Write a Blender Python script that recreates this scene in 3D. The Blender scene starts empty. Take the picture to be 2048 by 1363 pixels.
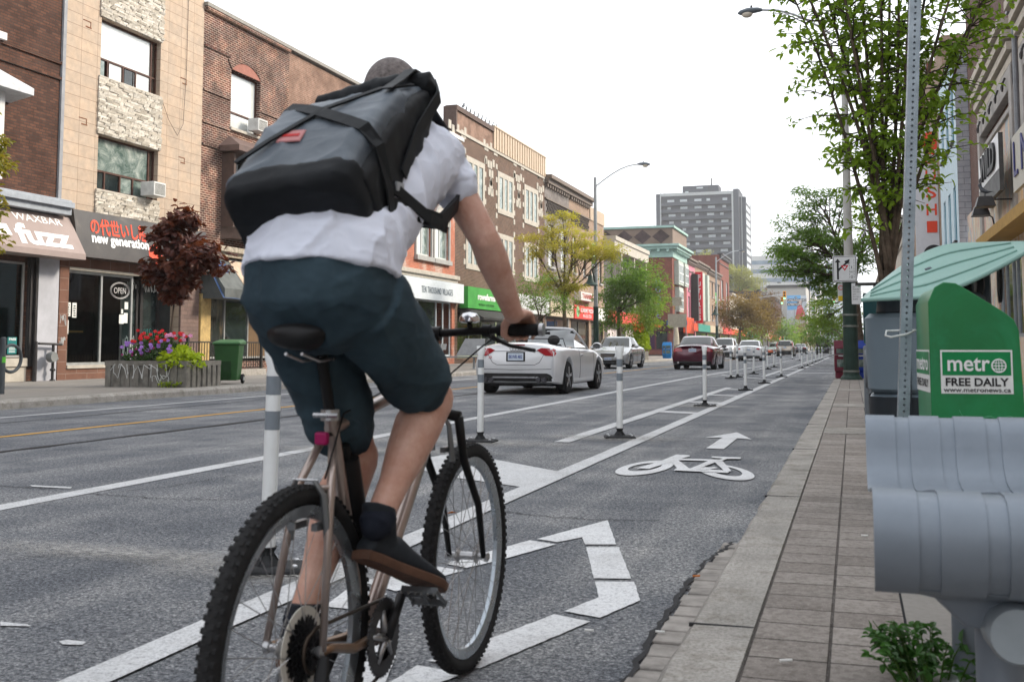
import bpy, bmesh, math, random
from mathutils import Vector, Matrix, noise
from mathutils.bvhtree import BVHTree
from mathutils import geometry as geo
R=math.radians; PI=math.pi
sc=bpy.context.scene; COL=sc.collection
random.seed(7)
# ------------------------------------------------------------------ camera, sky, sun, exposure
CH=0.96; FPX=2150.0; PITCH=R(4.5); YAW=math.atan(681*math.cos(PITCH)/FPX)
CYP=694-FPX*math.tan(PITCH)
cam=bpy.data.cameras.new('camera'); camo=bpy.data.objects.new('camera',cam); COL.objects.link(camo)
camo.location=(0,0,CH); camo.rotation_euler=(R(90)+PITCH,0,YAW)
cam.sensor_width=36; cam.lens=36*FPX/2048; cam.shift_y=(CYP-681.5)/2048
cam.clip_start=.05; cam.clip_end=6000
cam.dof.use_dof=True; cam.dof.focus_distance=20; cam.dof.aperture_fstop=8.0
sc.camera=camo
w=bpy.data.worlds.new('World'); sc.world=w; w.use_nodes=True
SUN_EL=R(33); SUN_AZ=R(58)     # azimuth clockwise from +Y (down the street) towards +X
nt=w.node_tree; nt.nodes.clear()
sky=nt.nodes.new('ShaderNodeTexSky'); sky.sky_type='NISHITA'; sky.sun_disc=False
sky.sun_elevation=SUN_EL; sky.sun_rotation=SUN_AZ; sky.air_density=1.0; sky.dust_density=6.0; sky.ozone_density=1.0
hs=nt.nodes.new('ShaderNodeHueSaturation'); hs.inputs['Saturation'].default_value=.12
mxw=nt.nodes.new('ShaderNodeMix'); mxw.data_type='RGBA'; mxw.inputs[0].default_value=.62
mxw.inputs[7].default_value=(12.0,12.45,13.1,1)   # even white cloud deck
bg=nt.nodes.new('ShaderNodeBackground'); bg.inputs['Strength'].default_value=.098
ow=nt.nodes.new('ShaderNodeOutputWorld')
nt.links.new(sky.outputs[0],hs.inputs['Color']); nt.links.new(hs.outputs[0],mxw.inputs[6])
nt.links.new(mxw.outputs[2],bg.inputs['Color']); nt.links.new(bg.outputs[0],ow.inputs['Surface'])
sl=bpy.data.lights.new('sun','SUN'); sl.energy=2.6; sl.angle=R(12); sl.color=(1,.88,.72)
so=bpy.data.objects.new('sun',sl); COL.objects.link(so)
sd=Vector((math.sin(SUN_AZ)*math.cos(SUN_EL),math.cos(SUN_AZ)*math.cos(SUN_EL),math.sin(SUN_EL)))
so.rotation_euler=sd.to_track_quat('Z','Y').to_euler()
vs=sc.view_settings; vs.view_transform='Standard'; vs.look='None'; vs.exposure=.88; vs.gamma=1
try: vs.use_curve_mapping=False
except Exception: pass
sc.cycles.max_bounces=6; sc.cycles.transparent_max_bounces=16; sc.cycles.volume_bounces=1
# ------------------------------------------------------------------ measuring helpers (street frame: +Y down the street)
_sy,_cy,_sp,_cp=math.sin(YAW),math.cos(YAW),math.sin(PITCH),math.cos(PITCH)
_R=Vector((_cy,_sy,0)); _U=Vector((_sy*_sp,-_cy*_sp,_cp)); _W=Vector((-_sy*_cp,_cy*_cp,_sp)); EYE=Vector((0,0,CH))
def ray(x,y): return _W+_R*((x-1024)/FPX)-_U*((y-CYP)/FPX)
def onZ(x,y,z=0): d=ray(x,y); return EYE+d*((z-CH)/d.z)
def onX(x,y,X): d=ray(x,y); return EYE+d*(X/d.x)
def onY(x,y,Y): d=ray(x,y); return EYE+d*(Y/d.y)
# ------------------------------------------------------------------ tagging
def tag(o,label=None,cat=None,group=None,kind=None):
    if label: o['label']=label
    if cat: o['category']=cat
    if group: o['group']=group
    if kind: o['kind']=kind
    return o
def thing(name,label,cat,loc=(0,0,0),rz=0,group=None):
    o=bpy.data.objects.new(name,None); o.empty_display_size=.2; COL.objects.link(o)
    o.location=loc; o.rotation_euler=(0,0,rz); return tag(o,label,cat,group)
def copy_tree(o,parent=None):
    c=o.copy(); COL.objects.link(c); c.parent=parent
    for ch in [k for k in bpy.data.objects if k.parent==o]: copy_tree(ch,c)
    return c
# ------------------------------------------------------------------ materials
class NG:
    def __init__(s,name):
        s.m=bpy.data.materials.new(name); s.m.use_nodes=True; s.t=s.m.node_tree; s.n=s.t.nodes; s.n.clear()
        s.out=s.n.new('ShaderNodeOutputMaterial'); s.b=s.n.new('ShaderNodeBsdfPrincipled'); s.l(s.b.outputs[0],s.out.inputs[0])
        s._c=None
    def l(s,a,b): s.t.links.new(a,b)
    def co(s):
        if s._c is None: s._c=s.n.new('ShaderNodeTexCoord').outputs['Object']
        return s._c
    def noise(s,scale,detail=3,rough=.55,vec=None,dist=0):
        n=s.n.new('ShaderNodeTexNoise'); n.inputs['Scale'].default_value=scale; n.inputs['Detail'].default_value=detail
        n.inputs['Roughness'].default_value=rough; n.inputs['Distortion'].default_value=dist; s.l(vec or s.co(),n.inputs['Vector']); return n.outputs[0]
    def ramp(s,fac,stops):
        r=s.n.new('ShaderNodeValToRGB'); e=r.color_ramp.elements
        while len(e)<len(stops): e.new(.5)
        for k,(p,c) in enumerate(stops): e[k].position=p; e[k].color=(*c,1) if len(c)==3 else c
        s.l(fac,r.inputs[0]); return r.outputs[0]
    def mix(s,f,a,b,mode='MIX'):
        m=s.n.new('ShaderNodeMix'); m.data_type='RGBA'; m.blend_type=mode
        for v,i in ((f,0),(a,6),(b,7)):
            if hasattr(v,'links') or hasattr(v,'is_linked'): s.l(v,m.inputs[i])
            elif i==0: m.inputs[0].default_value=v
            else: m.inputs[i].default_value=(*v[:3],1)
        return m.outputs[2]
    def math(s,op,a,b=0):
        m=s.n.new('ShaderNodeMath'); m.operation=op
        for v,i in ((a,0),(b,1)):
            if hasattr(v,'is_linked'): s.l(v,m.inputs[i])
            else: m.inputs[i].default_value=v
        return m.outputs[0]
    def bump(s,h,strength=.3,dist=.01):
        b=s.n.new('ShaderNodeBump'); b.inputs['Strength'].default_value=strength; b.inputs['Distance'].default_value=dist
        s.l(h,b.inputs['Height']); s.l(b.outputs[0],s.b.inputs['Normal'])
    def swz(s,mode='wall'):
        sp=s.n.new('ShaderNodeSeparateXYZ'); s.l(s.co(),sp.inputs[0]); cb=s.n.new('ShaderNodeCombineXYZ')
        s.l(s.math('ADD',sp.outputs[0],sp.outputs[1]),cb.inputs[0]); s.l(sp.outputs[2],cb.inputs[1]); return cb.outputs[0]
    def set(s,col=None,rough=.6,metal=0,**k):
        if col is not None:
            if hasattr(col,'is_linked'): s.l(col,s.b.inputs['Base Color'])
            else: s.b.inputs['Base Color'].default_value=(*col,1)
        if hasattr(rough,'is_linked'): s.l(rough,s.b.inputs['Roughness'])
        else: s.b.inputs['Roughness'].default_value=rough
        s.b.inputs['Metallic'].default_value=metal
        if not hasattr(rough,'is_linked') and rough>=.55 or hasattr(rough,'is_linked'): s.b.inputs['Specular IOR Level'].default_value=.22 if 'IOR' not in k else .5
        for a,v in k.items(): s.b.inputs[a.replace('_',' ')].default_value=v
        return s.m
_mc={}
def M(name,col,rough=.6,metal=0,var=.12,scale=6,bump=0,bscale=40,bdist=.004,**k):
    """plain surface with uneven tone and grain"""
    if name in _mc: return _mc[name]
    g=NG(name)
    c=g.mix(g.ramp(g.noise(scale,5,.6),[(.33,(0,0,0)),(.67,(1,1,1))]),[x*(1-var) for x in col],[min(1,x*(1+var)) for x in col])
    rg=g.math('MULTIPLY_ADD',g.noise(scale*3,3),.2); 
    rg.node.inputs[2].default_value=max(0,rough-.1)
    m=g.set(c,rg if rough>.08 else rough,metal,**k)
    if bump: g.bump(g.noise(bscale,4,.6),bump,bdist)
    _mc[name]=m; return m
def brick(name,c1,c2,mortar,bw=.215,rh=.072,ms=.009,dirt=.35,patch=None,bump=.6,dc=(.03,.022,.018)):
    if name in _mc: return _mc[name]
    g=NG(name); v=g.swz(); b=g.n.new('ShaderNodeTexBrick'); g.l(v,b.inputs['Vector'])
    b.inputs['Color1'].default_value=(*c1,1); b.inputs['Color2'].default_value=(*c2,1); b.inputs['Mortar'].default_value=(*mortar,1)
    b.inputs['Scale'].default_value=1; b.inputs['Mortar Size'].default_value=ms; b.inputs['Mortar Smooth'].default_value=.3
    b.inputs['Brick Width'].default_value=bw; b.inputs['Row Height'].default_value=rh; b.inputs['Bias'].default_value=0
    c=b.outputs[0]
    c=g.mix(g.ramp(g.noise(1.3,6,.65),[(.40,(0,0,0)),(.66,(min(1,dirt*1.3),)*3)]),c,[.3+x*4 for x in dc],'MULTIPLY')
    if patch: c=g.mix(g.ramp(g.noise(.6,4,.7),[(.48,(0,0,0)),(.58,(.9,.9,.9))]),c,[min(6,a/max(.01,b_)) for a,b_ in zip(patch,c1)],'MULTIPLY')
    c=g.mix(g.ramp(g.noise(5.5,3,.6),[(.35,(.0,)*3),(.75,(.4,)*3)]),c,(1.6,1.5,1.45),'MULTIPLY')
    m=g.set(c,.9); g.bump(b.outputs[1],-bump if False else bump,.006); 
    # the Fac output is 1 in the mortar: invert so that mortar lies deeper
    bn=g.b.inputs['Normal'].links[0].from_node; bn.invert=True
    _mc[name]=m; return m
def glass_dark(name,col=(.012,.02,.022),rough=.04,ior=1.6,var=.5):
    return M(name,col,rough,0,var,.8,IOR=ior)
def shopglass(name,tint=(.62,.74,.74),ior=1.5):
    if name in _mc: return _mc[name]
    g=NG(name); g.n.remove(g.b)
    tr=g.n.new('ShaderNodeBsdfTransparent'); tr.inputs[0].default_value=(*tint,1)
    gl=g.n.new('ShaderNodeBsdfGlossy'); gl.inputs['Roughness'].default_value=.02
    fr=g.n.new('ShaderNodeFresnel'); fr.inputs[0].default_value=ior; mx=g.n.new('ShaderNodeMixShader')
    g.l(fr.outputs[0],mx.inputs[0]); g.l(tr.outputs[0],mx.inputs[1]); g.l(gl.outputs[0],mx.inputs[2]); g.l(mx.outputs[0],g.out.inputs[0])
    _mc[name]=g.m; return g.m
def leafmat(name,c1,c2,c3,tr=.35,scale=1.2):
    if name in _mc: return _mc[name]
    g=NG(name); n=g.noise(scale,4,.7)
    c=g.ramp(n,[(.32,c1),(.5,c2),(.68,c3)])
    c=g.mix(g.ramp(g.noise(scale*9,2),[(.3,(0,0,0)),(.8,(.5,.5,.5))]),c,c3)
    g.set(c,.5); t=g.n.new('ShaderNodeBsdfTranslucent'); cc=g.mix(.5,c,(c3[0]*1.3,c3[1]*1.4,c3[2]*.8)); g.l(cc,t.inputs[0])
    mx=g.n.new('ShaderNodeMixShader'); mx.inputs[0].default_value=tr; g.l(g.b.outputs[0],mx.inputs[1]); g.l(t.outputs[0],mx.inputs[2]); g.l(mx.outputs[0],g.out.inputs[0])
    _mc[name]=g.m; return g.m
# ------------------------------------------------------------------ mesh builder
def frame_of(d):
    d=d.normalized(); a=Vector((0,0,1)) if abs(d.z)<.9 else Vector((1,0,0)); x=d.cross(a).normalized(); return x,d.cross(x).normalized()*-1
class MB:
    def __init__(s): s.v=[]; s.f=[]
    def add(s,vs,fs):
        o=len(s.v); s.v+= [Vector(p) for p in vs]; s.f+=[tuple(o+i for i in f) for f in fs]; return s
    def box(s,x0,x1,y0,y1,z0,z1):
        if x0>x1:x0,x1=x1,x0
        if y0>y1:y0,y1=y1,y0
        if z0>z1:z0,z1=z1,z0
        return s.add([(x0,y0,z0),(x1,y0,z0),(x1,y1,z0),(x0,y1,z0),(x0,y0,z1),(x1,y0,z1),(x1,y1,z1),(x0,y1,z1)],
          [(0,3,2,1),(4,5,6,7),(0,1,5,4),(1,2,6,5),(2,3,7,6),(3,0,4,7)])
    def quad(s,*p): return s.add(p,[tuple(range(len(p)))])
    def prism(s,poly,off):
        off=Vector(off); n=len(poly); P=[Vector(p) for p in poly]; nn=geo.normal(P) if n>2 else Vector((0,0,1))
        if nn.dot(off)>0: P=P[::-1]
        return s.add(P+[p+off for p in P],[tuple(range(n)),tuple(range(2*n-1,n-1,-1))]+[((i+1)%n,i,n+i,n+(i+1)%n) for i in range(n)])
    def loft(s,rings,caps=True,closed=True):
        n=len(rings[0]); o=len(s.v)
        for r in rings: s.v+=[Vector(p) for p in r]
        for k in range(len(rings)-1):
            for i in range(n if closed else n-1):
                j=(i+1)%n; s.f.append((o+k*n+i,o+k*n+j,o+(k+1)*n+j,o+(k+1)*n+i))
        if caps and closed: s.f.append(tuple(o+i for i in range(n-1,-1,-1))); s.f.append(tuple(o+(len(rings)-1)*n+i for i in range(n)))
        return s
    def tube(s,pts,r,n=8,caps=True):
        pts=[Vector(p) for p in pts]; m=len(pts); rr=r if isinstance(r,(list,tuple)) else [r]*m
        rings=[]; prev=None
        for k in range(m):
            d=(pts[min(k+1,m-1)]-pts[max(k-1,0)])
            if d.length<1e-9: d=Vector((0,0,1))
            d.normalize()
            if prev is None: x,y=frame_of(d)
            else:
                x=prev-d*prev.dot(d)
                if x.length<1e-6: x,_=frame_of(d)
                x.normalize()
            y=d.cross(x); prev=x
            rings.append([pts[k]+(x*math.cos(a)+y*math.sin(a))*rr[k] for a in [2*PI*i/n for i in range(n)]])
        return s.loft(rings,caps)
    def rings(s,specs,n=16,caps=True):
        """specs: (centre, xaxis*rx, yaxis*ry) ellipses"""
        return s.loft([[Vector(c)+Vector(x)*math.cos(2*PI*i/n)+Vector(y)*math.sin(2*PI*i/n) for i in range(n)] for c,x,y in specs],caps)
    def lathe(s,prof,c=(0,0,0),axis='Z',n=16):
        c=Vector(c); rings=[]
        for r,h in prof:
            r=max(r,1e-4)
            ring=[]
            for i in range(n):
                a=2*PI*i/n; q=Vector((r*math.cos(a),r*math.sin(a),h))
                if axis=='X': q=Vector((q.z,q.x,q.y))
                elif axis=='Y': q=Vector((q.y,q.z,q.x))
                ring.append(c+q)
            rings.append(ring)
        return s.loft(rings,True)
    def ball(s,c,rx,ry=None,rz=None,n=12,m=8):
        ry=ry or rx; rz=rz or rx; c=Vector(c)
        return s.loft([[c+Vector((rx*math.sin(t)*math.cos(a),ry*math.sin(t)*math.sin(a),-rz*math.cos(t))) for a in [2*PI*i/n for i in range(n)]] for t in [.02+(PI-.04)*k/m for k in range(m+1)]])
    def torus(s,c,axis,R_,r,n=48,m=10,rw=None,a0=0,a1=2*PI):
        c=Vector(c); ax=Vector(axis).normalized(); x,y=frame_of(ax); full=abs(a1-a0-2*PI)<1e-6; rw=rw or r
        rings=[]
        for k in range(n if full else n+1):
            a=a0+(a1-a0)*k/n; rd=x*math.cos(a)+y*math.sin(a)
            rings.append([c+rd*(R_+r*math.cos(b))+ax*(rw*math.sin(b)) for b in [2*PI*i/m for i in range(m)]])
        if full: rings.append(rings[0])
        return s.loft(rings,not full)
    def xf(s,mat,start=0):
        for i in range(start,len(s.v)): s.v[i]=mat@s.v[i]
        return s
    def build(s,name,mat,parent=None,smooth=False,bevel=0,world=False,subd=0,weld=False,flip=False):
        me=bpy.data.meshes.new(name); off=Vector((0,0,0))
        if world and parent is not None:
            p=parent
            while p is not None: off+=Vector(p.location); p=p.parent
        me.from_pydata([tuple(p-off) for p in s.v],[],s.f)
        bm=bmesh.new(); bm.from_mesh(me)
        if weld: bmesh.ops.remove_doubles(bm,verts=bm.verts,dist=1e-5)
        bmesh.ops.recalc_face_normals(bm,faces=bm.faces)
        bm.to_mesh(me); bm.free()
        if smooth:
            me.polygons.foreach_set('use_smooth',[True]*len(me.polygons))
            if smooth!='all':
                try: me.set_sharp_from_angle(angle=R(40))
                except Exception: pass
        if mat: me.materials.append(mat)
        o=bpy.data.objects.new(name,me); COL.objects.link(o)
        if parent is not None: o.parent=parent
        if bevel:
            b=o.modifiers.new('b','BEVEL'); b.width=bevel; b.segments=2; b.limit_method='ANGLE'; b.angle_limit=R(35)
        if subd:
            b=o.modifiers.new('s','SUBSURF'); b.levels=subd; b.render_levels=subd
        return o
def struct(name,mb,mat,**k): return tag(mb.build(name,mat,**k),kind='structure')
def wpart(name,mb,mat,parent,**k): return mb.build(name,mat,parent,world=True,**k)
def smooth_mesh(mb,voxel,it=2,fac=.5,disp=None,name='m'):
    """fuse overlapping shells into one continuous skin; returns MB-like mesh data (verts, faces)"""
    o=mb.build(name,None); md=o.modifiers.new('r','REMESH'); md.mode='VOXEL'; md.voxel_size=voxel; md.use_smooth_shade=True
    sm=o.modifiers.new('s','SMOOTH'); sm.factor=fac; sm.iterations=it
    dg=bpy.context.evaluated_depsgraph_get(); ev=o.evaluated_get(dg); me=bpy.data.meshes.new_from_object(ev)
    old=o.data; bpy.data.objects.remove(o); bpy.data.meshes.remove(old)
    if disp:
        nr=[v.normal.copy() for v in me.vertices]
        for v,n in zip(me.vertices,nr): v.co=v.co+disp(v.co,n)
    me.polygons.foreach_set('use_smooth',[True]*len(me.polygons)); return me
def link_mesh(name,me,mat,parent=None,world=True):
    me.name=name; me.materials.clear(); me.materials.append(mat)
    if parent is not None and world:
        off=Vector((0,0,0)); p=parent
        while p is not None: off+=Vector(p.location); p=p.parent
        me.transform(Matrix.Translation(-off))
    o=bpy.data.objects.new(name,me); COL.objects.link(o)
    if parent is not None: o.parent=parent
    return o
def text_mb(body,origin,right,up,w=None,h=None,extrude=.004,bold=0,center=False,space=1.0,shear=0,mirror=False):
    """lettering as real mesh; origin = lower left (or centre), fitted into w x h"""
    cu=bpy.data.curves.new('t','FONT'); cu.body=body; cu.size=1; cu.extrude=0; cu.offset=bold; cu.space_character=space; cu.shear=shear; cu.resolution_u=3
    o=bpy.data.objects.new('t',cu); COL.objects.link(o); dg=bpy.context.evaluated_depsgraph_get()
    me=bpy.data.meshes.new_from_object(o.evaluated_get(dg)); vs=[v.co.copy() for v in me.vertices]; fs=[tuple(p.vertices) for p in me.polygons]
    bpy.data.objects.remove(o); bpy.data.curves.remove(cu); bpy.data.meshes.remove(me)
    mb=MB()
    if not vs: return mb
    x0=min(v.x for v in vs); x1=max(v.x for v in vs); y0=min(v.y for v in vs); y1=max(v.y for v in vs)
    sx=w/(x1-x0) if w else None; sy_=h/(y1-y0) if h else None
    sx=sx or sy_; sy_=sy_ or sx
    right=Vector(right).normalized(); up=Vector(up).normalized(); nrm=right.cross(up)
    og=Vector(origin)
    if center: og=og-right*(x1-x0)*sx/2-up*(y1-y0)*sy_/2
    P=[]
    for v in vs:
        u=(v.x-x0)*sx
        if mirror: u=(x1-x0)*sx-u
        P.append(og+right*u+up*(v.y-y0)*sy_)
    n=len(P); F=[f for f in fs]
    # front face, back omitted, side walls from boundary edges
    ec={}
    for f in F:
        for a,b in zip(f,f[1:]+f[:1]): ec[(a,b)]=ec.get((a,b),0)+1
    V=[p+nrm*extrude for p in P]+P; FF=list(F)
    for (a,b) in ec:
        if (b,a) not in ec: FF.append((b,a,n+a,n+b))
    return mb.add(V,FF)

def wparts(name,mb,mat,parent,world=True,**k):
    """each loose piece becomes an object of its own"""
    n=len(mb.v); p=list(range(n))
    def f(i):
        while p[i]!=i: p[i]=p[p[i]]; i=p[i]
        return i
    for fc in mb.f:
        a=f(fc[0])
        for j in fc[1:]: p[f(j)]=a
    gr={}
    for fc in mb.f: gr.setdefault(f(fc[0]),[]).append(fc)
    out=[]
    for fs in gr.values():
        ids=sorted({i for fc in fs for i in fc}); mp={i:k_ for k_,i in enumerate(ids)}; m=MB(); m.v=[mb.v[i].copy() for i in ids]; m.f=[tuple(mp[i] for i in fc) for fc in fs]
        out.append(m.build(name,mat,parent,world=world,**k))
    return out
# ================================================================== GROUND, ROAD, MARKINGS
def asphalt(name,base=.2):
    g=NG(name); c=g.co()
    n1=g.noise(85,4,.85); n2=g.noise(1.1,6,.65); n3=g.noise(38,5,.85)
    mp=g.n.new('ShaderNodeMapping'); mp.inputs['Scale'].default_value=(2.2,.09,1); g.l(c,mp.inputs[0]); n4=g.noise(1,5,.6,vec=mp.outputs[0])
    a=g.ramp(n1,[(.34,(base*.18,)*3),(.49,(base*.9,base*.94,base)),(.66,(base*2.7,base*2.68,base*2.65))])
    a=g.mix(g.ramp(n3,[(.42,(1,1,1)),(.5,(0,0,0))]),a,(.42,.43,.46),'MULTIPLY'); a=g.mix(g.ramp(n3,[(.53,(0,0,0)),(.62,(.9,.9,.9))]),a,(1.7,1.68,1.64),'MULTIPLY')
    a=g.mix(g.ramp(n2,[(.36,(.75,.75,.75)),(.6,(0,0,0))]),a,(.5,.53,.58),'MULTIPLY')
    a=g.mix(g.ramp(n4,[(.46,(0,0,0)),(.7,(.9,.9,.9))]),a,(1.55,1.5,1.42),'MULTIPLY')
    a=g.mix(g.ramp(g.noise(.33,5,.7,dist=.5),[(.42,(.9,.9,.9)),(.58,(0,0,0))]),a,(.68,.7,.74),'MULTIPLY'); a=g.mix(g.ramp(g.noise(2.6,5,.75,dist=1.2),[(.6,(0,0,0)),(.72,(.8,.8,.8))]),a,(.55,.56,.6),'MULTIPLY')
    v=g.n.new('ShaderNodeTexVoronoi'); v.feature='F1'; v.inputs['Scale'].default_value=150; g.l(c,v.inputs['Vector'])
    a=g.mix(g.ramp(v.outputs['Distance'],[(.0,(.4,.4,.4)),(.16,(0,0,0))]),a,(.26,.255,.25))
    g.set(a,.88); g.bump(g.math('ADD',n1,g.math('MULTIPLY',n3,.6)),.85,.006); return g.m
ASPH=asphalt('asphalt')
g=NG('ground_earth'); GR=g.set(g.ramp(g.noise(.4,5),[(.3,(.09,.085,.08)),(.7,(.13,.125,.12))]),.95)
struct('ground',MB().quad((-3000,-60,-.03),(3000,-60,-.03),(3000,5000,-.03),(-3000,5000,-.03)),GR)
KX0,KX1=-.505,-.31; LK=-12.5
mb=MB()
for k in range(-2,60): mb.quad((LK,k*12,0),(-.5,k*12,0),(-.5,k*12+12,0),(LK,k*12+12,0))
mb.quad((-60,100.5,-.002),(LK,100.5,-.002),(LK,119.5,-.002),(-60,119.5,-.002))
struct('road',mb,ASPH,weld=True)
# paint
def paint(name,wear=.5):
    if name in _mc: return _mc[name]
    col={'white_paint':(.6,.61,.62),'new_paint':(.68,.69,.7),'yellow_paint':(.66,.36,.06)}[name]
    g=NG(name); n=g.noise(60,4,.75); n2=g.noise(3,4,.7)
    wr=g.math('MULTIPLY',g.ramp(n,[(.5 if wear>.3 else .6,(0,0,0)),(.7,(1,1,1))]),g.ramp(n2,[(.35,(.15,)*3),(.7,(1,1,1))]))
    c=g.mix(wr,col,(.2,.2,.2)); c=g.mix(g.ramp(g.noise(85,4,.85),[(.38,(1,1,1)),(.5,(0,0,0))]),c,(.55,.55,.57),'MULTIPLY'); c=g.mix(g.ramp(g.noise(38,5,.85),[(.34,(1,1,1)),(.42,(0,0,0))]),c,(.5,.5,.52),'MULTIPLY'); c=g.mix(g.ramp(g.noise(1.7,5,.75,dist=.8),[(.45,(0,0,0)),(.7,(.8,.8,.8))]),c,(.72,.71,.7),'MULTIPLY'); c=g.mix(g.ramp(n2,[(.4,(0,0,0)),(.8,(.3,.3,.3))]),c,[x*.72 for x in col])
    g.set(c,.75); g.bump(n,.25,.003); _mc[name]=g.m; return g.m
WP=paint('white_paint',.6); NP=paint('new_paint',.1); YP=paint('yellow_paint',.6)
def strip(mb,x,w,y0,y1,z=.004,seg=.5,jit=.006):
    y=y0; pl=None
    while y<y1-1e-6:
        yn=min(y1,y+seg); a=random.uniform(-jit,jit); b=random.uniform(-jit,jit)
        cur=pl or (x-w/2,x+w/2); nx=(x-w/2+a,x+w/2+b)
        mb.quad((cur[0],y,z),(cur[1],y,z),(nx[1],yn,z),(nx[0],yn,z)); pl=nx; y=yn; seg*=1.02
def marking(name,build,mat,label=None): mb=MB(); build(mb); o=struct(name,mb,mat); return o
marking('bike_lane_line',lambda m:strip(m,-2.12,.15,-4,420,z=.008),WP)
marking('buffer_line',lambda m:(strip(m,-2.82,.16,10.6,26,z=.008),strip(m,-2.82,.14,36,420)),WP)
def ladder(m):
    for y in (15.9,18.9,21.8,24.9,39.5,43,47,52,58,65): m.add([(-2.74,y,.006),(-2.2,y-.25,.006),(-2.2,y+.12,.006),(-2.74,y+.4,.006)],[(0,1,2,3)])
marking('buffer_ladder_bars',ladder,WP)
marking('lane_line',lambda m:(strip(m,-4.9,.17,-4,33.5),m.add([(-4.985,33.5,.004),(-4.815,33.5,.004),(-4.3,60,.004),(-4.42,60,.004)],[(0,1,2,3)]),strip(m,-4.36,.12,60,330)),WP)
marking('edge_line',lambda m:strip(m,-11.1,.12,-4,420),WP)
marking('centre_line',lambda m:strip(m,-8.72,.11,-4,420),YP)
marking('parking_end_lines',lambda m:(m.add([(-4.3,37.3,.0085),(-2.2,32.2,.0085),(-2.2,32.6,.0085),(-4.3,37.9,.0085)],[(0,1,2,3)]),m.add([(-3.95,48.5,.0085),(-2.2,47.9,.0085),(-2.2,48.6,.0085),(-3.95,49.3,.0085)],[(0,1,2,3)]),
   m.add([(-2.0,41.5,.006),(-.7,41.2,.006),(-.7,41.8,.006),(-2.0,42,.006)],[(0,1,2,3)])),WP)
def fromphoto(m,polys,z=.0055):
    for P in polys:
        W_=[onZ(x,y,z) for x,y in P]; Q=[]
        for a,b in zip(W_,W_[1:]+W_[:1]):
            n_=max(1,int((b-a).length/.03)); d=(b-a).normalized(); pn=Vector((-d.y,d.x,0))
            for k in range(n_): Q.append(a.lerp(b,k/n_)+pn*(random.uniform(-.002,.002) if k else 0))
        m.add(Q,[tuple(range(len(Q)))])
s=.5598
marking('hatch_bar',lambda m:fromphoto(m,[[(800,925),(880,950),(1052,974),(1128,944),(979,916),(906,905)]],.006),WP)
def D(pts,ox=840,oy=1020,k=.2517): return [(ox+a*k,oy+b*k) for a,b in pts]
marking('diamond_symbol',lambda m:fromphoto(m,[
  D([(930,225),(1490,75),(1560,268),(1310,268),(1290,212),(1090,250)]),
  D([(1320,290),(1580,290),(1678,540),(1380,537)]),
  D([(1392,562),(1700,565),(1750,712),(1430,850),(1145,798),(1418,688)]),
  D([(1065,822),(1352,880),(475,1250),(60,1190),(140,1170),(470,1050)]),
  D([(872,235),(1080,268),(640,392),(370,455),(200,420)]),
  D([(140,443),(345,478),(120,535),(-190,640),(-480,560)]),
  D([(-260,660),(-480,790),(-760,760),(-560,610)]),
  [(715,1208),(785,1255),(790,1303),(728,1303)],[(728,1310),(792,1310),(770,1363),(735,1390),(690,1390)],
  D([(-20,1225),(345,1295),(60,1400),(-300,1400)])]),NP)
def bk(pts): return [(1200+a*.166,840+b*.166) for a,b in pts]
def bike_symbol(m):
    z=.008
    def ring(cx,cy,rx,ry,ix,iy,icx,icy,tilt=0,a0=0,a1=360):
        n=40; o=[];i=[]
        for k in range(n+1):
            a=R(a0+(a1-a0)*k/n); o.append(onZ(1200+(cx+rx*math.cos(a)-tilt*math.sin(a)*rx*.2)*.166,840+(cy+ry*math.sin(a)-tilt*math.cos(a)*ry*.35)*.166,z)); i.append(onZ(1200+(icx+ix*math.cos(a)-tilt*math.sin(a)*ix*.2)*.166,840+(icy+iy*math.sin(a)-tilt*math.cos(a)*iy*.35)*.166,z))
        for k in range(n): m.add([o[k],o[k+1],i[k+1],i[k]],[(0,1,2,3)])
    ring(535,572,345,84,200,46,540,562,1); ring(1520,622,335,92,190,58,1520,610,-1,-80,205)
    z=.010
    for P in ([(440,575),(590,582),(940,470),(1085,430),(1075,418),(920,410),(700,500)],[(860,455),(1440,470),(1440,492),(870,475)],
      [(845,480),(940,475),(1080,580),(950,600)],[(885,600),(1540,632),(1570,605),(1040,572),(930,570)],[(1075,580),(1130,600),(1400,500),(1480,490),(1300,488),(1180,540)],
      [(1380,500),(1480,490),(1580,605),(1520,628)],[(1345,432),(1700,445),(1690,462),(1530,462),(1460,490),(1400,480),(1480,458),(1350,446)],[(1150,575),(1240,600),(1420,570),(1380,560)]):
        m.add([onZ(x,y,z) for x,y in bk(P)],[tuple(range(len(P)))]); z+=.0006
marking('bicycle_symbol',bike_symbol,NP)
marking('lane_arrow',lambda m:fromphoto(m,[bk([(1265,208),(1650,143),(1830,228),(1655,214),(1490,344),(1280,335),(1475,205)])],.008),NP)
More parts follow.
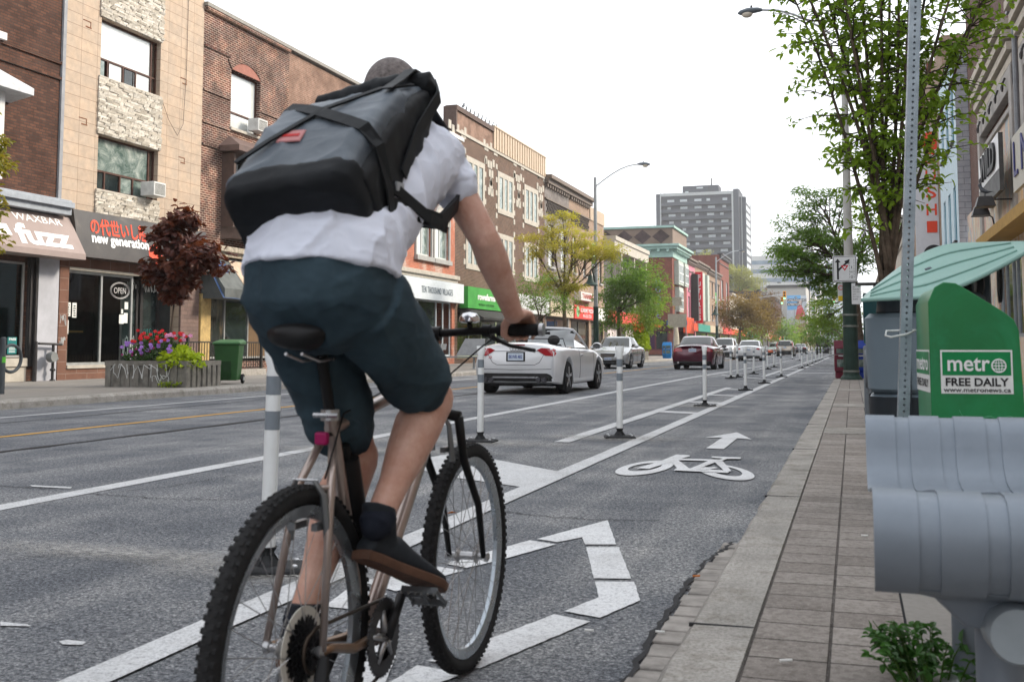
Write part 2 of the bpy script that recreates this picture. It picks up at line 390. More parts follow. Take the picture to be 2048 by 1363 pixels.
# dust and paint scuffs near the post base, little white strokes
def scuffs(m):
    fromphoto(m,[[(118,1281),(135,1278),(172,1282),(165,1288),(125,1287)],[(60,969),(145,973),(140,976),(64,972)],[(0,1242),(55,1247),(62,1251),(0,1250)]],.005)
marking('paint_scuffs',scuffs,WP)
g=NG('road_dust'); n=g.noise(16,5,.8); n2=g.noise(2.2,4,.6)
g.set((.42,.41,.39),.95)
def dustalpha(g,cx,cy,rx,ry,amt):
    sp=g.n.new('ShaderNodeSeparateXYZ'); g.l(g.co(),sp.inputs[0])
    a=g.math('DIVIDE',sp.outputs[0],rx); b=g.math('DIVIDE',sp.outputs[1],ry)
    d=g.math('SQRT',g.math('ADD',g.math('MULTIPLY',a,a),g.math('MULTIPLY',b,b)))
    f=g.math('SUBTRACT',1,d); f=g.math('MULTIPLY',f,g.ramp(n,[(.42,(0,0,0)),(.7,(1,1,1))])); f=g.math('MULTIPLY',f,amt); f.node.use_clamp=True; g.l(f,g.b.inputs['Alpha'])
dustalpha(g,0,0,1,1,1.9)
DM=g.m
for k,(x,y,rx,ry) in enumerate([(-2.4,4.15,.75,.3),(-3.3,4.3,1.1,.22),(-3.7,10.3,1.3,.5),(-2.4,11.2,.9,.45),(-4.2,9.2,1.5,.4),(-2.3,17.6,.7,.6)]):
    o=struct('road_dust',MB().quad((-1,-1,0),(1,-1,0),(1,1,0),(-1,1,0)),DM); o.location=(x,y,.0125+k*.0003); o.scale=(rx,ry,1)
# tar joint and cracks
TAR=M('tar',(.022,.022,.024),.7,0,.3,30,bump=.4)
def crack(m,pts,w,z=.0052,jit=.03,sub=14):
    P=[]
    for a,b in zip(pts,pts[1:]):
        for k in range(sub): t=k/sub; P.append(Vector(a).lerp(Vector(b),t))
    P.append(Vector(pts[-1])); Q=[]
    for i,p in enumerate(P):
        d=(P[min(i+1,len(P)-1)]-P[max(i-1,0)]).normalized(); nn=Vector((-d.y,d.x,0)); j=nn*random.uniform(-jit,jit) ; ww=w*random.uniform(.5,1.3)
        Q.append((Vector((p.x,p.y,z))+j-nn*ww/2,Vector((p.x,p.y,z))+j+nn*ww/2))
    for a,b in zip(Q,Q[1:]): m.add([a[0],b[0],b[1],a[1]],[(0,1,2,3)])
marking('tar_joint',lambda m:(crack(m,[(-7.5,-2,0),(-7.45,20,0),(-7.4,60,0),(-7.5,160,0)],.1,jit=.012,sub=60),crack(m,[(-3.6,33,0),(-3.75,60,0)],.12,jit=.03,sub=30),crack(m,[(-10.3,-2,0),(-10.3,120,0)],.05,jit=.01,sub=80)),TAR)
CRK=M('crack_dark',(.03,.03,.032),.9)
def cracks(m):
    for P,w in (([(180,988),(330,998),(480,1000)],.012),([(225,985),(350,972),(470,950)],.008),([(1000,1023),(1100,1034),(1200,1040),(1320,1041)],.012),([(0,972),(110,978)],.014),([(860,1025),(1000,1023)],.008),([(560,905),(700,925),(860,935)],.008),([(0,1120),(160,1105),(330,1120),(430,1108)],.007),([(1010,905),(1140,902),(1290,912)],.01),([(250,930),(420,925),(520,935)],.007),
       ([(880,1143),(1060,1330)],.0),([(1220,1195),(1340,1140)],.0)):
        if w: crack(m,[onZ(x,y,0) for x,y in P],w,jit=.02)
marking('road_cracks',cracks,CRK)
# ------------------------------------------------------------------ right kerb, gutter setts, pavement
CONC=NG('kerb_concrete'); g=CONC
c=g.ramp(g.noise(2.2,6,.7),[(.3,(.26,.25,.23)),(.55,(.38,.36,.335)),(.75,(.45,.43,.4))]); c=g.mix(g.ramp(g.noise(70,4,.85),[(.38,(.8,.8,.8)),(.56,(0,0,0))]),c,(.5,.49,.47),'MULTIPLY'); c=g.mix(g.ramp(g.noise(7,5,.75),[(.5,(0,0,0)),(.62,(.7,.7,.7))]),c,(.66,.64,.6),'MULTIPLY')
g.set(c,.9); g.bump(g.noise(90,4,.8),.5,.004); CONC=g.m
def edge_jit(y,a,s=1.0): return noise.noise(Vector((y*3.1*s,a,0)))*.012+noise.noise(Vector((y*14*s,a,3)))*.005
mb=MB(); ys=[-1+.06*k for k in range(170)]+[9.2+.5*k for k in range(1,420)]
rows=[]
for y in ys:
    jt=.0; e=edge_jit(y,1) if y<12 else 0
    rows.append([(KX0-.02+e,y,-.02),(KX0-.012+e,y,.07),(KX0+.012+e,y,.098),(KX1,y,.1),(KX1+.004,y,.085)])
mb.loft(rows,caps=False,closed=False); struct('kerb',mb,CONC,smooth=True)
mb=MB()
for k in range(40): y=.4+k*3.05; mb.box(KX0-.004,KX1,y,y+.012,.09,.1012)
struct('kerb_joints',mb,CRK)
SETT=M('sett_stone',(.27,.25,.23),.85,0,.3,9,bump=.5,bscale=90)
mb=MB(); y=.6
while y<5.3:
    L=random.uniform(.09,.15); x0=-.63-random.uniform(0,.02)+.02*(y>4.8); x1=-.545
    mb.box(x0,x1,y+.006,y+L-.006,-.01,.012+random.uniform(-.004,.004)); y+=L
struct('gutter_setts',mb,SETT,bevel=.006)
mb=MB(); crack(mb,[(-.66,.8,0),(-.65,2,0),(-.64,3,0),(-.66,4.2,0),(-.64,5,0),(-.57,5.45,0)],.02,z=.0125,jit=.012,sub=20); struct('asphalt_edge',mb,CRK)
g=NG('pavers'); mp=g.n.new('ShaderNodeMapping'); g.l(g.co(),mp.inputs[0]); mp.inputs['Location'].default_value=(.31-.006,.05,0)
b=g.n.new('ShaderNodeTexBrick'); b.offset=0.0; b.squash=1; g.l(mp.outputs[0],b.inputs['Vector'])
b.inputs['Scale'].default_value=1; b.inputs['Brick Width'].default_value=.222; b.inputs['Row Height'].default_value=.2; b.inputs['Mortar Size'].default_value=.0055; b.inputs['Mortar Smooth'].default_value=.4
b.inputs['Color1'].default_value=(.23,.205,.185,1); b.inputs['Color2'].default_value=(.34,.31,.285,1); b.inputs['Mortar'].default_value=(.045,.038,.034,1)
c=g.mix(g.ramp(g.noise(3,5,.65),[(.35,(.45,.45,.45)),(.6,(0,0,0))]),b.outputs[0],(.15,.13,.12)); 
c=g.mix(g.ramp(g.noise(170,2,.8),[(.58,(0,0,0)),(.68,(.6,.6,.6))]),c,(.46,.43,.4)); c=g.mix(g.ramp(g.noise(1.2,4),[(.55,(0,0,0)),(.7,(.35,.35,.35))]),c,(.33,.31,.29))
c=g.mix(g.ramp(g.noise(38,5,.8),[(.38,(.7,.7,.7)),(.55,(0,0,0))]),c,(.5,.48,.46),'MULTIPLY'); g.set(c,.88); g.bump(g.math('SUBTRACT',g.math('MULTIPLY',g.noise(60,4,.7),.45),b.outputs[1]),.9,.01); PAV=g.m
def sheet(x0,x1,y0,y1,z,nx,ny,mb=None):
    mb=mb or MB(); o=[[(x0+(x1-x0)*i/nx,y0+(y1-y0)*j/ny,z+noise.noise(Vector((i*.7,j*.37,z*9)))*.003) for i in range(nx+1)] for j in range(ny+1)]
    return mb.loft(o,caps=False,closed=False)
struct('brick_paving',sheet(KX1+.006,.134,-1,260,.097,2,200),PAV)
g=NG('pavement_slabs'); b=g.n.new('ShaderNodeTexBrick'); b.offset=0; g.l(g.co(),b.inputs['Vector']); b.inputs['Scale'].default_value=1; b.inputs['Brick Width'].default_value=1.45; b.inputs['Row Height'].default_value=1.5; b.inputs['Mortar Size'].default_value=.008
b.inputs['Color1'].default_value=(.25,.235,.22,1); b.inputs['Color2'].default_value=(.3,.285,.265,1); b.inputs['Mortar'].default_value=(.07,.065,.06,1)
c=g.mix(g.ramp(g.noise(1.6,6,.7),[(.35,(.6,.6,.6)),(.65,(0,0,0))]),b.outputs[0],(.19,.18,.165)); c=g.mix(g.ramp(g.noise(40,4,.7),[(.3,(.3,.3,.3)),(.6,(0,0,0))]),c,(.13,.12,.11))
g.set(c,.9); g.bump(g.math('SUBTRACT',g.math('MULTIPLY',g.noise(70,4),.2),b.outputs[1]),.5,.008); SLAB=g.m
struct('pavement',sheet(.142,7.5,-1,420,.1,6,200),SLAB)
mb=MB(); mb.box(.134,.142,-1,60,.08,.094); struct('paving_joint',mb,CRK)
# concrete collars across the brick band
mb=MB()
for y in (11.3,16.4,22.5): mb.box(KX1+.01,.6,y,y+.85,.08,.1045)
struct('concrete_collar',mb,CONC)
# left kerb and pavement
mb=MB(); rows=[]
for k in range(260):
    y=2+.35*k if k<120 else 44+(k-120)*2.2
    if 100<y<120: pass
    e=noise.noise(Vector((y*2,7,0)))*.03; rows.append([(LK-.3,y,.14),(LK-.02+e,y,.138+e*.3),(LK+.02+e,y,.1),(LK+.035+e,y,-.01)])
mb.loft(rows,caps=False,closed=False); struct('far_kerb',mb,CONC)
struct('far_pavement',sheet(LK-.299,-24,2,102,.139,8,60),SLAB)
struct('far_pavement',sheet(LK-.299,-24,118,420,.139,8,60),SLAB)
# ================================================================== BUILDINGS
BR_DARK=brick('dark_brown_brick',(.06,.03,.022),(.12,.055,.036),(.05,.036,.03),ms=.012,dirt=.5)
BR_RED=brick('old_red_brick',(.11,.038,.028),(.055,.03,.025),(.32,.26,.22),ms=.012,dirt=.7,patch=(.19,.06,.04))
BR_TAN=brick('worn_tan_brick',(.26,.155,.115),(.2,.11,.08),(.3,.25,.2),dirt=.6)
BR_ORANGE=brick('orange_brick',(.42,.14,.08),(.36,.11,.065),(.42,.26,.2),dirt=.3,patch=(.45,.28,.21))
BR_UMBER=brick('umber_brick',(.06,.034,.026),(.1,.052,.036),(.24,.19,.15),ms=.011,dirt=.3)
BR_GREY=brick('grey_brick',(.2,.185,.175),(.15,.14,.135),(.24,.22,.21),dirt=.5)
BR_BUFF=brick('buff_brick',(.3,.21,.15),(.25,.17,.12),(.3,.26,.22),dirt=.3)
BR_WINE=brick('wine_brick',(.2,.055,.04),(.15,.045,.034),(.2,.12,.1),dirt=.3)
STONE=M('pale_stone',(.42,.39,.34),.9,0,.12,5,bump=.2)
TRIM_W=M('white_trim',(.62,.62,.61),.6,0,.08)
TRIM_G=M('grey_trim',(.33,.33,.32),.6,0,.1)
DARKM=M('dark_frame',(.035,.033,.034),.45,0,.2)
BROWNF=M('brown_frame',(.075,.035,.025),.5,0,.25)
WINF=M('maroon_frame',(.07,.03,.035),.5,0,.25)
PALEF=M('pale_frame',(.5,.53,.52),.5,0,.1)
PSKY=NG('bright_pane'); g=PSKY; g.set(g.ramp(g.noise(.6,3,dist=.4),[(.35,(.46,.5,.5)),(.6,(.62,.65,.64))]),.06,IOR=1.9); PSKY=g.m  # pale base colour paints in reflected sky and the blinds behind
PMID=NG('curtained_pane'); g=PMID; g.set(g.ramp(g.noise(1.6,5,.75,dist=1),[(.38,(.06,.1,.09)),(.55,(.22,.27,.25)),(.7,(.45,.47,.43))]),.05,IOR=1.7); PMID=g.m
PDARK=NG('dark_pane'); g=PDARK; g.set(g.ramp(g.noise(.9,4,.6,dist=1),[(.4,(.008,.014,.015)),(.7,(.04,.055,.055))]),.04,IOR=1.6); PDARK=g.m
PSHOP=NG('shop_pane'); g=PSHOP; mp=g.n.new('ShaderNodeMapping'); mp.inputs['Scale'].default_value=(1,2.2,.5); g.l(g.co(),mp.inputs[0])
c=g.ramp(g.noise(1.1,4,.7,vec=mp.outputs[0]),[(.3,(.012,.018,.018)),(.48,(.03,.035,.03)),(.58,(.1,.08,.055)),(.66,(.035,.04,.04)),(.78,(.17,.16,.13))]); g.set(c,.04,IOR=1.55); PSHOP=g.m
ROOFM=M('roof_tar',(.07,.068,.065),.95)
INT=M('shop_interior',(.03,.032,.034),.9,0,.4,1.5)
SHG=shopglass('shop_glass',(.55,.68,.7))
class Fac:
    """a facade plane: a runs along it, z up, d outward"""
    def __init__(s,axis,c,out): s.axis=axis; s.c=c; s.out=out
    def P(s,a,z,d=0): return Vector((s.c+s.out*d,a,z)) if s.axis=='X' else Vector((a,s.c+s.out*d,z))
    def right(s):
        n=Vector((s.out,0,0)) if s.axis=='X' else Vector((0,s.out,0)); return Vector((0,0,1)).cross(n)
    def box(s,mb,a0,a1,z0,z1,d0,d1):
        p=s.P(a0,z0,d0); q=s.P(a1,z1,d1); return mb.box(p.x,q.x,p.y,q.y,p.z,q.z)
    def wall(s,mb,a0,a1,z0,z1,ops=(),rev=.16,d=0):
        A=sorted(set([a0,a1]+[v for o in ops for v in o[:2]])); Z=sorted(set([z0,z1]+[v for o in ops for v in o[2:4]]))
        for i in range(len(A)-1):
            for j in range(len(Z)-1):
                ca=(A[i]+A[i+1])/2; cz=(Z[j]+Z[j+1])/2
                if any(o[0]<ca<o[1] and o[2]<cz<o[3] for o in ops): continue
                mb.quad(s.P(A[i],Z[j],d),s.P(A[i+1],Z[j],d),s.P(A[i+1],Z[j+1],d),s.P(A[i],Z[j+1],d))
        for o in ops:
            b0,b1,y0,y1=o[:4]
            for (u,v) in (((b0,y0),(b1,y0)),((b1,y0),(b1,y1)),((b1,y1),(b0,y1)),((b0,y1),(b0,y0))):
                mb.quad(s.P(*u,d),s.P(*v,d),s.P(*v,d-rev),s.P(*u,d-rev))
def window(par,F,a0,a1,z0,z1,fm,pm,d=-.1,fw=.06,mull=(),trans=(),sill=None,label=None,name='window',sd=.08,sh=.1,so=.06,back=.16):
    mb=MB(); t=.05
    F.box(mb,a0,a0+fw,z0,z1,d-t,d); F.box(mb,a1-fw,a1,z0,z1,d-t,d); F.box(mb,a0+fw,a1-fw,z0,z0+fw,d-t,d); F.box(mb,a0+fw,a1-fw,z1-fw,z1,d-t,d)
    for m_ in mull:
        m0,zz0,zz1=(m_,z0,z1) if not isinstance(m_,tuple) else m_
        F.box(mb,m0-fw/2,m0+fw/2,max(zz0,z0+fw),min(zz1,z1-fw),d-t,d-.003)
    for m_ in trans: F.box(mb,a0+fw,a1-fw,m_-fw/2,m_+fw/2,d-t,d-.006)
    o=wpart(name,mb,fm,par)
    p=MB(); p.quad(F.P(a0+.02,z0+.02,d-.04),F.P(a1-.02,z0+.02,d-.04),F.P(a1-.02,z1-.02,d-.04),F.P(a0+.02,z1-.02,d-.04))
    if not isinstance(pm,(list,tuple)): wpart('pane',p,pm,o)
    else:
        for (b0,b1,c0,c1,mm) in pm:
            p=MB(); p.quad(F.P(b0,c0,d-.04),F.P(b1,c0,d-.04),F.P(b1,c1,d-.04),F.P(b0,c1,d-.04)); wpart('pane',p,mm,o)
    if sill:
        sm=MB(); F.box(sm,a0-so,a1+so,z0-sh,z0-.002,-.05,sd); wpart('sill',sm,sill,o,bevel=.01)
    if label: o['label']=label
    return o
def shell(par,F,a0,a1,z0,z1,wm,ops=(),depth=11,rev=.16,side=(1,1),sm=None,name='wall'):
    mb=MB(); F.wall(mb,a0,a1,z0,z1,ops,rev)
    for a,k in ((a0,side[0]),(a1,side[1])):
        if k: mb.quad(F.P(a,z0,0),F.P(a,z1,0),F.P(a,z1,-depth),F.P(a,z0,-depth))
    mb.quad(F.P(a0,z0,-depth),F.P(a1,z0,-depth),F.P(a1,z1,-depth),F.P(a0,z1,-depth))
    o=wpart(name,mb,wm,par,weld=True)
    wpart('roof',MB().quad(F.P(a0+.01,z1-.25,-.01),F.P(a1-.01,z1-.25,-.01),F.P(a1-.01,z1-.25,-depth),F.P(a0+.01,z1-.25,-depth)),ROOFM,par)
    return o
def lettering(par,F,body,a,z,w,h,mat,d=.01,bold=.0,extrude=.006,name='lettering',center=False,**k):
    """a = start in reading direction"""
    r=F.right(); o=F.P(a,z,d)
    return wpart(name,text_mb(body,o,r,(0,0,1),w,h,extrude,bold,center,**k),mat,par)
FL=Fac('X',-19.0,1)
WHITE=M('white_letters',(.8,.81,.82),.5,0,.03); CREAM=M('cream_letters',(.62,.48,.25),.5,0,.05); REDL=M('red_letters',(.72,.07,.03),.5,0,.05); BLACKL=M('black_letters',(.02,.02,.022),.5,0,.05)
def yz(x,y,X=-19.0): v=onX(x,y,X); return v.y,v.z
GAP=.004
# ---- 1 dark brick house with the wax bar
b=thing('brick_house','dark brown brick house with white hooded bay window above the taupe wax bar awning','building',(-19,15,0))
ops=[(15.6,21.2,.72,3.0),(17.5,20.0,8.35,10.9)]
shell(b,FL,-40,22.24-GAP,.12,13.2,BR_DARK,ops,rev=.3)  # wall run on unseen behind the camera to block sky light
window(b,FL,17.5,20.0,8.35,10.9,WINF,PMID,mull=(18.8,),sill=TRIM_W,sh=.18,sd=.14,so=.15)
mb=MB()
for z in (7.7,8.1,11.6): FL.box(mb,14,22.22,z,z+.07,.0,.05)
wparts('string_course',mb,BR_DARK,b)
mb=MB(); FL.box(mb,22.12,22.235,4.6,13.1,.0,.06); wpart('drainpipe',mb,M('pipe_grey',(.25,.26,.28),.5),b)
# bay window with white hood
bay=MB(); bay.prism([FL.P(17.3,4.75,0),FL.P(19.9,4.75,0),FL.P(19.5,4.75,.75),FL.P(17.7,4.75,.75)],(0,0,2.0)); o=wpart('bay_window',bay,TRIM_W,b)
mb=MB(); mb.quad(FL.P(17.9,5.1,.755),FL.P(19.35,5.1,.755),FL.P(19.35,6.6,.755),FL.P(17.9,6.6,.755)); mb.quad(FL.P(19.57,5.1,.655),FL.P(19.85,5.1,.13),FL.P(19.85,6.6,.13),FL.P(19.57,6.6,.655)); wpart('pane',mb,PMID,o)
mb=MB(); hz=6.75
lo=[FL.P(16.9,hz,0),FL.P(20.45,hz,0),FL.P(20.0,hz,1.1),FL.P(17.3,hz,1.1)]; hi=[p+Vector((0,0,.16)) for p in lo]; tp=[FL.P(17.8,hz+.8,0),FL.P(19.6,hz+.8,0),FL.P(19.4,hz+.75,.2),FL.P(18.0,hz+.75,.2)]
mb.loft([lo,hi,tp]); wpart('hood',mb,M('hood_white',(.5,.52,.55),.6),o)
# cornice, awning
mb=MB(); FL.box(mb,14,22.22,4.42,4.56,0,.5); FL.box(mb,14,22.2,4.56,4.62,0,.42); FL.box(mb,14,22.22,4.25,4.42,0,.4); wpart('cornice',mb,M('blue_grey_trim',(.3,.33,.37),.6),b,bevel=.01)
AW=M('taupe_awning',(.29,.235,.22),.7,0,.06,2); 
mb=MB(); A0,A1=14.2,22.4
def awn(a): return [FL.P(a,4.22,.02),FL.P(a,4.22,.18),FL.P(a,3.28,.72),FL.P(a,3.14,.72),FL.P(a,3.14,.02)]
mb.loft([awn(A0),awn(A1)]); aw=wpart('awning',mb,AW,b)
nrm=Vector((.94,0,.54)).normalized(); up=Vector((-.54,0,.94)).normalized()
def onawn(body,y,t,w,h,name='lettering',bold=0): # t = distance up the slope from the lower edge
    og=FL.P(y,3.28,.72)+up*t+nrm*.004
    return wpart(name,text_mb(body,og,(0,1,0),up,w,h,.004,bold),WHITE,aw)
onawn('fuzz',20.2,.1,1.85,.58,bold=.035); onawn('WAXBAR',20.35,.78,1.65,.2)
mb=MB(); o2=FL.P(19.55,3.28,.72)+nrm*.004
for (u,v,uu,vv) in ((.0,.3,.35,.75),(.12,.55,.3,1.0),(.3,.3,.52,.6)): mb.quad(o2+Vector((0,u,0))+up*v,o2+Vector((0,uu,0))+up*v,o2+Vector((0,uu-.05,0))+up*vv,o2+Vector((0,u+.05,0))+up*vv)
wpart('white_emblem',mb,WHITE,aw)
sw=window(b,FL,15.6,21.2,.72,3.0,TRIM_G,SHG,d=-.06,fw=.05,mull=(18.2,))
mb=MB()
for q in ((15.5,21.25),): 
    mb.quad(FL.P(q[0],.5,-2.6),FL.P(q[1],.5,-2.6),FL.P(q[1],3.1,-2.6),FL.P(q[0],3.1,-2.6)); mb.quad(FL.P(q[0],.5,-.3),FL.P(q[1],.5,-.3),FL.P(q[1],.5,-2.6),FL.P(q[0],.5,-2.6)); mb.quad(FL.P(q[1],.5,-.3),FL.P(q[1],3.1,-.3),FL.P(q[1],3.1,-2.6),FL.P(q[1],.5,-2.6)); mb.quad(FL.P(q[0],3.1,-.3),FL.P(q[1],3.1,-.3),FL.P(q[1],3.1,-2.6),FL.P(q[0],3.1,-2.6))
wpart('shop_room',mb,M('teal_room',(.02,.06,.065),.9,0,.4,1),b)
mb=MB(); FL.box(mb,15.6,21.25,.14,.5,-.05,.04); FL.box(mb,15.6,21.25,.5,.7,-.05,.08); wpart('bulkhead',mb,STONE,b,bevel=.01)
mb=MB(); FL.box(mb,21.5,22.2,.14,3.2,.0,.1); wpart('pilaster',mb,M('lilac_grey_paint',(.4,.41,.45),.6,0,.12,2),b)
mb=MB(); FL.box(mb,21.22,21.5,.5,3.2,.0,.05); FL.box(mb,21.25,21.3,.5,3.2,.05,.09);FL.box(mb,21.4,21.46,.5,3.2,.05,.12); wparts('door_frame',mb,DARKM,b)
TEAL=M('teal_poster',(.02,.17,.17),.4,0,.1)
for nm,q,m_ in (('poster',(19.2,20.35,2.35,2.95),TEAL),('poster',(19.6,20.28,1.95,2.25),TEAL),('notice',(20.75,21.05,.8,1.2),TEAL)):
    mb=MB(); F_=FL; mb.quad(F_.P(q[0],q[2],-.085),F_.P(q[1],q[2],-.085),F_.P(q[1],q[3],-.085),F_.P(q[0],q[3],-.085)); pw=wpart(nm,mb,m_,sw)
lettering(sw,FL,'fuzz',19.85,1.99,.38,.17,WHITE,-.08,.03); lettering(sw,FL,'WAXBAR',19.9,2.17,.34,.04,WHITE,-.08); lettering(sw,FL,'E BUSH!',19.7,1.78,.58,.1,M('teal_letters',(.08,.3,.3),.5),-.08); lettering(sw,FL,'mber today.',19.55,1.65,.7,.08,WHITE,-.08)
lettering(sw,FL,'PASS',20.79,1.12,.22,.06,WHITE,-.08,.02)
mb=MB()
for k in range(6): FL.box(mb,20.8,21.0,.84+k*.035,.852+k*.035,-.083,-.081)
wpart('fine_print',mb,WHITE,sw)
# items inside the wax bar
t=thing('window_bench','dark navy padded bench inside the wax bar window','bench',(-19.75,20.2,.5))
mb=MB(); mb.box(-20.1,-19.4,19.3,21.05,.5,.6); wpart('base',mb,DARKM,t)
mb=MB(); mb.box(-20.1,-19.4,19.3,21.05,.6,.82); wpart('seat',mb,M('navy_vinyl',(.02,.035,.07),.35),t,bevel=.05)
mb=MB(); mb.box(-20.2,-20.05,19.3,21.05,.82,1.15); wpart('backrest',mb,M('navy_vinyl',(.02,.035,.07),.35),t,bevel=.05)
for y0,cm,lb in ((20.0,(.33,.4,.36),'pale green pillow on the bench in the wax bar window'),(20.55,(.2,.33,.38),'blue grey pillow on the bench nearest the shop door frame')):
    mb=MB(); mb.ball((0,0,0),.11,.25,.24,16,10)
    for i,v in enumerate(mb.v): mb.v[i]=Vector((v.x*(1-.5*max(abs(v.y)/.25,abs(v.z)/.24)**2),math.copysign(abs(v.y/.25)**.5*.25,v.y),math.copysign(abs(v.z/.24)**.5*.24,v.z)))
    o=mb.build('pillow',M('pillow_'+str(y0),cm,.8,0,.15,3),smooth=True); o.location=(-19.7,y0+.2,1.06); o.rotation_euler=(R(8),R(-14),0); tag(o,lb,'pillow',)
# ---- 2 beige tiled building
TILE=brick('beige_wall_tile',(.39,.32,.255),(.355,.29,.23),(.17,.13,.1),bw=.62,rh=.31,ms=.007,dirt=.18,bump=.25,dc=(.3,.24,.18))
TILE.node_tree.nodes
for n in TILE.node_tree.nodes:
    if n.type=='TEX_BRICK': n.offset=0
b=thing('tiled_building','beige tiled three storey building with rough stone panels above the black new generation sign','building',(-19,22.25,0))
W1=(23.62,26.22,8.2,9.78); W2=(23.62,26.22,5.15,6.6)
shell(b,FL,22.25,28.36-GAP,.12,13.2,TILE,[W1,W2,(22.5,27.4,.3,3.2)],rev=.3)
# rough stone
mb=MB(); mb2=mb
def rough(mb,a0,a1,z0,z1):
    nz=int((z1-z0)/.062); 
    for j in range(nz):
        a=a0-random.uniform(0,.2); z=z0+(z1-z0)*j/nz; h=(z1-z0)/nz
        while a<a1:
            L=random.uniform(.1,.34); b0=max(a,a0); b1=min(a+L-.004,a1); d=random.uniform(.03,.095); tt=random.uniform(-.012,.012)
            if b1-b0>.02:
                p=[FL.P(b0,z+.003,d*.7),FL.P(b1,z+.003,d*.7+tt),FL.P(b1,z+h-.003,d),FL.P(b0,z+h-.003,d-tt)]
                q=[FL.P(b0,z,.012),FL.P(b1,z,.012),FL.P(b1,z+h,.012),FL.P(b0,z+h,.012)]
                mb.loft([q,p])
            a+=L
for z0,z1 in ((4.5,5.1),(6.62,8.16),(9.8,13.1)): rough(mb,23.55,26.28,z0,z1)
g=NG('split_face_stone'); rnd=g.n.new('ShaderNodeNewGeometry'); c=g.ramp(rnd.outputs['Random Per Island'],[(0,(.46,.42,.36)),(.5,(.64,.6,.53)),(1,(.72,.69,.63))])
c=g.mix(g.ramp(g.noise(14,4,.7),[(.4,(.4,.4,.4)),(.6,(0,0,0))]),c,(.25,.22,.18)); g.set(c,.95); g.bump(g.noise(50,4),.5,.01)
wpart('stone_panel',mb,g.m,b)
for W,pm in ((W1,[(23.64,26.0,8.75,9.75,PSKY),(23.64,24.0,8.22,8.7,PMID),(24.2,24.8,8.22,8.7,PSKY),(24.85,25.2,8.22,8.7,PDARK),(25.25,26.0,8.22,8.7,PSKY)]),
             (W2,[(23.64,26.0,5.7,6.57,PMID),(23.64,24.1,5.17,5.66,PDARK),(24.15,24.7,5.17,5.66,PDARK),(24.75,26.0,5.17,5.66,PMID)])):
    z=W[2]
    o=window(b,FL,*W,BROWNF,pm,d=-.14,fw=.05,mull=[(25.98,z,W[3]),(24.1,z,z+.5),(24.75,z,z+.5),(25.3,z,z+.5)],trans=(z+.52,),sill=STONE,sh=.06,sd=.05)
def aircon(par,F,a,z,w=.55,h=.4,dep=.45):
    mb=MB(); F.box(mb,a,a+w,z,z+h,0,dep); o=wpart('air_conditioner',mb,M('ac_white',(.55,.56,.55),.5),par,bevel=.02)
    mb=MB(); F.box(mb,a+.05,a+w-.05,z+.05,z+h-.05,dep,dep+.004); gr=wpart('front_grille',mb,M('ac_grille',(.16,.16,.15),.6),o)
    mb=MB()
    for k in range(9): F.box(mb,a+.05,a+w-.05,z+.07+k*.03,z+.078+k*.03,dep+.004,dep+.008)
    for k in range(5): F.box(mb,a-.004,a,z+.08+k*.05,z+.1+k*.05,.1,dep-.08)
    wpart('louvre',mb,M('ac_white',(.55,.56,.55),.5),gr)
aircon(b,FL,25.45,5.2)
mb=MB(); mb.tube([FL.P(27.5,13,.02),FL.P(27.45,9.2,.03),FL.P(27.3,7.6,.06),FL.P(27.0,7.2,.08),FL.P(26.6,7.6,.05),FL.P(26.3,8.1,.03)],.008,4); wpart('loose_cable',mb,BLACKL,b)
mb=MB()
for a,z in ((22.9,9.5),(22.85,6.9),(27.2,9.0),(27.2,6.6)): FL.box(mb,a,a+.3,z,z+.02,0,.01); FL.box(mb,a+.1,a+.32,z-.16,z-.13,0,.01); FL.box(mb,a+.28,a+.3,z-.13,z,0,.01)
wparts('tile_scar',mb,M('rust',(.2,.09,.05),.9),b)
SB=NG('sign_black'); g=SB; g.set(g.ramp(g.noise(.9,3,.5,dist=.6),[(.35,(.025,.02,.018)),(.62,(.05,.042,.035)),(.7,(.12,.1,.08))]),.28,IOR=1.5); SB=g.m
mb=MB(); mb.prism([FL.P(22.42,4.45,.02),FL.P(22.42,4.45,.28),FL.P(22.42,3.25,.5),FL.P(22.42,3.25,.02)],(0,5.85,0)); sg=wpart('shop_sign',mb,SB,b)
up=Vector((-.22,0,1.2)).normalized()
def onsg(body,y,t,w,h,mat,bold=0,**k): og=FL.P(y,3.25,.506)+up*t; return wpart('lettering',text_mb(body,og,(0,1,0),up,w,h,.004,bold,**k),mat,sg)
onsg('new generation',22.98,.32,2.35,.34,WHITE,.03); onsg('の代世いし新',22.98,.62,2.35,.46,REDL,.022)
mb=MB(); og=FL.P(25.6,3.25,.506); mb.add([og+Vector((0,.3*math.cos(a),0))+up*(.3+.28*math.sin(a)) for a in [2*PI*k/20 for k in range(20)]],[tuple(range(20))]); wpart('red_disc',mb,REDL,sg)
PUR=brick('purple_tile_pier',(.17,.09,.065),(.14,.075,.055),(.24,.17,.14),bw=.8,rh=.3,ms=.01,dirt=.2)
mb=MB(); FL.box(mb,22.27,22.6,.14,3.3,.0,.07); FL.box(mb,22.6,27.4,2.95,3.3,.0,.05); FL.box(mb,22.6,25.35,.14,.42,-.02,.06); wpart('tile_surround',mb,PUR,b)
mb=MB(); FL.box(mb,27.4,28.32,.14,3.3,.0,.07); wpart('side_pier',mb,brick('pier_brick',(.2,.14,.12),(.14,.1,.09),(.12,.09,.08),bw=.3,rh=.12,dirt=.3),b)
sw=window(b,FL,22.62,25.3,.5,2.93,M('grey_alu',(.42,.44,.44),.4,.6),SHG,d=-.04,fw=.07,mull=(24.0,))
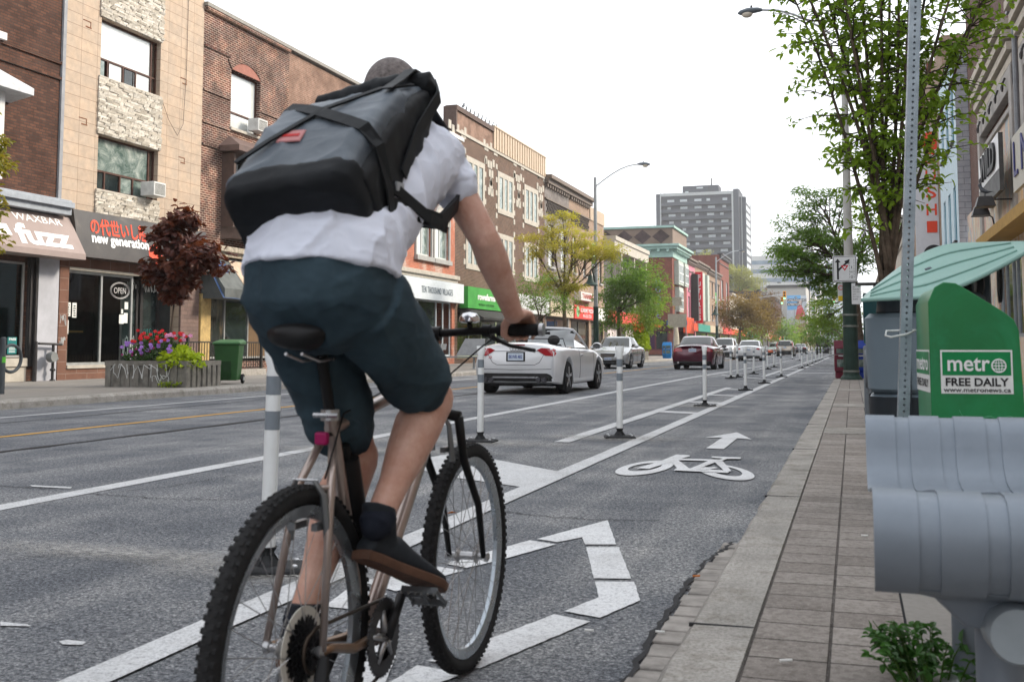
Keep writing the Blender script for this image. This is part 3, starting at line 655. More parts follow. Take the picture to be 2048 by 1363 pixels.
mb=MB(); FL.box(mb,22.6,25.4,.42,.5,-.1,.1); FL.box(mb,22.6,25.4,2.93,3.0,-.06,.08); wparts('ledge',mb,STONE,sw)
mb=MB(); q=(22.5,27.4)
mb.quad(FL.P(22.5,.3,-3),FL.P(27.4,.3,-3),FL.P(27.4,3.2,-3),FL.P(22.5,3.2,-3)); mb.quad(FL.P(22.5,.3,-.3),FL.P(27.4,.3,-.3),FL.P(27.4,.3,-3),FL.P(22.5,.3,-3)); mb.quad(FL.P(27.4,.3,-.3),FL.P(27.4,3.2,-.3),FL.P(27.4,3.2,-3),FL.P(27.4,.3,-3)); mb.quad(FL.P(22.5,3.2,-.3),FL.P(27.4,3.2,-.3),FL.P(27.4,3.2,-3),FL.P(22.5,3.2,-3))
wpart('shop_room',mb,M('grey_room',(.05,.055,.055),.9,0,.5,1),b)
mb=MB(); FL.box(mb,22.7,23.3,.5,1.0,-1.2,-.5); wpart('counter',mb,M('beige_board',(.4,.36,.28),.8),b)
mb=MB(); FL.box(mb,23.0,24.0,1.35,1.4,-1.0,-.6); wpart('shelf',mb,M('shelf_wood',(.4,.22,.08),.6),b)
PAPER=M('paper',(.66,.68,.66),.8,0,.1,8)
mb=MB()
for q in ((22.66,22.86,1.75,2.1),(22.92,23.08,1.72,2.1),(22.64,22.8,1.3,1.65),(24.78,24.98,1.6,1.85),(25.0,25.15,2.0,2.2),(24.98,25.14,1.62,1.9),(24.86,24.94,1.88,2.0)): mb.quad(FL.P(q[0],q[2],-.072),FL.P(q[1],q[2],-.072),FL.P(q[1],q[3],-.072),FL.P(q[0],q[3],-.072))
wparts('paper_notice',mb,PAPER,sw)
mb=MB()
for q in ((22.68,22.84,1.78,2.08),(22.94,23.06,1.76,2.06),(22.66,22.78,1.34,1.5)):
    for k in range(5):
        for j in range(3):
            a=q[0]+.01+(q[1]-q[0]-.04)*j/3+random.uniform(0,.02); z=q[2]+(q[3]-q[2])*k/5; mb.quad(FL.P(a,z,-.068),FL.P(a+.03,z,-.068),FL.P(a+.03,z+.03,-.068),FL.P(a,z+.03,-.068))
wpart('notice_print',mb,BLACKL,sw)
neon=M('pale_neon',(.5,.5,.5),.4)
lettering(sw,FL,'OPEN',24.52,2.42,.5,.16,neon,-.065,-.005)
mb=MB()
for rr in (1,1.12):
    pts=[FL.P(24.77+.36*rr*math.cos(a),2.5+.2*rr*math.sin(a),-.06) for a in [2*PI*k/28 for k in range(29)]]; mb.tube(pts,.008,4)
wpart('neon_ring',mb,neon,sw)
PR=M('reflected_red',(.16,.02,.025),.6)
lettering(sw,FL,'sushi house',25.0,1.95,2.0,.34,PR,-.5,.02,mirror=False)if False else None
dr=window(b,FL,25.5,26.3,.3,2.9,DARKM,PDARK,d=-.6,fw=.09,name='door'); dr2=window(b,FL,26.4,27.3,.3,2.9,DARKM,PDARK,d=-.6,fw=.12,name='door')
GRAF=M('white_graffiti',(.6,.61,.6),.7,0,.1)
def scribble(par,F,a,z,w,h,d,n=5,r=.012,seed=1,mat=None,name='graffiti'):
    rs=random.Random(seed); mb=MB(); x=0
    for k in range(n):
        pts=[]; ph=rs.uniform(0,6)
        for t_ in range(9):
            u=t_/8; pts.append(F.P(a+w*(k+u*.9)/n+w/n*.25*math.sin(ph+u*7),z+h*(.5+.48*math.sin(ph*1.7+u*rs.uniform(4,9))),d))
        mb.tube(pts,r,4)
    return wpart(name,mb,mat or GRAF,par)
scribble(dr,FL,25.6,.7,.7,.6,-.585,4,.014,3); scribble(dr2,FL,26.5,2.55,.75,.25,-.585,5,.012,5); scribble(dr2,FL,26.5,1.2,.7,.3,-.585,4,.006,9,M('teal_spray',(.05,.3,.28),.7)); scribble(dr,FL,25.6,2.6,.6,.22,-.585,5,.01,15)
scribble(b,FL,22.3,1.5,.25,.28,.075,3,.009,21); scribble(b,FL,22.34,1.0,.16,.22,.075,2,.018,23)
# gas pipe at the pier
t=thing('gas_meter_pipe','black standpipe with meter and cross bar between the wax bar and the tiled pier','pipe',(-18.75,21.9,.12))
mb=MB(); mb.tube([(-18.75,21.9,.12),(-18.75,21.9,1.05)],.035,10); mb.tube([(-18.75,21.4,1.05),(-18.75,22.2,1.03)],.03,8); mb.tube([(-18.8,21.35,.12),(-18.8,21.35,1.1)],.05,10); wpart('pipe',mb,DARKM,t,smooth=True)
mb=MB(); mb.lathe([(.0,-.08),(.12,-.08),(.14,0),(.12,.08),(0,.08)],(-18.68,21.78,.72),'X',14); mb.ball((-18.7,21.95,.68),.06); wpart('meter',mb,M('meter_grey',(.2,.21,.21),.5),t,smooth=True)
mb=MB(); mb.lathe([(.06,0),(.07,.03),(.05,.06)],(-18.75,21.9,.38),'Z',10); mb.lathe([(.06,0),(.07,.03),(.05,.06)],(-18.75,21.9,.12),'Z',10); wpart('coupling',mb,DARKM,t)
# ---- 3 old red brick building with arched window
b=thing('brick_building','sooty red brick building with one arched window and a small hooded bay beside it','building',(-19,28.4,0))
aw_=(29.95,31.75,8.05,9.95); bw_=(29.6,31.1,4.75,7.1)
shell(b,FL,28.36,33.7-GAP,.12,11.55,BR_RED,[aw_,bw_,(28.9,33.4,.5,3.0)],rev=.22,side=(1,1))
window(b,FL,*aw_,BROWNF,[(29.97,31.73,8.62,9.9,PSKY),(30.1,31.73,8.08,8.56,PSKY)],d=-.15,fw=.06,mull=(),trans=(8.6,),sill=STONE,sh=.1)
# segmental arch in proud brick
def seg_arch(par,F,a0,a1,z,rise,th,mat,d=.03,n=14,name='arch',fill=None):
    mb=MB(); c=(a0+a1)/2; hw=(a1-a0)/2; Rr=(hw*hw+rise*rise)/(2*rise); zc=z+rise-Rr; an=math.asin(min(1,hw/Rr))
    for k in range(n):
        t0=-an+2*an*k/n; t1=-an+2*an*(k+1)/n-.006
        q=[(c+r_*math.sin(t_),zc+r_*math.cos(t_)) for r_,t_ in ((Rr,t0),(Rr+th,t0),(Rr+th,t1),(Rr,t1))]
        mb.prism([F.P(u,v,-.02) for u,v in q],(F.out*(d+.02) if F.axis=='X' else 0,F.out*(d+.02) if F.axis=='Y' else 0,0))
    o=wpart(name,mb,mat,par)
    if fill:
        m2=MB(); pts=[F.P(a0,z,d-.02)]+[F.P(c+Rr*math.sin(-an+2*an*k/n),zc+Rr*math.cos(-an+2*an*k/n),d-.02) for k in range(n+1)]+[F.P(a1,z,d-.02)]; m2.add(pts,[tuple(range(len(pts)))]); wpart('tympanum',m2,fill,par)
    return o
seg_arch(b,FL,29.95,31.75,9.95,.35,.34,BR_RED,.035,fill=M('tympanum_red',(.3,.13,.1),.8))
aircon(b,FL,31.0,8.12,.6,.42,.4)
mb=MB()
for z in (7.2,7.9,8.9,10.3): FL.box(mb,28.38,29.9,z,z+.06,0,.045)
FL.box(mb,28.38,33.6,11.45,11.56,-.02,.12); FL.box(mb,31.8,33.6,7.9,7.96,0,.045); FL.box(mb,31.8,33.6,8.9,8.96,0,.045); FL.box(mb,28.38,33.6,7.2,7.26,0,.044)
wparts('brick_band',mb,BR_RED,b); mb=MB(); FL.box(mb,28.34,41,11.56,11.68,-.3,.14); wpart('parapet_cap',mb,M('coping',(.24,.23,.21),.7),b)
o=window(b,FL,*bw_,DARKM,PDARK,d=.02,fw=.12,mull=(30.3,)); mb=MB(); lo=[FL.P(29.3,7.15,0),FL.P(33.0,7.15,0),FL.P(33.0,7.15,.75),FL.P(29.3,7.15,.75)]; hi=[p+Vector((0,0,.18)) for p in lo]; tp=[FL.P(29.9,7.75,0),FL.P(32.4,7.75,0),FL.P(32.4,7.7,.1),FL.P(29.9,7.7,.1)]
mb.loft([lo,hi,tp]); wpart('hood',mb,M('hood_brown',(.13,.09,.08),.6),b)
mb=MB(); mb.prism([FL.P(29.5,4.4,0),FL.P(32.8,4.4,0),FL.P(32.4,4.4,.5),FL.P(29.9,4.4,.5)],(0,0,.35)); FL.box(mb,31.2,32.7,4.75,7.12,0,.45); FL.box(mb,29.5,29.62,4.75,7.12,0,.45); wpart('bay_frame',mb,M('bay_brown',(.09,.06,.05),.6),b)
mb=MB(); mb.quad(FL.P(31.5,4.95,.455),FL.P(32.5,4.95,.455),FL.P(32.5,6.9,.455),FL.P(31.5,6.9,.455)); wpart('bay_pane',mb,PMID,b)
mb=MB(); FL.box(mb,28.4,40.9,3.95,4.12,-.02,.35); FL.box(mb,28.4,40.9,3.8,3.95,-.02,.22); wpart('cornice',mb,M('weathered_stone',(.34,.3,.24),.9,0,.4,9),b,bevel=.015)
aw=MB(); aw.prism([FL.P(28.5,3.75,.02),FL.P(28.5,3.75,.1),FL.P(28.5,2.75,.85),FL.P(28.5,2.45,.85),FL.P(28.5,2.45,.02)],(0,12.0,0)); am=M('dark_awning',(.1,.11,.11),.8,0,.3,2); ao=wpart('awning',aw,am,b)
mb=MB(); mb.quad(FL.P(29.75,2.8,.83),FL.P(31.1,2.8,.83),FL.P(31.1,3.7,.16),FL.P(29.75,3.7,.16)); wpart('awning_panel',mb,M('panel_pink',(.42,.33,.25),.8,0,.3,3),ao)
mb=MB(); mb.quad(FL.P(28.4,2.45,.86),FL.P(29.35,2.45,.86),FL.P(29.35,3.6,.3),FL.P(28.4,3.75,.12)); wpart('blue_flap',mb,M('flap_blue',(.02,.05,.13),.7),ao)
lettering(ao,FL,'Japanese',31.9,2.52,1.15,.24,WHITE,.856); lettering(ao,FL,'LLBO',30.2,2.55,.5,.14,WHITE,.856)
mb=text_mb('A N',FL.P(31.95,2.95,.72),(0,1,0),Vector((-.7,0,.9)),1.1,.5,.004,.02); wpart('lettering',mb,CREAM,ao)
mb=MB(); FL.box(mb,28.42,28.95,.14,2.6,.0,.08); wpart('pier',mb,M('ochre_brick_pier',(.42,.3,.13),.9,0,.25,7),b)
window(b,FL,28.98,33.3,.6,2.9,M('grey_alu',(.42,.44,.44),.4,.6),[(29,30.0,.62,2.88,PSHOP),(30.05,31.4,.62,2.88,PDARK),(31.45,33.2,.62,2.88,M('brown_board',(.14,.09,.05),.8))],d=-.1,fw=.06,mull=(30.02,31.42))
# tan extension with no gap
b=thing('brick_building','worn tan brick building with low parapet behind the cyclist backpack','building',(-19,33.7,0))
shell(b,FL,33.7,41-GAP,.12,11.5,BR_TAN,[(35,36.3,7.6,9.6),(38,39.3,7.6,9.6),(34.2,40.6,.5,2.9)],rev=.2,side=(1,1))
for a in (35,38): window(b,FL,a,a+1.3,7.6,9.6,BROWNF,PSKY,trans=(8.6,),sill=STONE)
window(b,FL,34.2,40.6,.5,2.9,DARKM,PDARK,mull=(36.4,38.5))
# ---- 4 orange brick with arched windows
b=thing('brick_shop_house','orange brick house with tall round arched windows over the pale villages shop sign','building',(-19,41,0))
q=[yz(832,470),yz(861,470),yz(868,480),yz(896,480)]
z0,z1=yz(846,512)[1],yz(846,440)[1]
wins=[(q[0][0],q[1][0]),(q[2][0],q[3][0]),(42.3,43.9)]
shell(b,FL,41,50.6-GAP,.12,11.3,BR_ORANGE,[(a,c,z0,z1) for a,c in wins]+[(42,50.2,.5,3.2)],rev=.2,side=(1,1))
for a,c in wins:
    m=(a+c)/2; window(b,FL,a,c,z0,z1,PALEF,[(a+.1,m-.05,z0+.1,z1-.1,PSKY),(m+.05,c-.1,z0+.1,z1-.1,PMID)],d=-.08,fw=.12,mull=(m,),sill=TRIM_G,sh=.22,sd=.18,so=.2)
    seg_arch(b,FL,a-.02,c+.02,z1,(c-a)/2*.95,.16,TRIM_G,.1,18,fill=M('tympanum_pale',(.42,.4,.37),.8)); mb=MB(); FL.box(mb,a-.17,a,z0,z1,-.02,.08); FL.box(mb,c,c+.17,z0,z1,-.02,.08); FL.box(mb,m-.1,m+.1,z1+(c-a)/2-.05,z1+(c-a)/2+.3,-.02,.16); wparts('window_surround',mb,TRIM_G,b,bevel=.02)
mb=MB(); FL.box(mb,41,50.6,11.3,11.5,-.3,.5); FL.box(mb,41,50.6,11.15,11.3,-.05,.35); FL.box(mb,41,50.6,10.95,11.08,-.05,.18); wpart('cornice',mb,TRIM_W,b,bevel=.02)
mb=MB(); FL.box(mb,41,50.6,4.3,4.5,-.02,.3); FL.box(mb,41,50.6,4.15,4.3,-.02,.18); wpart('shop_cornice',mb,STONE,b,bevel=.02)
s0,s1=yz(918,590,-18.6)[0],yz(830,590,-18.6)[0]
mb=MB(); FL.box(mb,42.2,50.85,3.15,4.1,0,.4); sg=wpart('shop_sign',mb,M('sign_pale_blue',(.55,.6,.64),.6,0,.05),b)
lettering(sg,FL,'TEN THOUSAND VILLAGES',yz(843,570,-18.6)[0],3.45,yz(905,580,-18.6)[0]-yz(843,570,-18.6)[0],.3,M('slate_letters',(.06,.09,.12),.5),.41,-.006,space=1.15)
window(b,FL,42,50.2,.5,3.2,M('pale_blue_frame',(.42,.48,.52),.5),[(42.1,46,.6,3.1,PSHOP),(46.05,48.2,.6,3.1,PDARK)],d=-.08,fw=.1,mull=(46,48.3,49.2))
# ---- 5 umber brick with pale blocks
b=thing('brick_apartment_block','dark umber brick block with pale stone checks and tripled stone framed windows','building',(-19,50.6,0))
H5=yz(1090,332)[1]
w5=[(930,967.5,312,None),(994,1026.5,0,0),(1047.8,1075.8,0,0)]
zt=yz(1010,349)[1]; zb=yz(1010,431)[1]; zt2=yz(1010,470)[1]; zb2=zt2-(zt-zb)
spans=[(yz(a,694)[0],yz(c,694)[0]) for a,c,_,_ in w5]
ops=[(a,c,zb,zt) for a,c in spans]+[(a,c,zb2,zt2) for a,c in spans]+[(51,66.8,.4,3.1)]
shell(b,FL,50.6,67.25-GAP,.12,12.0,BR_UMBER,ops,rev=.35)
for a,c in spans:
    for z_0,z_1 in ((zb,zt),(zb2,zt2)):
        L=c-a; o=window(b,FL,a,c,z_0,z_1,STONE,[(a+.1,c-.1,z_0+.05,z_1-.05,PMID)],d=.05,fw=.3,mull=(a+L*.36,a+L*.64)); 
        mb=MB(); FL.box(mb,a+L*.38,a+L*.62,z_0+.3,z_1-.3,-.1,-.02); wpart('white_sash',mb,PALEF,o)
mb=MB(); rs=random.Random(4)
def blk(a,z,w=.34,h=.42): FL.box(mb,a,a+w,z,z+h,-.02,.025)
cx_=[(spans[i][1]+spans[i+1][0])/2 for i in range(2)]+[(spans[2][1]+67.2)/2,spans[0][0]-1.2]
for c in cx_:
    for (u,v) in ((-1.6,1.2),(-.9,1.0),(0,1.2),(.9,1.0),(1.5,1.25),(-1.2,.1),(-.6,-.1),(0,-.1),(.6,.1),(-.3,-.7),(.3,-.7),(0,-1.3),(-.5,-2.0),(.35,-2.0)):
        blk(c+u*.72-.17,zt+v*.8)
    for k in range(6): 
        pass
    mb.prism([FL.P(c-.3,zb+1.3,-.02),FL.P(c,zb+.7,-.02),FL.P(c+.3,zb+1.3,-.02),FL.P(c,zb+1.9,-.02)],(.045,0,0))
for a,c in spans:
    for z in (zb,zb2):
        for k in range(5): blk(a-.3,z+.2+k*.75,.3,.3); blk(c,z+.2+k*.75,.3,.3)
wparts('stone_block',mb,STONE,b)
mb=MB(); FL.box(mb,50.6,67.2,11.9,12.05,-.1,.06); wpart('stone_band',mb,STONE,b)
m57=yz(985,275)[0]
mb=MB(); FL.box(mb,50.6,m57,12.05,13.0,-.4,.02); wpart('brick_parapet',mb,BR_TAN,b)
mb=MB(); FL.box(mb,50.5,m57,13.0,13.25,-.5,.12); FL.box(mb,50.45,50.62,12.0,13.2,-.6,.1); wpart('parapet_cap',mb,M('cap_brown',(.09,.06,.05),.7),b)
COR=NG('corrugated_steel'); g=COR; wv=g.n.new('ShaderNodeTexWave'); wv.bands_direction='Y'; wv.inputs['Scale'].default_value=1.2; g.l(g.co(),wv.inputs[0]); g.set(g.ramp(wv.outputs[0],[(.2,(.36,.27,.18)),(.6,(.5,.4,.29))]),.5,.1); g.bump(wv.outputs[0],.6,.03); COR=g.m
mb=MB(); y=m57
while y<67.2: FL.box(mb,y,min(67.2,y+.34),12.06,13.3,-.1,.1); FL.box(mb,y+.34,min(67.24,y+.5),12.06,13.3,-.1,.05); y+=.5
FL.box(mb,m57,67.24,13.3,13.38,-.15,.14); wpart('metal_cladding',mb,M('tan_steel',(.46,.36,.26),.5,0,.08),b)
mb=MB()
for k in range(9):
    y=52+k*.62; mb.tube([FL.P(y,13.2,.0),FL.P(y+.1,13.55,.1),FL.P(y+.35,13.6,.0),FL.P(y+.45,13.25,-.1)],.02,4)
wparts('bird_wire',mb,DARKM,b)
# shop fronts of this block
GS=M('sign_green',(.05,.3,.05),.5,0,.15,1.5)
mb=MB(); a0=yz(918,600)[0]+.1; a1=yz(988,600)[0]; FL.box(mb,a0,a1,2.95,4.05,.0,.45); sg=wpart('shop_sign',mb,GS,b)
lettering(sg,FL,'rowefarms',a0+(a1-a0)*.27,3.42,(a1-a0)*.52,.36,WHITE,.46,.03); lettering(sg,FL,'NATURAL LOCAL MEATS',a0+(a1-a0)*.3,3.12,(a1-a0)*.45,.12,M('dark_green_letters',(.02,.09,.02),.6),.46)
mb=MB(); mb.prism([FL.P(a0,2.9,.02),FL.P(a0,2.9,.4),FL.P(a0,2.45,1.3),FL.P(a0,2.35,1.3),FL.P(a0,2.35,.02)],(0,a1-a0,0)); wpart('awning',mb,M('black_awning',(.03,.03,.03),.8),b)
mb=MB(); FL.box(mb,a1+.2,66.9,3.0,4.1,0,.4); wpart('shop_sign',mb,M('sign_grey',(.5,.52,.52),.6,0,.2,2),b)
window(b,FL,51,66.8,.4,3.1,M('green_frame',(.3,.36,.22),.6),[(51.2,55,.5,3,PSHOP),(55.1,60,.5,3,PDARK),(60.1,63,.5,3,PSHOP),(63.1,66.7,.5,3,PDARK)],d=-.1,fw=.14,mull=(53,55,57.5,60,63,65))
t=thing('perched_bird','small dark bird standing on the parapet corner of the umber brick block','bird',(-18.95,51.6,13.25))
def bird(t,s=1.0):
    mb=MB(); mb.rings([((0,-.16*s,.1*s),(.005,0,0),(0,0,.004)),((0,-.08*s,.1*s),(.035*s,0,0),(0,.01,.02*s)),((0,0,.12*s),(.06*s,0,0),(0,.02*s,.055*s)),((0,.07*s,.16*s),(.05*s,0,0),(0,-.02*s,.05*s)),((0,.1*s,.22*s),(.026*s,0,0),(0,-.02*s,.026*s)),((0,.115*s,.255*s),(.03*s,0,0),(0,-.02*s,.026*s)),((0,.13*s,.28*s),(.012*s,0,0),(0,-.01*s,.01*s))],12); mb.tube([(0,.13*s,.262*s),(0,.165*s,.255*s)],[.009*s,.002],6)
    for k in (-1,1): mb.tube([(k*.02*s,0,.09*s),(k*.02*s,.01*s,0)],.006*s,5)
    return mb.build('body',M('pigeon',(.06,.065,.075),.6,0,.4,20),t,smooth='all')
bird(t,1.3)
# ---- 6 grey + buff row
def rowhouse(label,y0,y1,z,wm,cornice=None,cols=2,floors=1,wz=(6.0,8.6),fm=DARKM,pm=PSKY,name='row_house',shop=None,sill=TRIM_G,shopz=3.0,ws=.9,cat='building',arch=False,extra=None,X=-19.0,out=1,depth=11,side=(1,1),fh=3.6):
    F=Fac('X',X,out); b=thing(name,label,cat,(X,min(y0,y1),0)); ops=[]; L=y1-y0
    for f in range(floors):
        for c in range(cols):
            a=y0+L*(c+.5)/cols; ops.append((a-ws/2,a+ws/2,wz[0]+f*fh,wz[1]+f*fh))
    shell(b,F,y0,y1-GAP,.1,z,wm,ops+[(y0+.4,y1-.4,.5,shopz-.05)],rev=.2,side=side,depth=depth)
    for o_ in ops:
        window(b,F,*o_,fm,pm,trans=((o_[2]+o_[3])/2,),sill=sill,sh=.15,sd=.12)
        if arch: seg_arch(b,F,o_[0]-.05,o_[1]+.05,o_[3],.2,.25,STONE,.05)
    if cornice:
        mb=MB(); F.box(mb,y0,y1-.02,z,z+.25,-.3,.5); F.box(mb,y0,y1-.02,z-.3,z,-.02,.28); F.box(mb,y0,y1-.02,z-1.35,z-1.25,-.02,.12)
        for k in range(int(L/.6)): F.box(mb,y0+.1+k*.6,y0+.35+k*.6,z-.55,z-.3,-.02,.2)
        wpart('cornice',mb,cornice,b)
    sm=shop or M('sign_cream',(.5,.46,.38),.7,0,.2,2)
    mb=MB(); F.box(mb,y0+.15,y1-.15,shopz,shopz+.95,0,.35); sg=wpart('shop_sign',mb,sm,b)
    window(b,F,y0+.4,y1-.4,.5,shopz-.05,DARKM,[(y0+.5,y0+L*.45,.55,shopz-.1,PDARK),(y0+L*.5,y1-.5,.55,shopz-.1,PSHOP)],fw=.12,mull=(y0+L*.47,))
    return b,F,sg
y=[67.25,73.6,79.9,84.8]
b,F,sg=rowhouse('grey painted brick house with patterned frieze under a dark moulded cornice',y[0],y[1],12.0,BR_GREY,M('cornice_umber',(.16,.13,.11),.7),2,1,(6.3,9.1),shop=M('sign_tan',(.45,.38,.28),.7),ws=1.3)
def lattice(par,F,a0,a1,z,n,mat):
    mb=MB(); d=(a1-a0)/n
    for k in range(n):
        for j in range(4): F.box(mb,a0+k*d+(j%2)*d/2,a0+k*d+d/2+(j%2)*d/2,z+j*.22,z+j*.22+.18,-.02,.07)
    wpart('brick_lattice',mb,mat,par)
lattice(b,F,y[0]+.4,y[1]-.8,9.75,14,M('lattice_dark',(.07,.06,.055),.9))
b,F,sg=rowhouse('brown brick house with open brick lattice frieze beneath a shared moulded cornice',y[1],y[2],12.0,BR_BUFF,M('cornice_umber',(.16,.13,.11),.7),2,1,(6.3,9.0),shop=M('sign_red',(.55,.05,.04),.6))
lattice(b,F,y[1]+.4,y[2]-.4,9.75,14,M('lattice_dark',(.07,.06,.055),.9))
ELP=MB(); c=F.P(y[1]+1.1,3.5,.36); ELP.add([c+Vector((0,.45*math.cos(a),.42*math.sin(a))) for a in [2*PI*k/20 for k in range(20)]],[tuple(range(20))]); wpart('green_emblem',ELP,M('emblem_green',(.2,.42,.2),.6),sg)
lettering(sg,F,'GOURMET PIZZA',y[1]+1.9,3.5,4.0,.28,WHITE,.36,.01); lettering(sg,F,'416-532-7220',y[1]+2.6,3.12,2.6,.24,WHITE,.36)
mb=MB(); F.box(mb,y[1]+1.5,y[1]+6,4.35,4.95,0,.5); ts=wpart('tanning_sign',mb,M('white_sign',(.6,.6,.58),.6),b); lettering(ts,F,'TANNING',y[1]+1.8,4.47,3.8,.38,M('tan_red',(.35,.04,.02),.6),.51,.02)
b,F,sg=rowhouse('narrow buff brick house with round headed windows and tan metal parapet',y[2],y[3],10.7,BR_BUFF,None,2,1,(6.0,8.0),arch=True,shop=M('white_sign',(.6,.6,.58),.6))
lettering(sg,F,'BLOOR FRUIT',y[2]+.9,3.3,3.2,.35,REDL,.36,.01)if False else None
mb=MB(); yy=y[2]
while yy<y[3]-.1: F.box(mb,yy,yy+.3,10.7,11.7,-.3,.08); yy+=.36
wpart('metal_parapet',mb,M('tan_steel',(.46,.36,.26),.5,0,.08),b)
# ---- 7 concrete slab roof building
b=thing('flat_roof_building','low building with thick concrete slab roof on pale columns behind the green tree','building',(-19,84.8,0)); F=FL
shell(b,F,84.8+GAP,99.8,.1,8.6,M('dark_grey_wall',(.09,.085,.08),.8,0,.2,1),[(86,98.5,.5,3.0)],rev=.2)  # dark grey wall colour with slight random tone
mb=MB(); F.box(mb,84.85,100,8.8,9.6,-10,.9); F.box(mb,84.85,100.05,9.6,9.95,-10,1.0); wpart('roof_slab',mb,M('slab_beige',(.42,.39,.34),.8,0,.12,2),b)
mb=MB()
for a in (88,93.5,99.2): F.box(mb,a,a+.35,3.9,8.8,.3,.8)
wparts('column',mb,STONE,b); mb=MB(); F.box(mb,85,99.8,2.95,3.9,0,.6); sg=wpart('shop_sign',mb,M('sign_red',(.55,.05,.04),.6),b)
window(b,F,86,98.5,.5,3.0,TRIM_W,[(86.2,90,.6,2.9,M('posters',(.5,.45,.45),.6,0,.6,2)),(90.1,94,.6,2.9,PDARK),(94.1,98.3,.6,2.9,M('posters',(.5,.45,.45),.6,0,.6,2))],fw=.15,mull=(90,94))
# ---- 8 corner house past the side street
b=thing('corner_building','red brick corner building with teal cornice and dark geometric parapet panel','building',(-19,120,0))
FS=Fac('Y',119.6,-1); ops=[(121.5,124.3,5.2,7.4),(121.2,124.6,8.3,10.4),(126,128.6,8.3,10.4),(120.4,129.6,.5,2.8)]
H8=11.3
shell(b,FL,119.6,130.5-GAP,.1,H8,BR_WINE,ops,rev=.2,side=(0,1))
mb=MB(); FS.wall(mb,-30,-19,.1,H8,[(-22.6,-19.5,.6,2.9)],.2); wpart('side_wall',mb,BR_WINE,b)
window(b,FS,-22.6,-19.5,.6,2.9,M('oxblood_frame',(.12,.03,.04),.6),[(-22.4,-21,.7,2.8,M('plum_pane',(.05,.02,.06),.2)),(-20.9,-19.6,.7,2.8,PDARK)],fw=.15,mull=(-21,))
TC=M('teal_cornice',(.3,.44,.4),.7,0,.12,2)
mb=MB(); 
for (dz,z_0,z_1) in ((.9,H8+.9,H8+1.15),(.65,H8+.6,H8+.9),(.12,H8-.3,H8+.6)):
    mb.box(-30,-19+dz,119.6-dz,130.4,z_0,z_1)
for k in range(10): mb.box(-29+k*1.05,-28.7+k*1.05,119.6-.6,119.6,H8+.3,H8+.6); mb.box(-19,-18.45,120+k*1.0,120.3+k*1.0,H8+.3,H8+.6)
wpart('cornice',mb,TC,b)
mb=MB(); mb.box(-30,-18.9,119.5,130.2,H8+1.15,H8+3.0); pr=wpart('parapet',mb,M('parapet_brown',(.2,.15,.12),.8,0,.1,1),b)
mb=MB(); mb.box(-30,-18.7,119.3,130.3,H8+3.0,H8+3.25); wpart('parapet_cap',mb,TC,pr)
mb=MB()
for k in range(5):
    x=-28.6+k*2.1; 
    for s_ in (1,.55): mb.prism([(x-1*s_,119.48-.01/s_,H8+2.05),(x,119.48-.01/s_,H8+2.05-.8*s_),(x+1*s_,119.48-.01/s_,H8+2.05),(x,119.48-.01/s_,H8+2.05+.8*s_)],(0,-.03,0))
wparts('parapet_diamond',mb,M('diamond_dark',(.07,.05,.05),.8,0,.4,1),pr)
for o_ in ops[:3]: 
    L=o_[1]-o_[0]; mb=MB(); FL.box(mb,o_[0]-.15,o_[1]+.15,o_[2]-.25,o_[3]+.35,-.02,.5); bo=wpart('bay',mb,M('bay_green',(.4,.45,.4),.7),b); F2=Fac('X',-18.5,1); window(bo,F2,o_[0],o_[1],o_[2],o_[3],PALEF,PMID,d=.06,fw=.18,mull=(o_[0]+L/3,o_[0]+2*L/3),trans=((o_[2]+o_[3])/2,))
mb=MB(); mb.box(-30,-18.5,119.1,130.3,3.75,3.95); wpart('shop_cornice',mb,DARKM,b)
mb=MB(); mb.box(-24,-18.9,119.4,130.2,2.9,3.75); sg=wpart('shop_sign',mb,M('sign_plum',(.06,.02,.03),.7),b)
fsg=M('orange_letters',(.7,.16,.05),.5)
lettering(sg,FS,'Yogi',-21.6,3.1,1.5,.5,fsg,.21,.02) if False else wpart('orange_beast_emblem',MB().prism([(-21.6,119.38,3.2),(-21.2,119.38,3.1),(-20.9,119.38,3.25),(-20.4,119.38,3.15),(-20.1,119.38,3.35),(-20.2,119.38,3.6),(-20.8,119.38,3.5),(-21.4,119.38,3.55)],(0,-.03,0)),fsg,sg)
for k,c in enumerate('HOOSE'):
    s_=.62; o=wpart('wall_letter',text_mb(c,(-20.9,119.57,8.0-k*.95),(1,0,0),(0,0,1),.6,.7,.05,.02),M('blue_grey_letters',(.2,.26,.36),.5),b)
mb=MB(); FL.box(mb,124,130,2.6,4.4,.5,.9); wpart('red_fascia',mb,M('sign_orange_red',(.65,.08,.03),.6,0,.5,1.2),b)
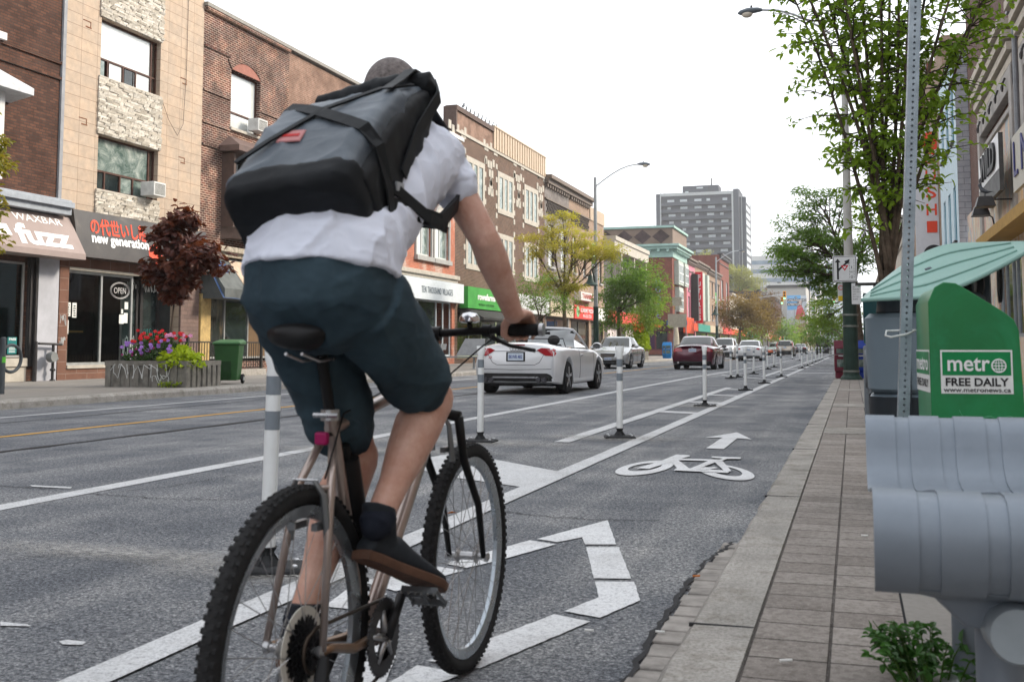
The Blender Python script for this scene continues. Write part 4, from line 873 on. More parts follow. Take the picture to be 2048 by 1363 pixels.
# ---- far rows, left
PINK=M('pink_paint',(.5,.18,.24),.7,0,.15,1)
rows=[('pink painted house with tall narrow windows beside the corner building',130.5,137.8,11.6,PINK,M('cornice_umber',(.16,.13,.11),.7),2,(4.6,7.2),'narrow'),
('brown brick terrace with boxed bays and satellite dish beyond the pink house',137.8,150,11.8,BR_BUFF,M('cornice_umber',(.16,.13,.11),.7),3,(4.8,7.2),''),
('buff brick terrace with deep dark eaves left of the tall wine red house',150,165,11.6,BR_BUFF,M('cornice_umber',(.16,.13,.11),.7),4,(4.8,7.0),''),
('tall wine red brick house with black cornice rising above its neighbours',165,178,15,BR_WINE,DARKM,2,(5,8),''),
('low cream fronted shop with flat roof past the tall wine red house',178,205,9.6,M('cream_render',(.42,.38,.32),.8,0,.15,1),STONE,4,(4.6,6.6),''),
('brown brick shop row behind the amber street tree',205,235,9.2,BR_BUFF,TRIM_G,5,(4.6,6.6),''),
('black painted gable house with brown roof under the blank grey block',235,262,13,M('black_paint',(.045,.04,.045),.8),DARKM,4,(5,7.5),''),
('plum painted shop with burger board near the yellow traffic lights',262,285,11.5,M('plum_render',(.3,.1,.14),.8,0,.2,.5),DARKM,3,(5,7.5),''),
('dark brown house with mansard roof left of the tall mural',285,318,13.5,BR_DARK,DARKM,4,(5,7.5),''),
('pale green low building below the big mural',318,370,9,M('mint_render',(.3,.42,.34),.8,0,.2,.3),TRIM_G,6,(4.6,6.6),''),
('cream low shops at the far left end of the street',370,430,9,M('cream_render',(.42,.38,.32),.8,0,.15,1),TRIM_G,6,(4.6,6.6),'')]
for k,(lb,a,c,z,m_,cn,nc,wz,_) in enumerate(rows):
    b,F,sg=rowhouse(lb,a,c,z,m_,cn,nc,2 if z>10.5 else 1,wz,ws=(c-a)/nc*.4,shop=[M('sign_orange_red',(.65,.08,.03),.6,0,.5,1.2),M('sign_teal',(.04,.25,.2),.6),M('sign_tan',(.45,.38,.28),.7),M('sign_red',(.55,.05,.04),.6)][k%4],sill=None if k>3 else TRIM_G,fh=3.3)
    if k==0:
        mb=MB(); F.box(mb,a+3.4,a+4.2,4.2,10,.1,.9); wpart('projecting_panel',mb,DARKM,b)
    if k==1:
        mb=MB(); F.box(mb,a-.6,a-.3,4.0,10.5,.1,1.0); sg2=wpart('vertical_sign',mb,M('sign_scarlet',(.6,.02,.04),.5),b)
        FS2=Fac('Y',a-.6,-1)
        for j,ch in enumerate('FUTURES'): wpart('sign_letter',text_mb(ch,(-18.65,a-.62,9.5-j*.86),(1,0,0),(0,0,1),.45,.62,.02,.02),WHITE,sg2)
        for j in range(2): mb=MB(); F.box(mb,a+2.5+j*4.6,a+4.4+j*4.6,4.4,10.6,.0,.7); bo=wpart('bay',mb,M('bay_green',(.4,.45,.4),.7),b)
        mb=MB(); mb.lathe([(.01,0),(.3,.06),(.5,.16),(.48,.18),(.28,.09),(.01,.03)],F.P(a+1.2,8.4,.2),'X',16); wpart('satellite_dish',mb,TRIM_W,b)
# ---- towers
def slab_tower():
    Y=395; x0=onY(1313,500,Y).x; x1=onY(1489,500,Y).x; zt=onY(1400,389,Y).z
    b=thing('apartment_tower','dark slate apartment tower with long balconies and roof plant room','building',(x0,Y,0)); F=Fac('Y',Y,-1)
    sm=M('slate_cladding',(.07,.078,.095),.7,0,.08,.1); pm=M('recess_slate',(.09,.115,.135),.6,0,.15,.2)
    xa=x0+(x1-x0)*.06; xb=x0+(x1-x0)*.865
    mb=MB(); mb.box(x0,xa,Y,Y+16,0,zt+.8); mb.box(xb+.6,x1-1.8,Y,Y+16,0,zt+1.6); mb.box(xa,xb,Y+1.6,Y+16,0,zt); mb.box(x1-1.8,x1+.4,Y+3,Y+24,0,zt-1); wparts('wall',mb,sm,b)
    mb=MB(); mb.box(xa,xb,Y-.1,Y+.4,zt-.2,zt+.9); mb.box(xa-.4,xa,Y-.2,Y+1.6,0,zt+.9); mb.box(xb,xb+.6,Y-.2,Y+1.6,0,zt+.9); mb.box(x1-1.2,x1-.9,Y+2.9,Y+3,0,zt-1); wparts('pale_fin',mb,M('fin_grey',(.4,.42,.42),.7),b)
    fl=14.6*Y/2150*1.0; n=int(zt/fl)
    rs=random.Random(3)
    for k in range(n):
        z=zt-1.0-(k+1)*fl
        mb=MB(); mb.box(xa,xb,Y,Y+.25,z,z+1.25); mb.box(xa,xb,Y+.25,Y+1.6,z,z+.2); wpart('balcony',mb,sm,b)
        if z>onY(1400,640,Y).z:
            mb=MB()
            for j in range(5):
                xx=xa+(xb-xa)*(.08+.19*j)+rs.uniform(-.3,.8); wd=rs.choice((1.3,1.7,2.6))
                mb.box(xx,xx+wd,Y+1.5,Y+1.58,z+.75,z+fl-.35)
            wparts('window',mb,M('pane_white',(.55,.6,.62),.3),b)
            mb=MB(); mb.box(x1+.41,x1+.46,Y+5,Y+20,z+.8,z+2.4); wpart('side_window',mb,M('pane_white',(.55,.6,.62),.3),b)
    p0=onY(1365,375,Y+4).x; p1=onY(1437,375,Y+4).x; pz=onY(1400,371,Y+4).z
    mb=MB(); mb.box(p0,p1,Y+4,Y+13,zt,pz); o=wpart('plant_room',mb,sm,b); mb=MB(); mb.box(p0+1,p0+2.2,Y+3.93,Y+3.98,zt+.7,zt+1.9); mb.box(p0+5.2,p0+7.6,Y+3.93,Y+3.98,pz-1.1,pz-.6); wpart('plant_room_window',mb,M('pane_white',(.55,.6,.62),.3),o)
    cx=onY(1422,360,Y+5).x; mb=MB(); mb.tube([(cx,Y+6,pz),(cx,Y+6,onY(1422,351,Y).z)],.25,8); wpart('chimney',mb,DARKM,b)
    mb=MB()
    for px_,pt,pbm in ((1418,358,388),(1456,362,385),(1480,366,384),(1321,380,391),(1329,384,391)):
        xx=onY(px_,380,Y+1).x; mb.tube([(xx,Y+1,zt),(xx,Y+1,onY(px_,pt,Y).z)],.09,5)
        if px_==1418: mb.box(xx-.15,xx+.15,Y+.9,Y+1.2,zt+1.5,zt+3)
    wparts('antenna',mb,DARKM,b)
slab_tower()
def far_block(label,x0p,x1p,ytop,Y,depth,m_,band=None,pitch=3.2,sidepx=None,bandw=.45,name='office_block',ybase=690):
    x0=onY(x0p,600,Y).x; x1=onY(x1p,600,Y).x; z=onY((x0p+x1p)/2,ytop,Y).z
    b=thing(name,label,'building',(x0,Y,0)); mb=MB(); mb.box(x0,x1,Y,Y+depth,0,z); wpart('wall',mb,m_,b)
    if band:
        k=1; mb=MB(); ms=MB()
        while z-k*pitch>2 and k<60:
            zz=z-k*pitch; mb.box(x0+.6,x1-.6,Y-.15,Y,zz,zz+pitch*bandw)
            if sidepx: ms.box(x1,x1+.15,Y+1,Y+depth-1,zz,zz+pitch*bandw)
            k+=1
        wpart('window_band',mb,band,b)
        if sidepx: wpart('side_window_band',ms,band,b)
    return b,x0,x1,z
BW=M('pale_concrete',(.5,.51,.5),.8,0,.06,.1); GB=M('blue_pane',(.16,.22,.28),.3,0,.2,.3)
b,x0,x1,z=far_block('white horizontally banded hospital block behind the street trees',1502,1640,510,520,30,BW,GB,4.2)
mb=MB(); mb.box(x0+10,x0+24,530,545,z,z+5); mb.box(onY(1580,500,530).x,onY(1625,500,530).x,530,548,z,onY(1600,464,530).z); wpart('plant_room',mb,BW,b)
b,x0,x1,z=far_block('blank grey walled theatre block behind the far shops',1535,1612,573,330,40,M('blank_grey',(.36,.35,.33),.85,0,.05,.1))
mb=MB(); mb.box(x0-.3,x1+.3,329.6,330.2,z-.3,z+.5); mb.box(x0+12,x0+12.3,329.8,330,0,z); wpart('roof_edge',mb,DARKM,b)
mb=MB(); mb.box(onY(1498,600,335).x,x0,336,350,0,onY(1510,574,336).z); wpart('annex',mb,M('annex_grey',(.2,.2,.21),.8),b)
# mural
t=thing('wall_mural','huge painted advertisement with a figure in a red coat below the grey block','mural',(onY(1575,600,322).x,322,8))
xa,xb=onY(1573,600,322).x,onY(1613,600,322).x; za,zb_=onY(1590,640,322).z,onY(1590,591,322).z
mb=MB(); mb.box(xa,xb,322,322.6,za,zb_); wpart('board',mb,M('mural_grey',(.45,.5,.55),.6,0,.3,.15),t)
mb=MB(); mb.box(xa+.2,xa+4.0,321.9,322,za+3,za+7.2); wpart('blue_panel',mb,M('mural_blue',(.1,.35,.65),.6),t)
mb=MB(); mb.prism([(xb-3.3,321.9,za+.2),(xb-.4,321.9,za+.2),(xb-.6,321.9,za+2.4),(xb-1.5,321.9,za+4.4),(xb-2.6,321.9,za+4.0)],(0,-.1,0)); wpart('red_coat',mb,M('mural_red',(.5,.05,.06),.6),t)
mb=MB(); mb.ball((xb-1.9,321.9,za+5.3),.75,.1,.9); wpart('dark_hair',mb,M('mural_dark',(.05,.05,.07),.6),t); mb=MB(); mb.ball((xb-1.75,321.75,za+5.1),.42,.08,.6); wpart('pale_face',mb,M('mural_skin',(.5,.4,.36),.6),t)
mb=MB(); mb.box(xa+.2,xa+5.6,321.85,321.95,zb_-1.7,zb_-.9); mb.box(xa+.2,xa+4.2,321.85,321.95,zb_-2.9,zb_-2.1); wpart('caption_bar',mb,DARKM,t)
wpart('lettering',text_mb('UNLEASHING',(xa+.4,321.83,zb_-1.6),(1,0,0),(0,0,1),5,.6,.02),WHITE,t); wpart('lettering',text_mb('AMBITION',(xa+.4,321.83,zb_-2.8),(1,0,0),(0,0,1),3.6,.6,.02),WHITE,t)
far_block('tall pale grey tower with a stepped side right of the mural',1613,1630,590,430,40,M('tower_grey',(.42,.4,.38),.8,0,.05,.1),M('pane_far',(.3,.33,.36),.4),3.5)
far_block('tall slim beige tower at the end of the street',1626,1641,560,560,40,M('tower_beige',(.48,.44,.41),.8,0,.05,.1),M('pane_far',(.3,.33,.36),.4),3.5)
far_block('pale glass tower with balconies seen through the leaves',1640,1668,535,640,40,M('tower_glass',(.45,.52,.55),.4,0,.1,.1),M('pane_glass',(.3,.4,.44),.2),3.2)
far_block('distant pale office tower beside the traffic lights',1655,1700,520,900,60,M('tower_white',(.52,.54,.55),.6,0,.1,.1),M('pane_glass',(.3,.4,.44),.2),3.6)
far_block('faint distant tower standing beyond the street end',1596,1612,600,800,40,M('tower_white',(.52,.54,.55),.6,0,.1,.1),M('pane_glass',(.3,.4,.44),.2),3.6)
# ================================================================== RIGHT HAND BUILDINGS
FR=Fac('X',3.9,-1)
MUR=NG('mural_paint'); g=MUR
mp=g.n.new('ShaderNodeMapping'); mp.inputs['Scale'].default_value=(1,1.3,.8); g.l(g.co(),mp.inputs[0])
n=g.n.new('ShaderNodeTexVoronoi'); n.inputs['Scale'].default_value=2.6; n.inputs['Randomness'].default_value=1
ns=g.n.new('ShaderNodeTexNoise'); ns.inputs['Scale'].default_value=2.2; ns.inputs['Detail'].default_value=3; g.l(mp.outputs[0],ns.inputs['Vector'])
vm=g.n.new('ShaderNodeVectorMath'); vm.operation='ADD'; g.l(mp.outputs[0],vm.inputs[0]); g.l(ns.outputs['Color'],vm.inputs[1]); g.l(vm.outputs[0],n.inputs['Vector'])
sp=g.n.new('ShaderNodeSeparateColor'); g.l(n.outputs['Color'],sp.inputs[0])
c=g.ramp(sp.outputs[0],[(0,(.68,.58,.4)),(.25,(.72,.66,.56)),(.42,(.55,.3,.24)),(.55,(.62,.56,.38)),(.68,(.28,.42,.52)),(.8,(.62,.55,.48)),(.92,(.6,.35,.1)),(1,(.4,.48,.42))])
c=g.mix(g.ramp(g.noise(12,4,.8,dist=1.5),[(.5,(0,0,0)),(.54,(.75,.75,.75)),(.6,(0,0,0))]),c,(.62,.54,.44))
c=g.mix(g.ramp(g.noise(7,3,.7,dist=2),[(.56,(0,0,0)),(.6,(.8,.8,.8)),(.63,(0,0,0))]),c,(.5,.12,.09)); c=g.mix(g.ramp(g.noise(8.3,3,.7,dist=2),[(.38,(0,0,0)),(.4,(.7,.7,.7)),(.43,(0,0,0))]),c,(.1,.25,.42))
g.set(g.mix(.2,c,(.7,.62,.52)),.8); MUR=g.m
b=thing('painted_brick_building','tall dark brick building with mural painted shopfront and grey framed arcade panels on the right','building',(3.9,20,0))
BRF=brick('fine_brown_brick',(.13,.07,.055),(.09,.05,.04),(.26,.2,.18),dirt=.2,bump=.6)
mb=MB(); FR.wall(mb,14,38.55,5.3,15,[(26.9,30.6,5.0,8.1)] and []); mb.quad((3.9,14,5.3),(3.9,14,15),(14,14,15),(14,14,5.3)); mb.quad((3.9,-40,0),(3.9,-40,7),(14,-40,7),(14,-40,0)); mb.quad((3.9,-40,5.3),(3.9,14,5.3),(3.9,14,7),(3.9,-40,7)); mb.quad((3.9,38.55,5),(3.9,38.55,15),(14,38.55,15),(14,38.55,5)); wpart('wall',mb,BRF,b)  # lower stretch behind the camera is unseen, added to block sky light
FM_=Fac('X',3.75,-1)
mb=MB(); FM_.wall(mb,-40,38.5,.1,5.3,[(27.0,31.2,1.2,3.15)],.25); mb.quad((3.75,-40,5.3),(3.9,-40,5.3),(3.9,38.5,5.3),(3.75,38.5,5.3)); wpart('mural_wall',mb,MUR,b)  # also extended unseen behind the camera to block sky light
window(b,FM_,27.0,31.2,1.2,3.15,M('steel_frame',(.3,.33,.36),.4,.5),[(27.1,31.1,1.25,3.1,PDARK)],fw=.09,mull=(28.2,28.9,30.1),d=-.05)
for (a0,a1,zt_) in ((27.2,34.3,8.2),(19.0,25.9,8.2)):
    fr=MB(); FR.box(fr,a0,a0+.45,3.9,zt_-.6,0,.22); FR.box(fr,a1-.45,a1,3.9,zt_-.6,0,.22); FR.box(fr,a0,a1,zt_-1.1,zt_-.55,0,.2); FR.box(fr,a0+.45,a1-.45,zt_-1.5,zt_-1.35,0,.12); o=wpart('arcade_frame',fr,M('arcade_grey',(.36,.34,.32),.7,0,.15,3),b,bevel=.02)
    cr=MB()
    for k in range(4): FR.box(cr,a0-.05-k*.0,a1+.05,zt_-.55+k*.28,zt_-.55+k*.28+.2,0,.2+.09*k)
    wpart('stepped_cornice',cr,M('cream_cornice',(.5,.45,.38),.8,0,.1,3),o)
    pn=MB(); FR.box(pn,a0+.45,a1-.45,5.3,zt_-1.5,0,.05); wpart('mural_panel',pn,MUR,b)
    for k in range(5):
        a=a0+.9+k*(a1-a0-1.8)/4; hk=MB(); pts=[FR.P(a+.02,zt_-.72,.22),FR.P(a+.02,zt_-.95,.3)]+[FR.P(a-.1+.12*math.cos(t),zt_-.95-.12*math.sin(t),.3) for t in (0,.8,1.6,2.4,3.1,3.8)]; hk.tube(pts,.025,5); wpart('hook_bracket',hk,DARKM,o)
mb=MB(); mb.tube([FR.P(26.5,5.3,.2),FR.P(26.5,8.6,.2)],.06,8); FR.box(mb,26.35,26.65,8.6,9.0,.05,.35); wpart('drainpipe',mb,M('pipe_grey',(.25,.26,.28),.5),b)
mb=MB(); FM_.box(mb,31.5,32.3,5.0,5.35,0,.25); FM_.box(mb,31.6,32.2,4.8,5.0,0,.15); FM_.box(mb,34.0,34.9,3.7,3.95,0,.2); wpart('blue_capital',mb,M('bright_blue',(.05,.3,.5),.5),b)
mb=MB(); FM_.box(mb,18,30.9,3.55,3.8,0,.55); wpart('wooden_ledge',mb,M('ochre_wood',(.4,.24,.06),.7),b)
sg=MB(); FM_.box(sg,27.0,31.0,4.6,5.95,.3,.4); so_=wpart('shop_sign',sg,M('sign_charcoal',(.06,.06,.06),.5,0,.4,3),b)
mb=MB(); FM_.box(mb,27.0,31.0,5.1,5.95,.4,.41); wpart('sign_face',mb,WHITE,so_)
r=FM_.right(); wpart('lettering',text_mb('WILD',FM_.P(30.3,5.2,.42),r,(0,0,1),2.9,.66,.05,.03),BLACKL,so_); wpart('lettering',text_mb('THE',FM_.P(30.85,5.15,.42),r,(0,0,1),.5,.25,.02,.01),BLACKL,so_)
sg=MB(); FM_.box(sg,19.2,25.4,4.3,5.5,.25,.33); so_=wpart('shop_sign',sg,M('sign_cream2',(.5,.48,.42),.6,0,.05),b); wpart('lettering',text_mb('L MART',FM_.P(25.1,4.6,.34),r,(0,0,1),4.6,.75,.02),M('navy_letters',(.03,.03,.15),.5),so_)
def flood(loc,aim,label):
    t=thing('floodlight',label,'floodlight',loc); mb=MB(); mb.tube([(.0,0,0),(-.12,-.1,.55),(-.35,-.2,.7)] if aim else [(0,0,0),(-.5,-.05,.0)],.022,6); wpart_=mb.build('arm',DARKM,t)
    x,z=(-.4,.72) if aim else (-.62,-.06)
    mb=MB(); mb.loft([[(x-.22,-.3,z-.12),(x+.22,-.3,z-.12),(x+.22,.2,z-.12),(x-.22,.2,z-.12)],[(x-.15,-.2,z+.13),(x+.15,-.2,z+.13),(x+.15,.12,z+.13),(x-.15,.12,z+.13)]]); mb.build('lamp_head',DARKM,t,bevel=.01); return t
flood((3.7,30.6,3.8),1,'black floodlight on a bent arm above the ochre wooden ledge'); flood((3.7,27.6,4.45),0,'black floodlight under the pigeon beside the shop sign'); flood((3.7,34.2,3.75),0,'black floodlight on a short arm in front of the pale blue building')
pg=thing('pigeon','dark pigeon perched on a floodlight on the mural wall','pigeon',(3.1,27.6,4.52),R(60)); bird(pg,1.15)
# blue painted building
b=thing('blue_building','pale blue painted building with tall narrow windows and grey brick side','building',(3.5,38.6,0)); FB=Fac('X',3.5,-1)
BLU=M('pale_blue_paint',(.52,.64,.7),.8,0,.07,3,bump=.6,bscale=18); TL=M('teal_frame',(.08,.25,.32),.5)
ops=[(a,a+.95,z0,z1) for a in (39.4,41.5,43.6) for z0,z1 in ((4.6,6.5),(8.05,10.0))]+[(39.2,45.4,.5,3.0)]
shell(b,FB,38.6,45.8,.1,11.2,BLU,ops,rev=.2,side=(0,1))
for o_ in ops[:-1]: window(b,FB,*o_,TL,M('blue_pane',(.16,.22,.28),.3,0,.2,.3),fw=.1,d=-.05,sill=DARKM,sh=.08,sd=.1)
window(b,FB,*ops[-1],DARKM,PDARK,mull=(41,43))
mb=MB(); mb.quad((3.5,38.6,.1),(3.5,38.6,10.9),(6.5,38.6,10.9),(6.5,38.6,.1)); wpart('side_wall',mb,brick('pale_grey_brick',(.36,.37,.4),(.32,.33,.36),(.2,.2,.22),bw=.4,rh=.2,ms=.012,dirt=.1),b)
# white banner sign building
b=thing('brick_shop','brown brick shop with tall white vertical banner sign past the pale blue building','building',(3.7,45.8,0)); FN=Fac('X',3.7,-1)
shell(b,FN,45.8+GAP,56,.1,13.5,BR_BUFF,[(50.5,52,5,7.2),(53,54.5,5,7.2),(50.5,52,8.8,11),(53,54.5,8.8,11),(46.5,55.5,.5,3)],rev=.2)
for o_ in ((50.5,52,5,7.2),(53,54.5,5,7.2),(50.5,52,8.8,11),(53,54.5,8.8,11)): window(b,FN,*o_,DARKM,PDARK,sill=STONE)
window(b,FN,46.5,55.5,.5,3,DARKM,PDARK,mull=(49,52))
mb=MB(); mb.box(2.75,3.69,49.6,49.8,3.6,10.6); vs_=wpart('vertical_sign',mb,M('banner_white',(.6,.62,.66),.5,0,.04),b)
def disc(cx,cz,r_,y,h=0): m=MB(); m.add([(cx+r_*math.cos(a),y,cz+r_*math.sin(a)) for a in [2*PI*k/24 for k in range(24)]],[tuple(range(24))]); return m
wpart('red_emblem',disc(3.45,9.9,.42,49.59),REDL,vs_)
for j,ch in enumerate('SUSHI'): wpart('lettering',text_mb(ch,(3.2,49.59,8.9-j*.75),(1,0,0),(0,0,1),.42,.5,.01,.01),REDL,vs_)
wpart('dark_emblem',disc(3.45,4.95,.42,49.59),BLACKL,vs_); wpart('emblem_centre',disc(3.5,4.95,.28,49.585),WHITE,vs_); wpart('emblem_dot',disc(3.55,4.95,.16,49.58),REDL,vs_)
for k,(lb,a,c,z,m_) in enumerate([('tall wine red brick house behind the trees on the right',56,66,15,BR_WINE),('brown brick walk up with drainpipes on the right row',66,80,11,BR_BUFF),('pale rendered house behind the far trees on the right row',80,100,10,M('cream_render',(.42,.38,.32),.8,0,.15,1)),('red brick row at the far right end of the street',100,160,10,BR_ORANGE),('long buff row furthest away on the right side',160,330,9,BR_BUFF)]):
    rowhouse(lb,a,c,z,m_,STONE,3+k,2 if z>10.5 else 1,(5,7),X=3.8,out=-1,ws=1.2,fh=3.4)
# ================================================================== STREET FURNITURE
POSTW=M('post_white',(.74,.76,.76),.45,0,.05,8); POSTG=M('reflective_grey',(.2,.23,.26),.35); RUB=M('black_rubber',(.025,.026,.028),.75,0,.3,30,bump=.3); STEEL=M('steel',(.5,.51,.53),.35,.8)
def make_post():
    t=thing('flexible_post','white flexible lane post','delineator post')
    mb=MB(); 
    def ring(z,rx,ry): return [(rx*math.cos(2*PI*i/20),ry*math.sin(2*PI*i/20),z) for i in range(20)]
    mb.loft([ring(.1,.032,.032),ring(.87,.032,.032),ring(.905,.042,.026),ring(.962,.047,.019),ring(.966,.043,.015)]); mb.build('tube',POSTW,t,smooth=True)
    for z0,z1 in ((.6,.68),(.75,.83)): 
        m=MB(); m.loft([ring(z0,.0328,.0328),ring(z1,.0328,.0328)],caps=False); m.build('reflective_band',POSTG,t,smooth=True)
    mb=MB(); mb.lathe([(.062,.02),(.055,.035),(.028,.07),(.03,.085),(.042,.105)],(0,0,0),'Z',16)
    for k in range(6):
        a=k*PI/3; mb.add([(.022*math.cos(a),.022*math.sin(a),.09),(.068*math.cos(a),.068*math.sin(a),.022),(.022*math.cos(a),.022*math.sin(a),.022)],[(0,1,2)])
    mb.build('rubber_spring',RUB,t)
    mb=MB()
    o=[(-.16,-.11),(.16,-.11),(.16,.11),(-.16,.11)]; mb.loft([[(x,y,.0) for x,y in o],[(x,y,.018) for x,y in o],[(x*.9,y*.86,.03) for x,y in o]]); bs=mb.build('base_plate',RUB,t,bevel=.004)
    for x,y in ((-.12,-.07),(.12,-.07),(-.12,.07),(.12,.07)): m=MB(); m.lathe([(.013,.028),(.013,.038),(.007,.042)],(x,y,0),'Z',8); m.build('bolt',STEEL,bs)
    for x in (-.0335,.0335): m=MB(); m.lathe([(.006,-.004),(.006,.004)],(x,0,.155),'X',6); m.build('screw',STEEL,t)
    return t
p0=make_post(); PG='white flexible posts along the bike lane'
def lbp(k): return ['largest white post with grey bands behind the rear bicycle wheel','white post beside the silver car bumper, at the cyclist front wheel','white post next to the ladder markings left of the bicycle symbol','white post in front of the maroon sedan'][k]
spots=[(-2.41,4.15),(-3.6,10.34),(-2.36,11.24),(-2.3,17.65),(-3.56,33.5),(-3.5,34.9),(-2.28,24.4),(-3.38,39.3),(-2.24,29.2),(-3.6,53),(-3.5,47.6),(-2.2,35.7),(-4.45,86),(-3.6,79),(-2.17,50.0),(-2.19,56.7),(-2.22,64.2),(-2.26,71.9),(-2.25,78.8),(-2.24,86),(-2.2,112),(-2.2,119),(-2.2,127),(-2.2,136),(-2.2,146),(-2.2,158),(-2.2,190),(-2.2,205),(-2.2,222),(-2.2,240)]
far_l={6:'white post standing nearer than its line, fourth from the bike symbol',8:'white post fifth from the bicycle symbol along the bike lane',4:'left one of two white posts by the maroon sedan rear wheel',5:'right one of two white posts by the maroon sedan rear wheel',7:'white post before the white sedan bumper middle',9:'white post in front of the white sedan right wheel',10:'white post nearest the gold car left wheel',12:'thin far post on the traffic side, under the gold car right wheel',13:'thin far post on the traffic side, before the black sedan',11:'white post at the bike lane below the gap between gold car and black sedan'}
for i,(x,y) in enumerate(spots):
    o=p0 if i==0 else copy_tree(p0); o.location=(x,y,.006); o.rotation_euler=(R(random.uniform(-.8,.8)),R(random.uniform(-1,1)),R(random.uniform(-20,20)) if i else R(28)); o['group']=PG
    o['label']=lbp(i) if i<4 else far_l.get(i,'small distant white lane post in the row along the bike lane edge')
p0.rotation_euler=(0,R(1.2),R(25))
# perforated square sign post
ZN=M('galvanised',(.3,.35,.39),.45,.55,.2,12)
t=thing('perforated_post','blue grey galvanised square post with punched holes rising beside the green newspaper box','sign post',(.163,4.78,.1),R(4)); t.rotation_euler=(0,R(3.1),R(4))
mb=MB(); hw=.0225; th=.002; pitch=.0254; n=138; hr=.0052
# four faces with real square-ish (octagonal) holes
def perf(mb,ax):
    for k in range(n):
        z0=k*pitch; zc=z0+pitch/2
        oct_=[(hr*math.cos(R(22.5+45*i)),zc+hr*math.sin(R(22.5+45*i))) for i in range(8)]
        fr_=[(hw,zc+.0001),(hw,z0+pitch),(0,z0+pitch),(-hw,z0+pitch),(-hw,zc),(-hw,z0),(0,z0),(hw,z0)]
        # match outer ring angles to hole corners
        out=[(hw,zc+hr*.5),(hr*.5,z0+pitch),(-hr*.5,z0+pitch),(-hw,zc+hr*.5),(-hw,zc-hr*.5),(-hr*.5,z0),(hr*.5,z0),(hw,zc-hr*.5)]
        inn=oct_
        cor={0:(hw,z0+pitch),2:(-hw,z0+pitch),4:(-hw,z0),6:(hw,z0)}
        def V(p,d): 
            u,z=p; return {'-y':(u,-hw+d,z),'+y':(-u,hw-d,z),'-x':(-hw+d,-u,z),'+x':(hw-d,u,z)}[ax]
        for i in range(8):
            j=(i+1)%8; poly=[out[i]]+([cor[i]] if i in cor else [])+[out[j],inn[j],inn[i]]
            mb.add([V(p,0) for p in poly],[tuple(range(len(poly)))]); mb.add([V(inn[i],0),V(inn[j],0),V(inn[j],th),V(inn[i],th)],[(0,1,2,3)])
for ax in ('-y','+y','-x','+x'): perf(mb,ax)
mb.build('post',ZN,t,weld=True)
mb=MB(); mb.tube([(.03,-.03,.93),(-.0,-.045,.915),(-.06,-.03,.9),(-.08,-.01,.905),(-.075,.015,.925),(-.02,.035,.93),(.05,.03,.935),(.09,-.02,.96),(.1,-.04,.985)],.0045,6); mb.build('wire_tie',M('white_cable',(.6,.62,.6),.5),t,smooth='all')
# news box
GRN=NG('news_green'); g=GRN; g.set(g.mix(g.ramp(g.noise(5,6,.7,dist=.6),[(.42,(0,0,0)),(.75,(.5,.5,.5))]),g.ramp(g.noise(1.7,3),[(.3,(.003,.13,.035)),(.7,(.006,.22,.06))]),(.02,.3,.13)),.35); GRN=g.m
t=thing('newspaper_box','green free daily newspaper box with slanted top behind the metal bench','newspaper box',(.278,4.3,.1),R(3.7))
prof=[(0,.5),(0,1.03),(.02,1.075),(.05,1.092),(.09,1.087),(.13,1.062),(.25,.98),(.28,.955),(.296,.92),(.31,.5)]
mb=MB(); mb.prism([(x,0,z) for x,z in prof],(0,.42,0)); mb.build('body',GRN,t,bevel=.012,smooth=True)
mb=MB(); mb.prism([(-.006,-.012,.5),(-.006,-.012,1.03),(.018,-.012,1.084),(.05,-.012,1.102),(.092,-.012,1.097),(.135,-.012,1.07),(.256,-.012,.988),(.288,-.012,.96),(.304,-.012,.92),(.318,-.012,.5)],(0,.011,0)); mb.build('side_panel',GRN,t,bevel=.004)
mb=MB(); mb.lathe([(.05,-.0),(.05,.5)],(.15,.22,0),'Z',12); mb.box(.02,.28,.05,.4,0,.03); mb.build('pedestal',M('box_leg',(.05,.06,.06),.6),t)
dc=MB(); dc.quad((.03,-.0145,.69),(.277,-.0145,.69),(.277,-.0145,.85),(.03,-.0145,.85)); lb_=dc.build('label_panel',M('decal_white',(.75,.77,.76),.5,0,.05,20),t)
dc=MB(); dc.quad((.036,-.0155,.757),(.271,-.0155,.757),(.271,-.0155,.843),(.036,-.0155,.843)); dc.build('label_green',M('decal_green',(.01,.22,.07),.4),lb_)
tt=lambda s,x,z,w_,h_,m_,bo=0,nm='lettering': text_mb(s,(x,-.0165,z),(1,0,0),(0,0,1),w_,h_,.0005,bo).build(nm,m_,lb_)
tt('metr',.054,.772,.146,.05,WHITE,.015); tt('FREE DAILY',.046,.718,.216,.03,BLACKL,.025); tt('www.metronews.ca',.038,.696,.23,.014,BLACKL,.012)
mb=MB()
for k in range(3): pass
gx,gz,gr=.23,.792,.0235
mb.torus((gx,-.0165,gz),(0,1,0),gr,.0028,24,5); mb.tube([(gx-gr,-.0165,gz),(gx+gr,-.0165,gz)],.0016,4); mb.tube([(gx,-.0165,gz-gr),(gx,-.0165,gz+gr)],.0016,4)
for s_ in (.45,-.45): mb.tube([(gx+s_*gr*math.cos(a),-.0165,gz+gr*math.sin(a)) for a in [-1.5+3*k/8 for k in range(9)]],.0014,4); mb.tube([(gx-gr*.85,-.0165,gz+s_*gr),(gx+gr*.85,-.0165,gz+s_*gr)],.0014,4)
mb.build('globe_emblem',WHITE,lb_)
dc=MB(); dc.quad((-.001,.43,.69),(-.001,.04,.69),(-.001,.04,.85),(-.001,.43,.85)); l2=dc.build('side_label',M('decal_white',(.75,.77,.76),.5,0,.05,20),t)
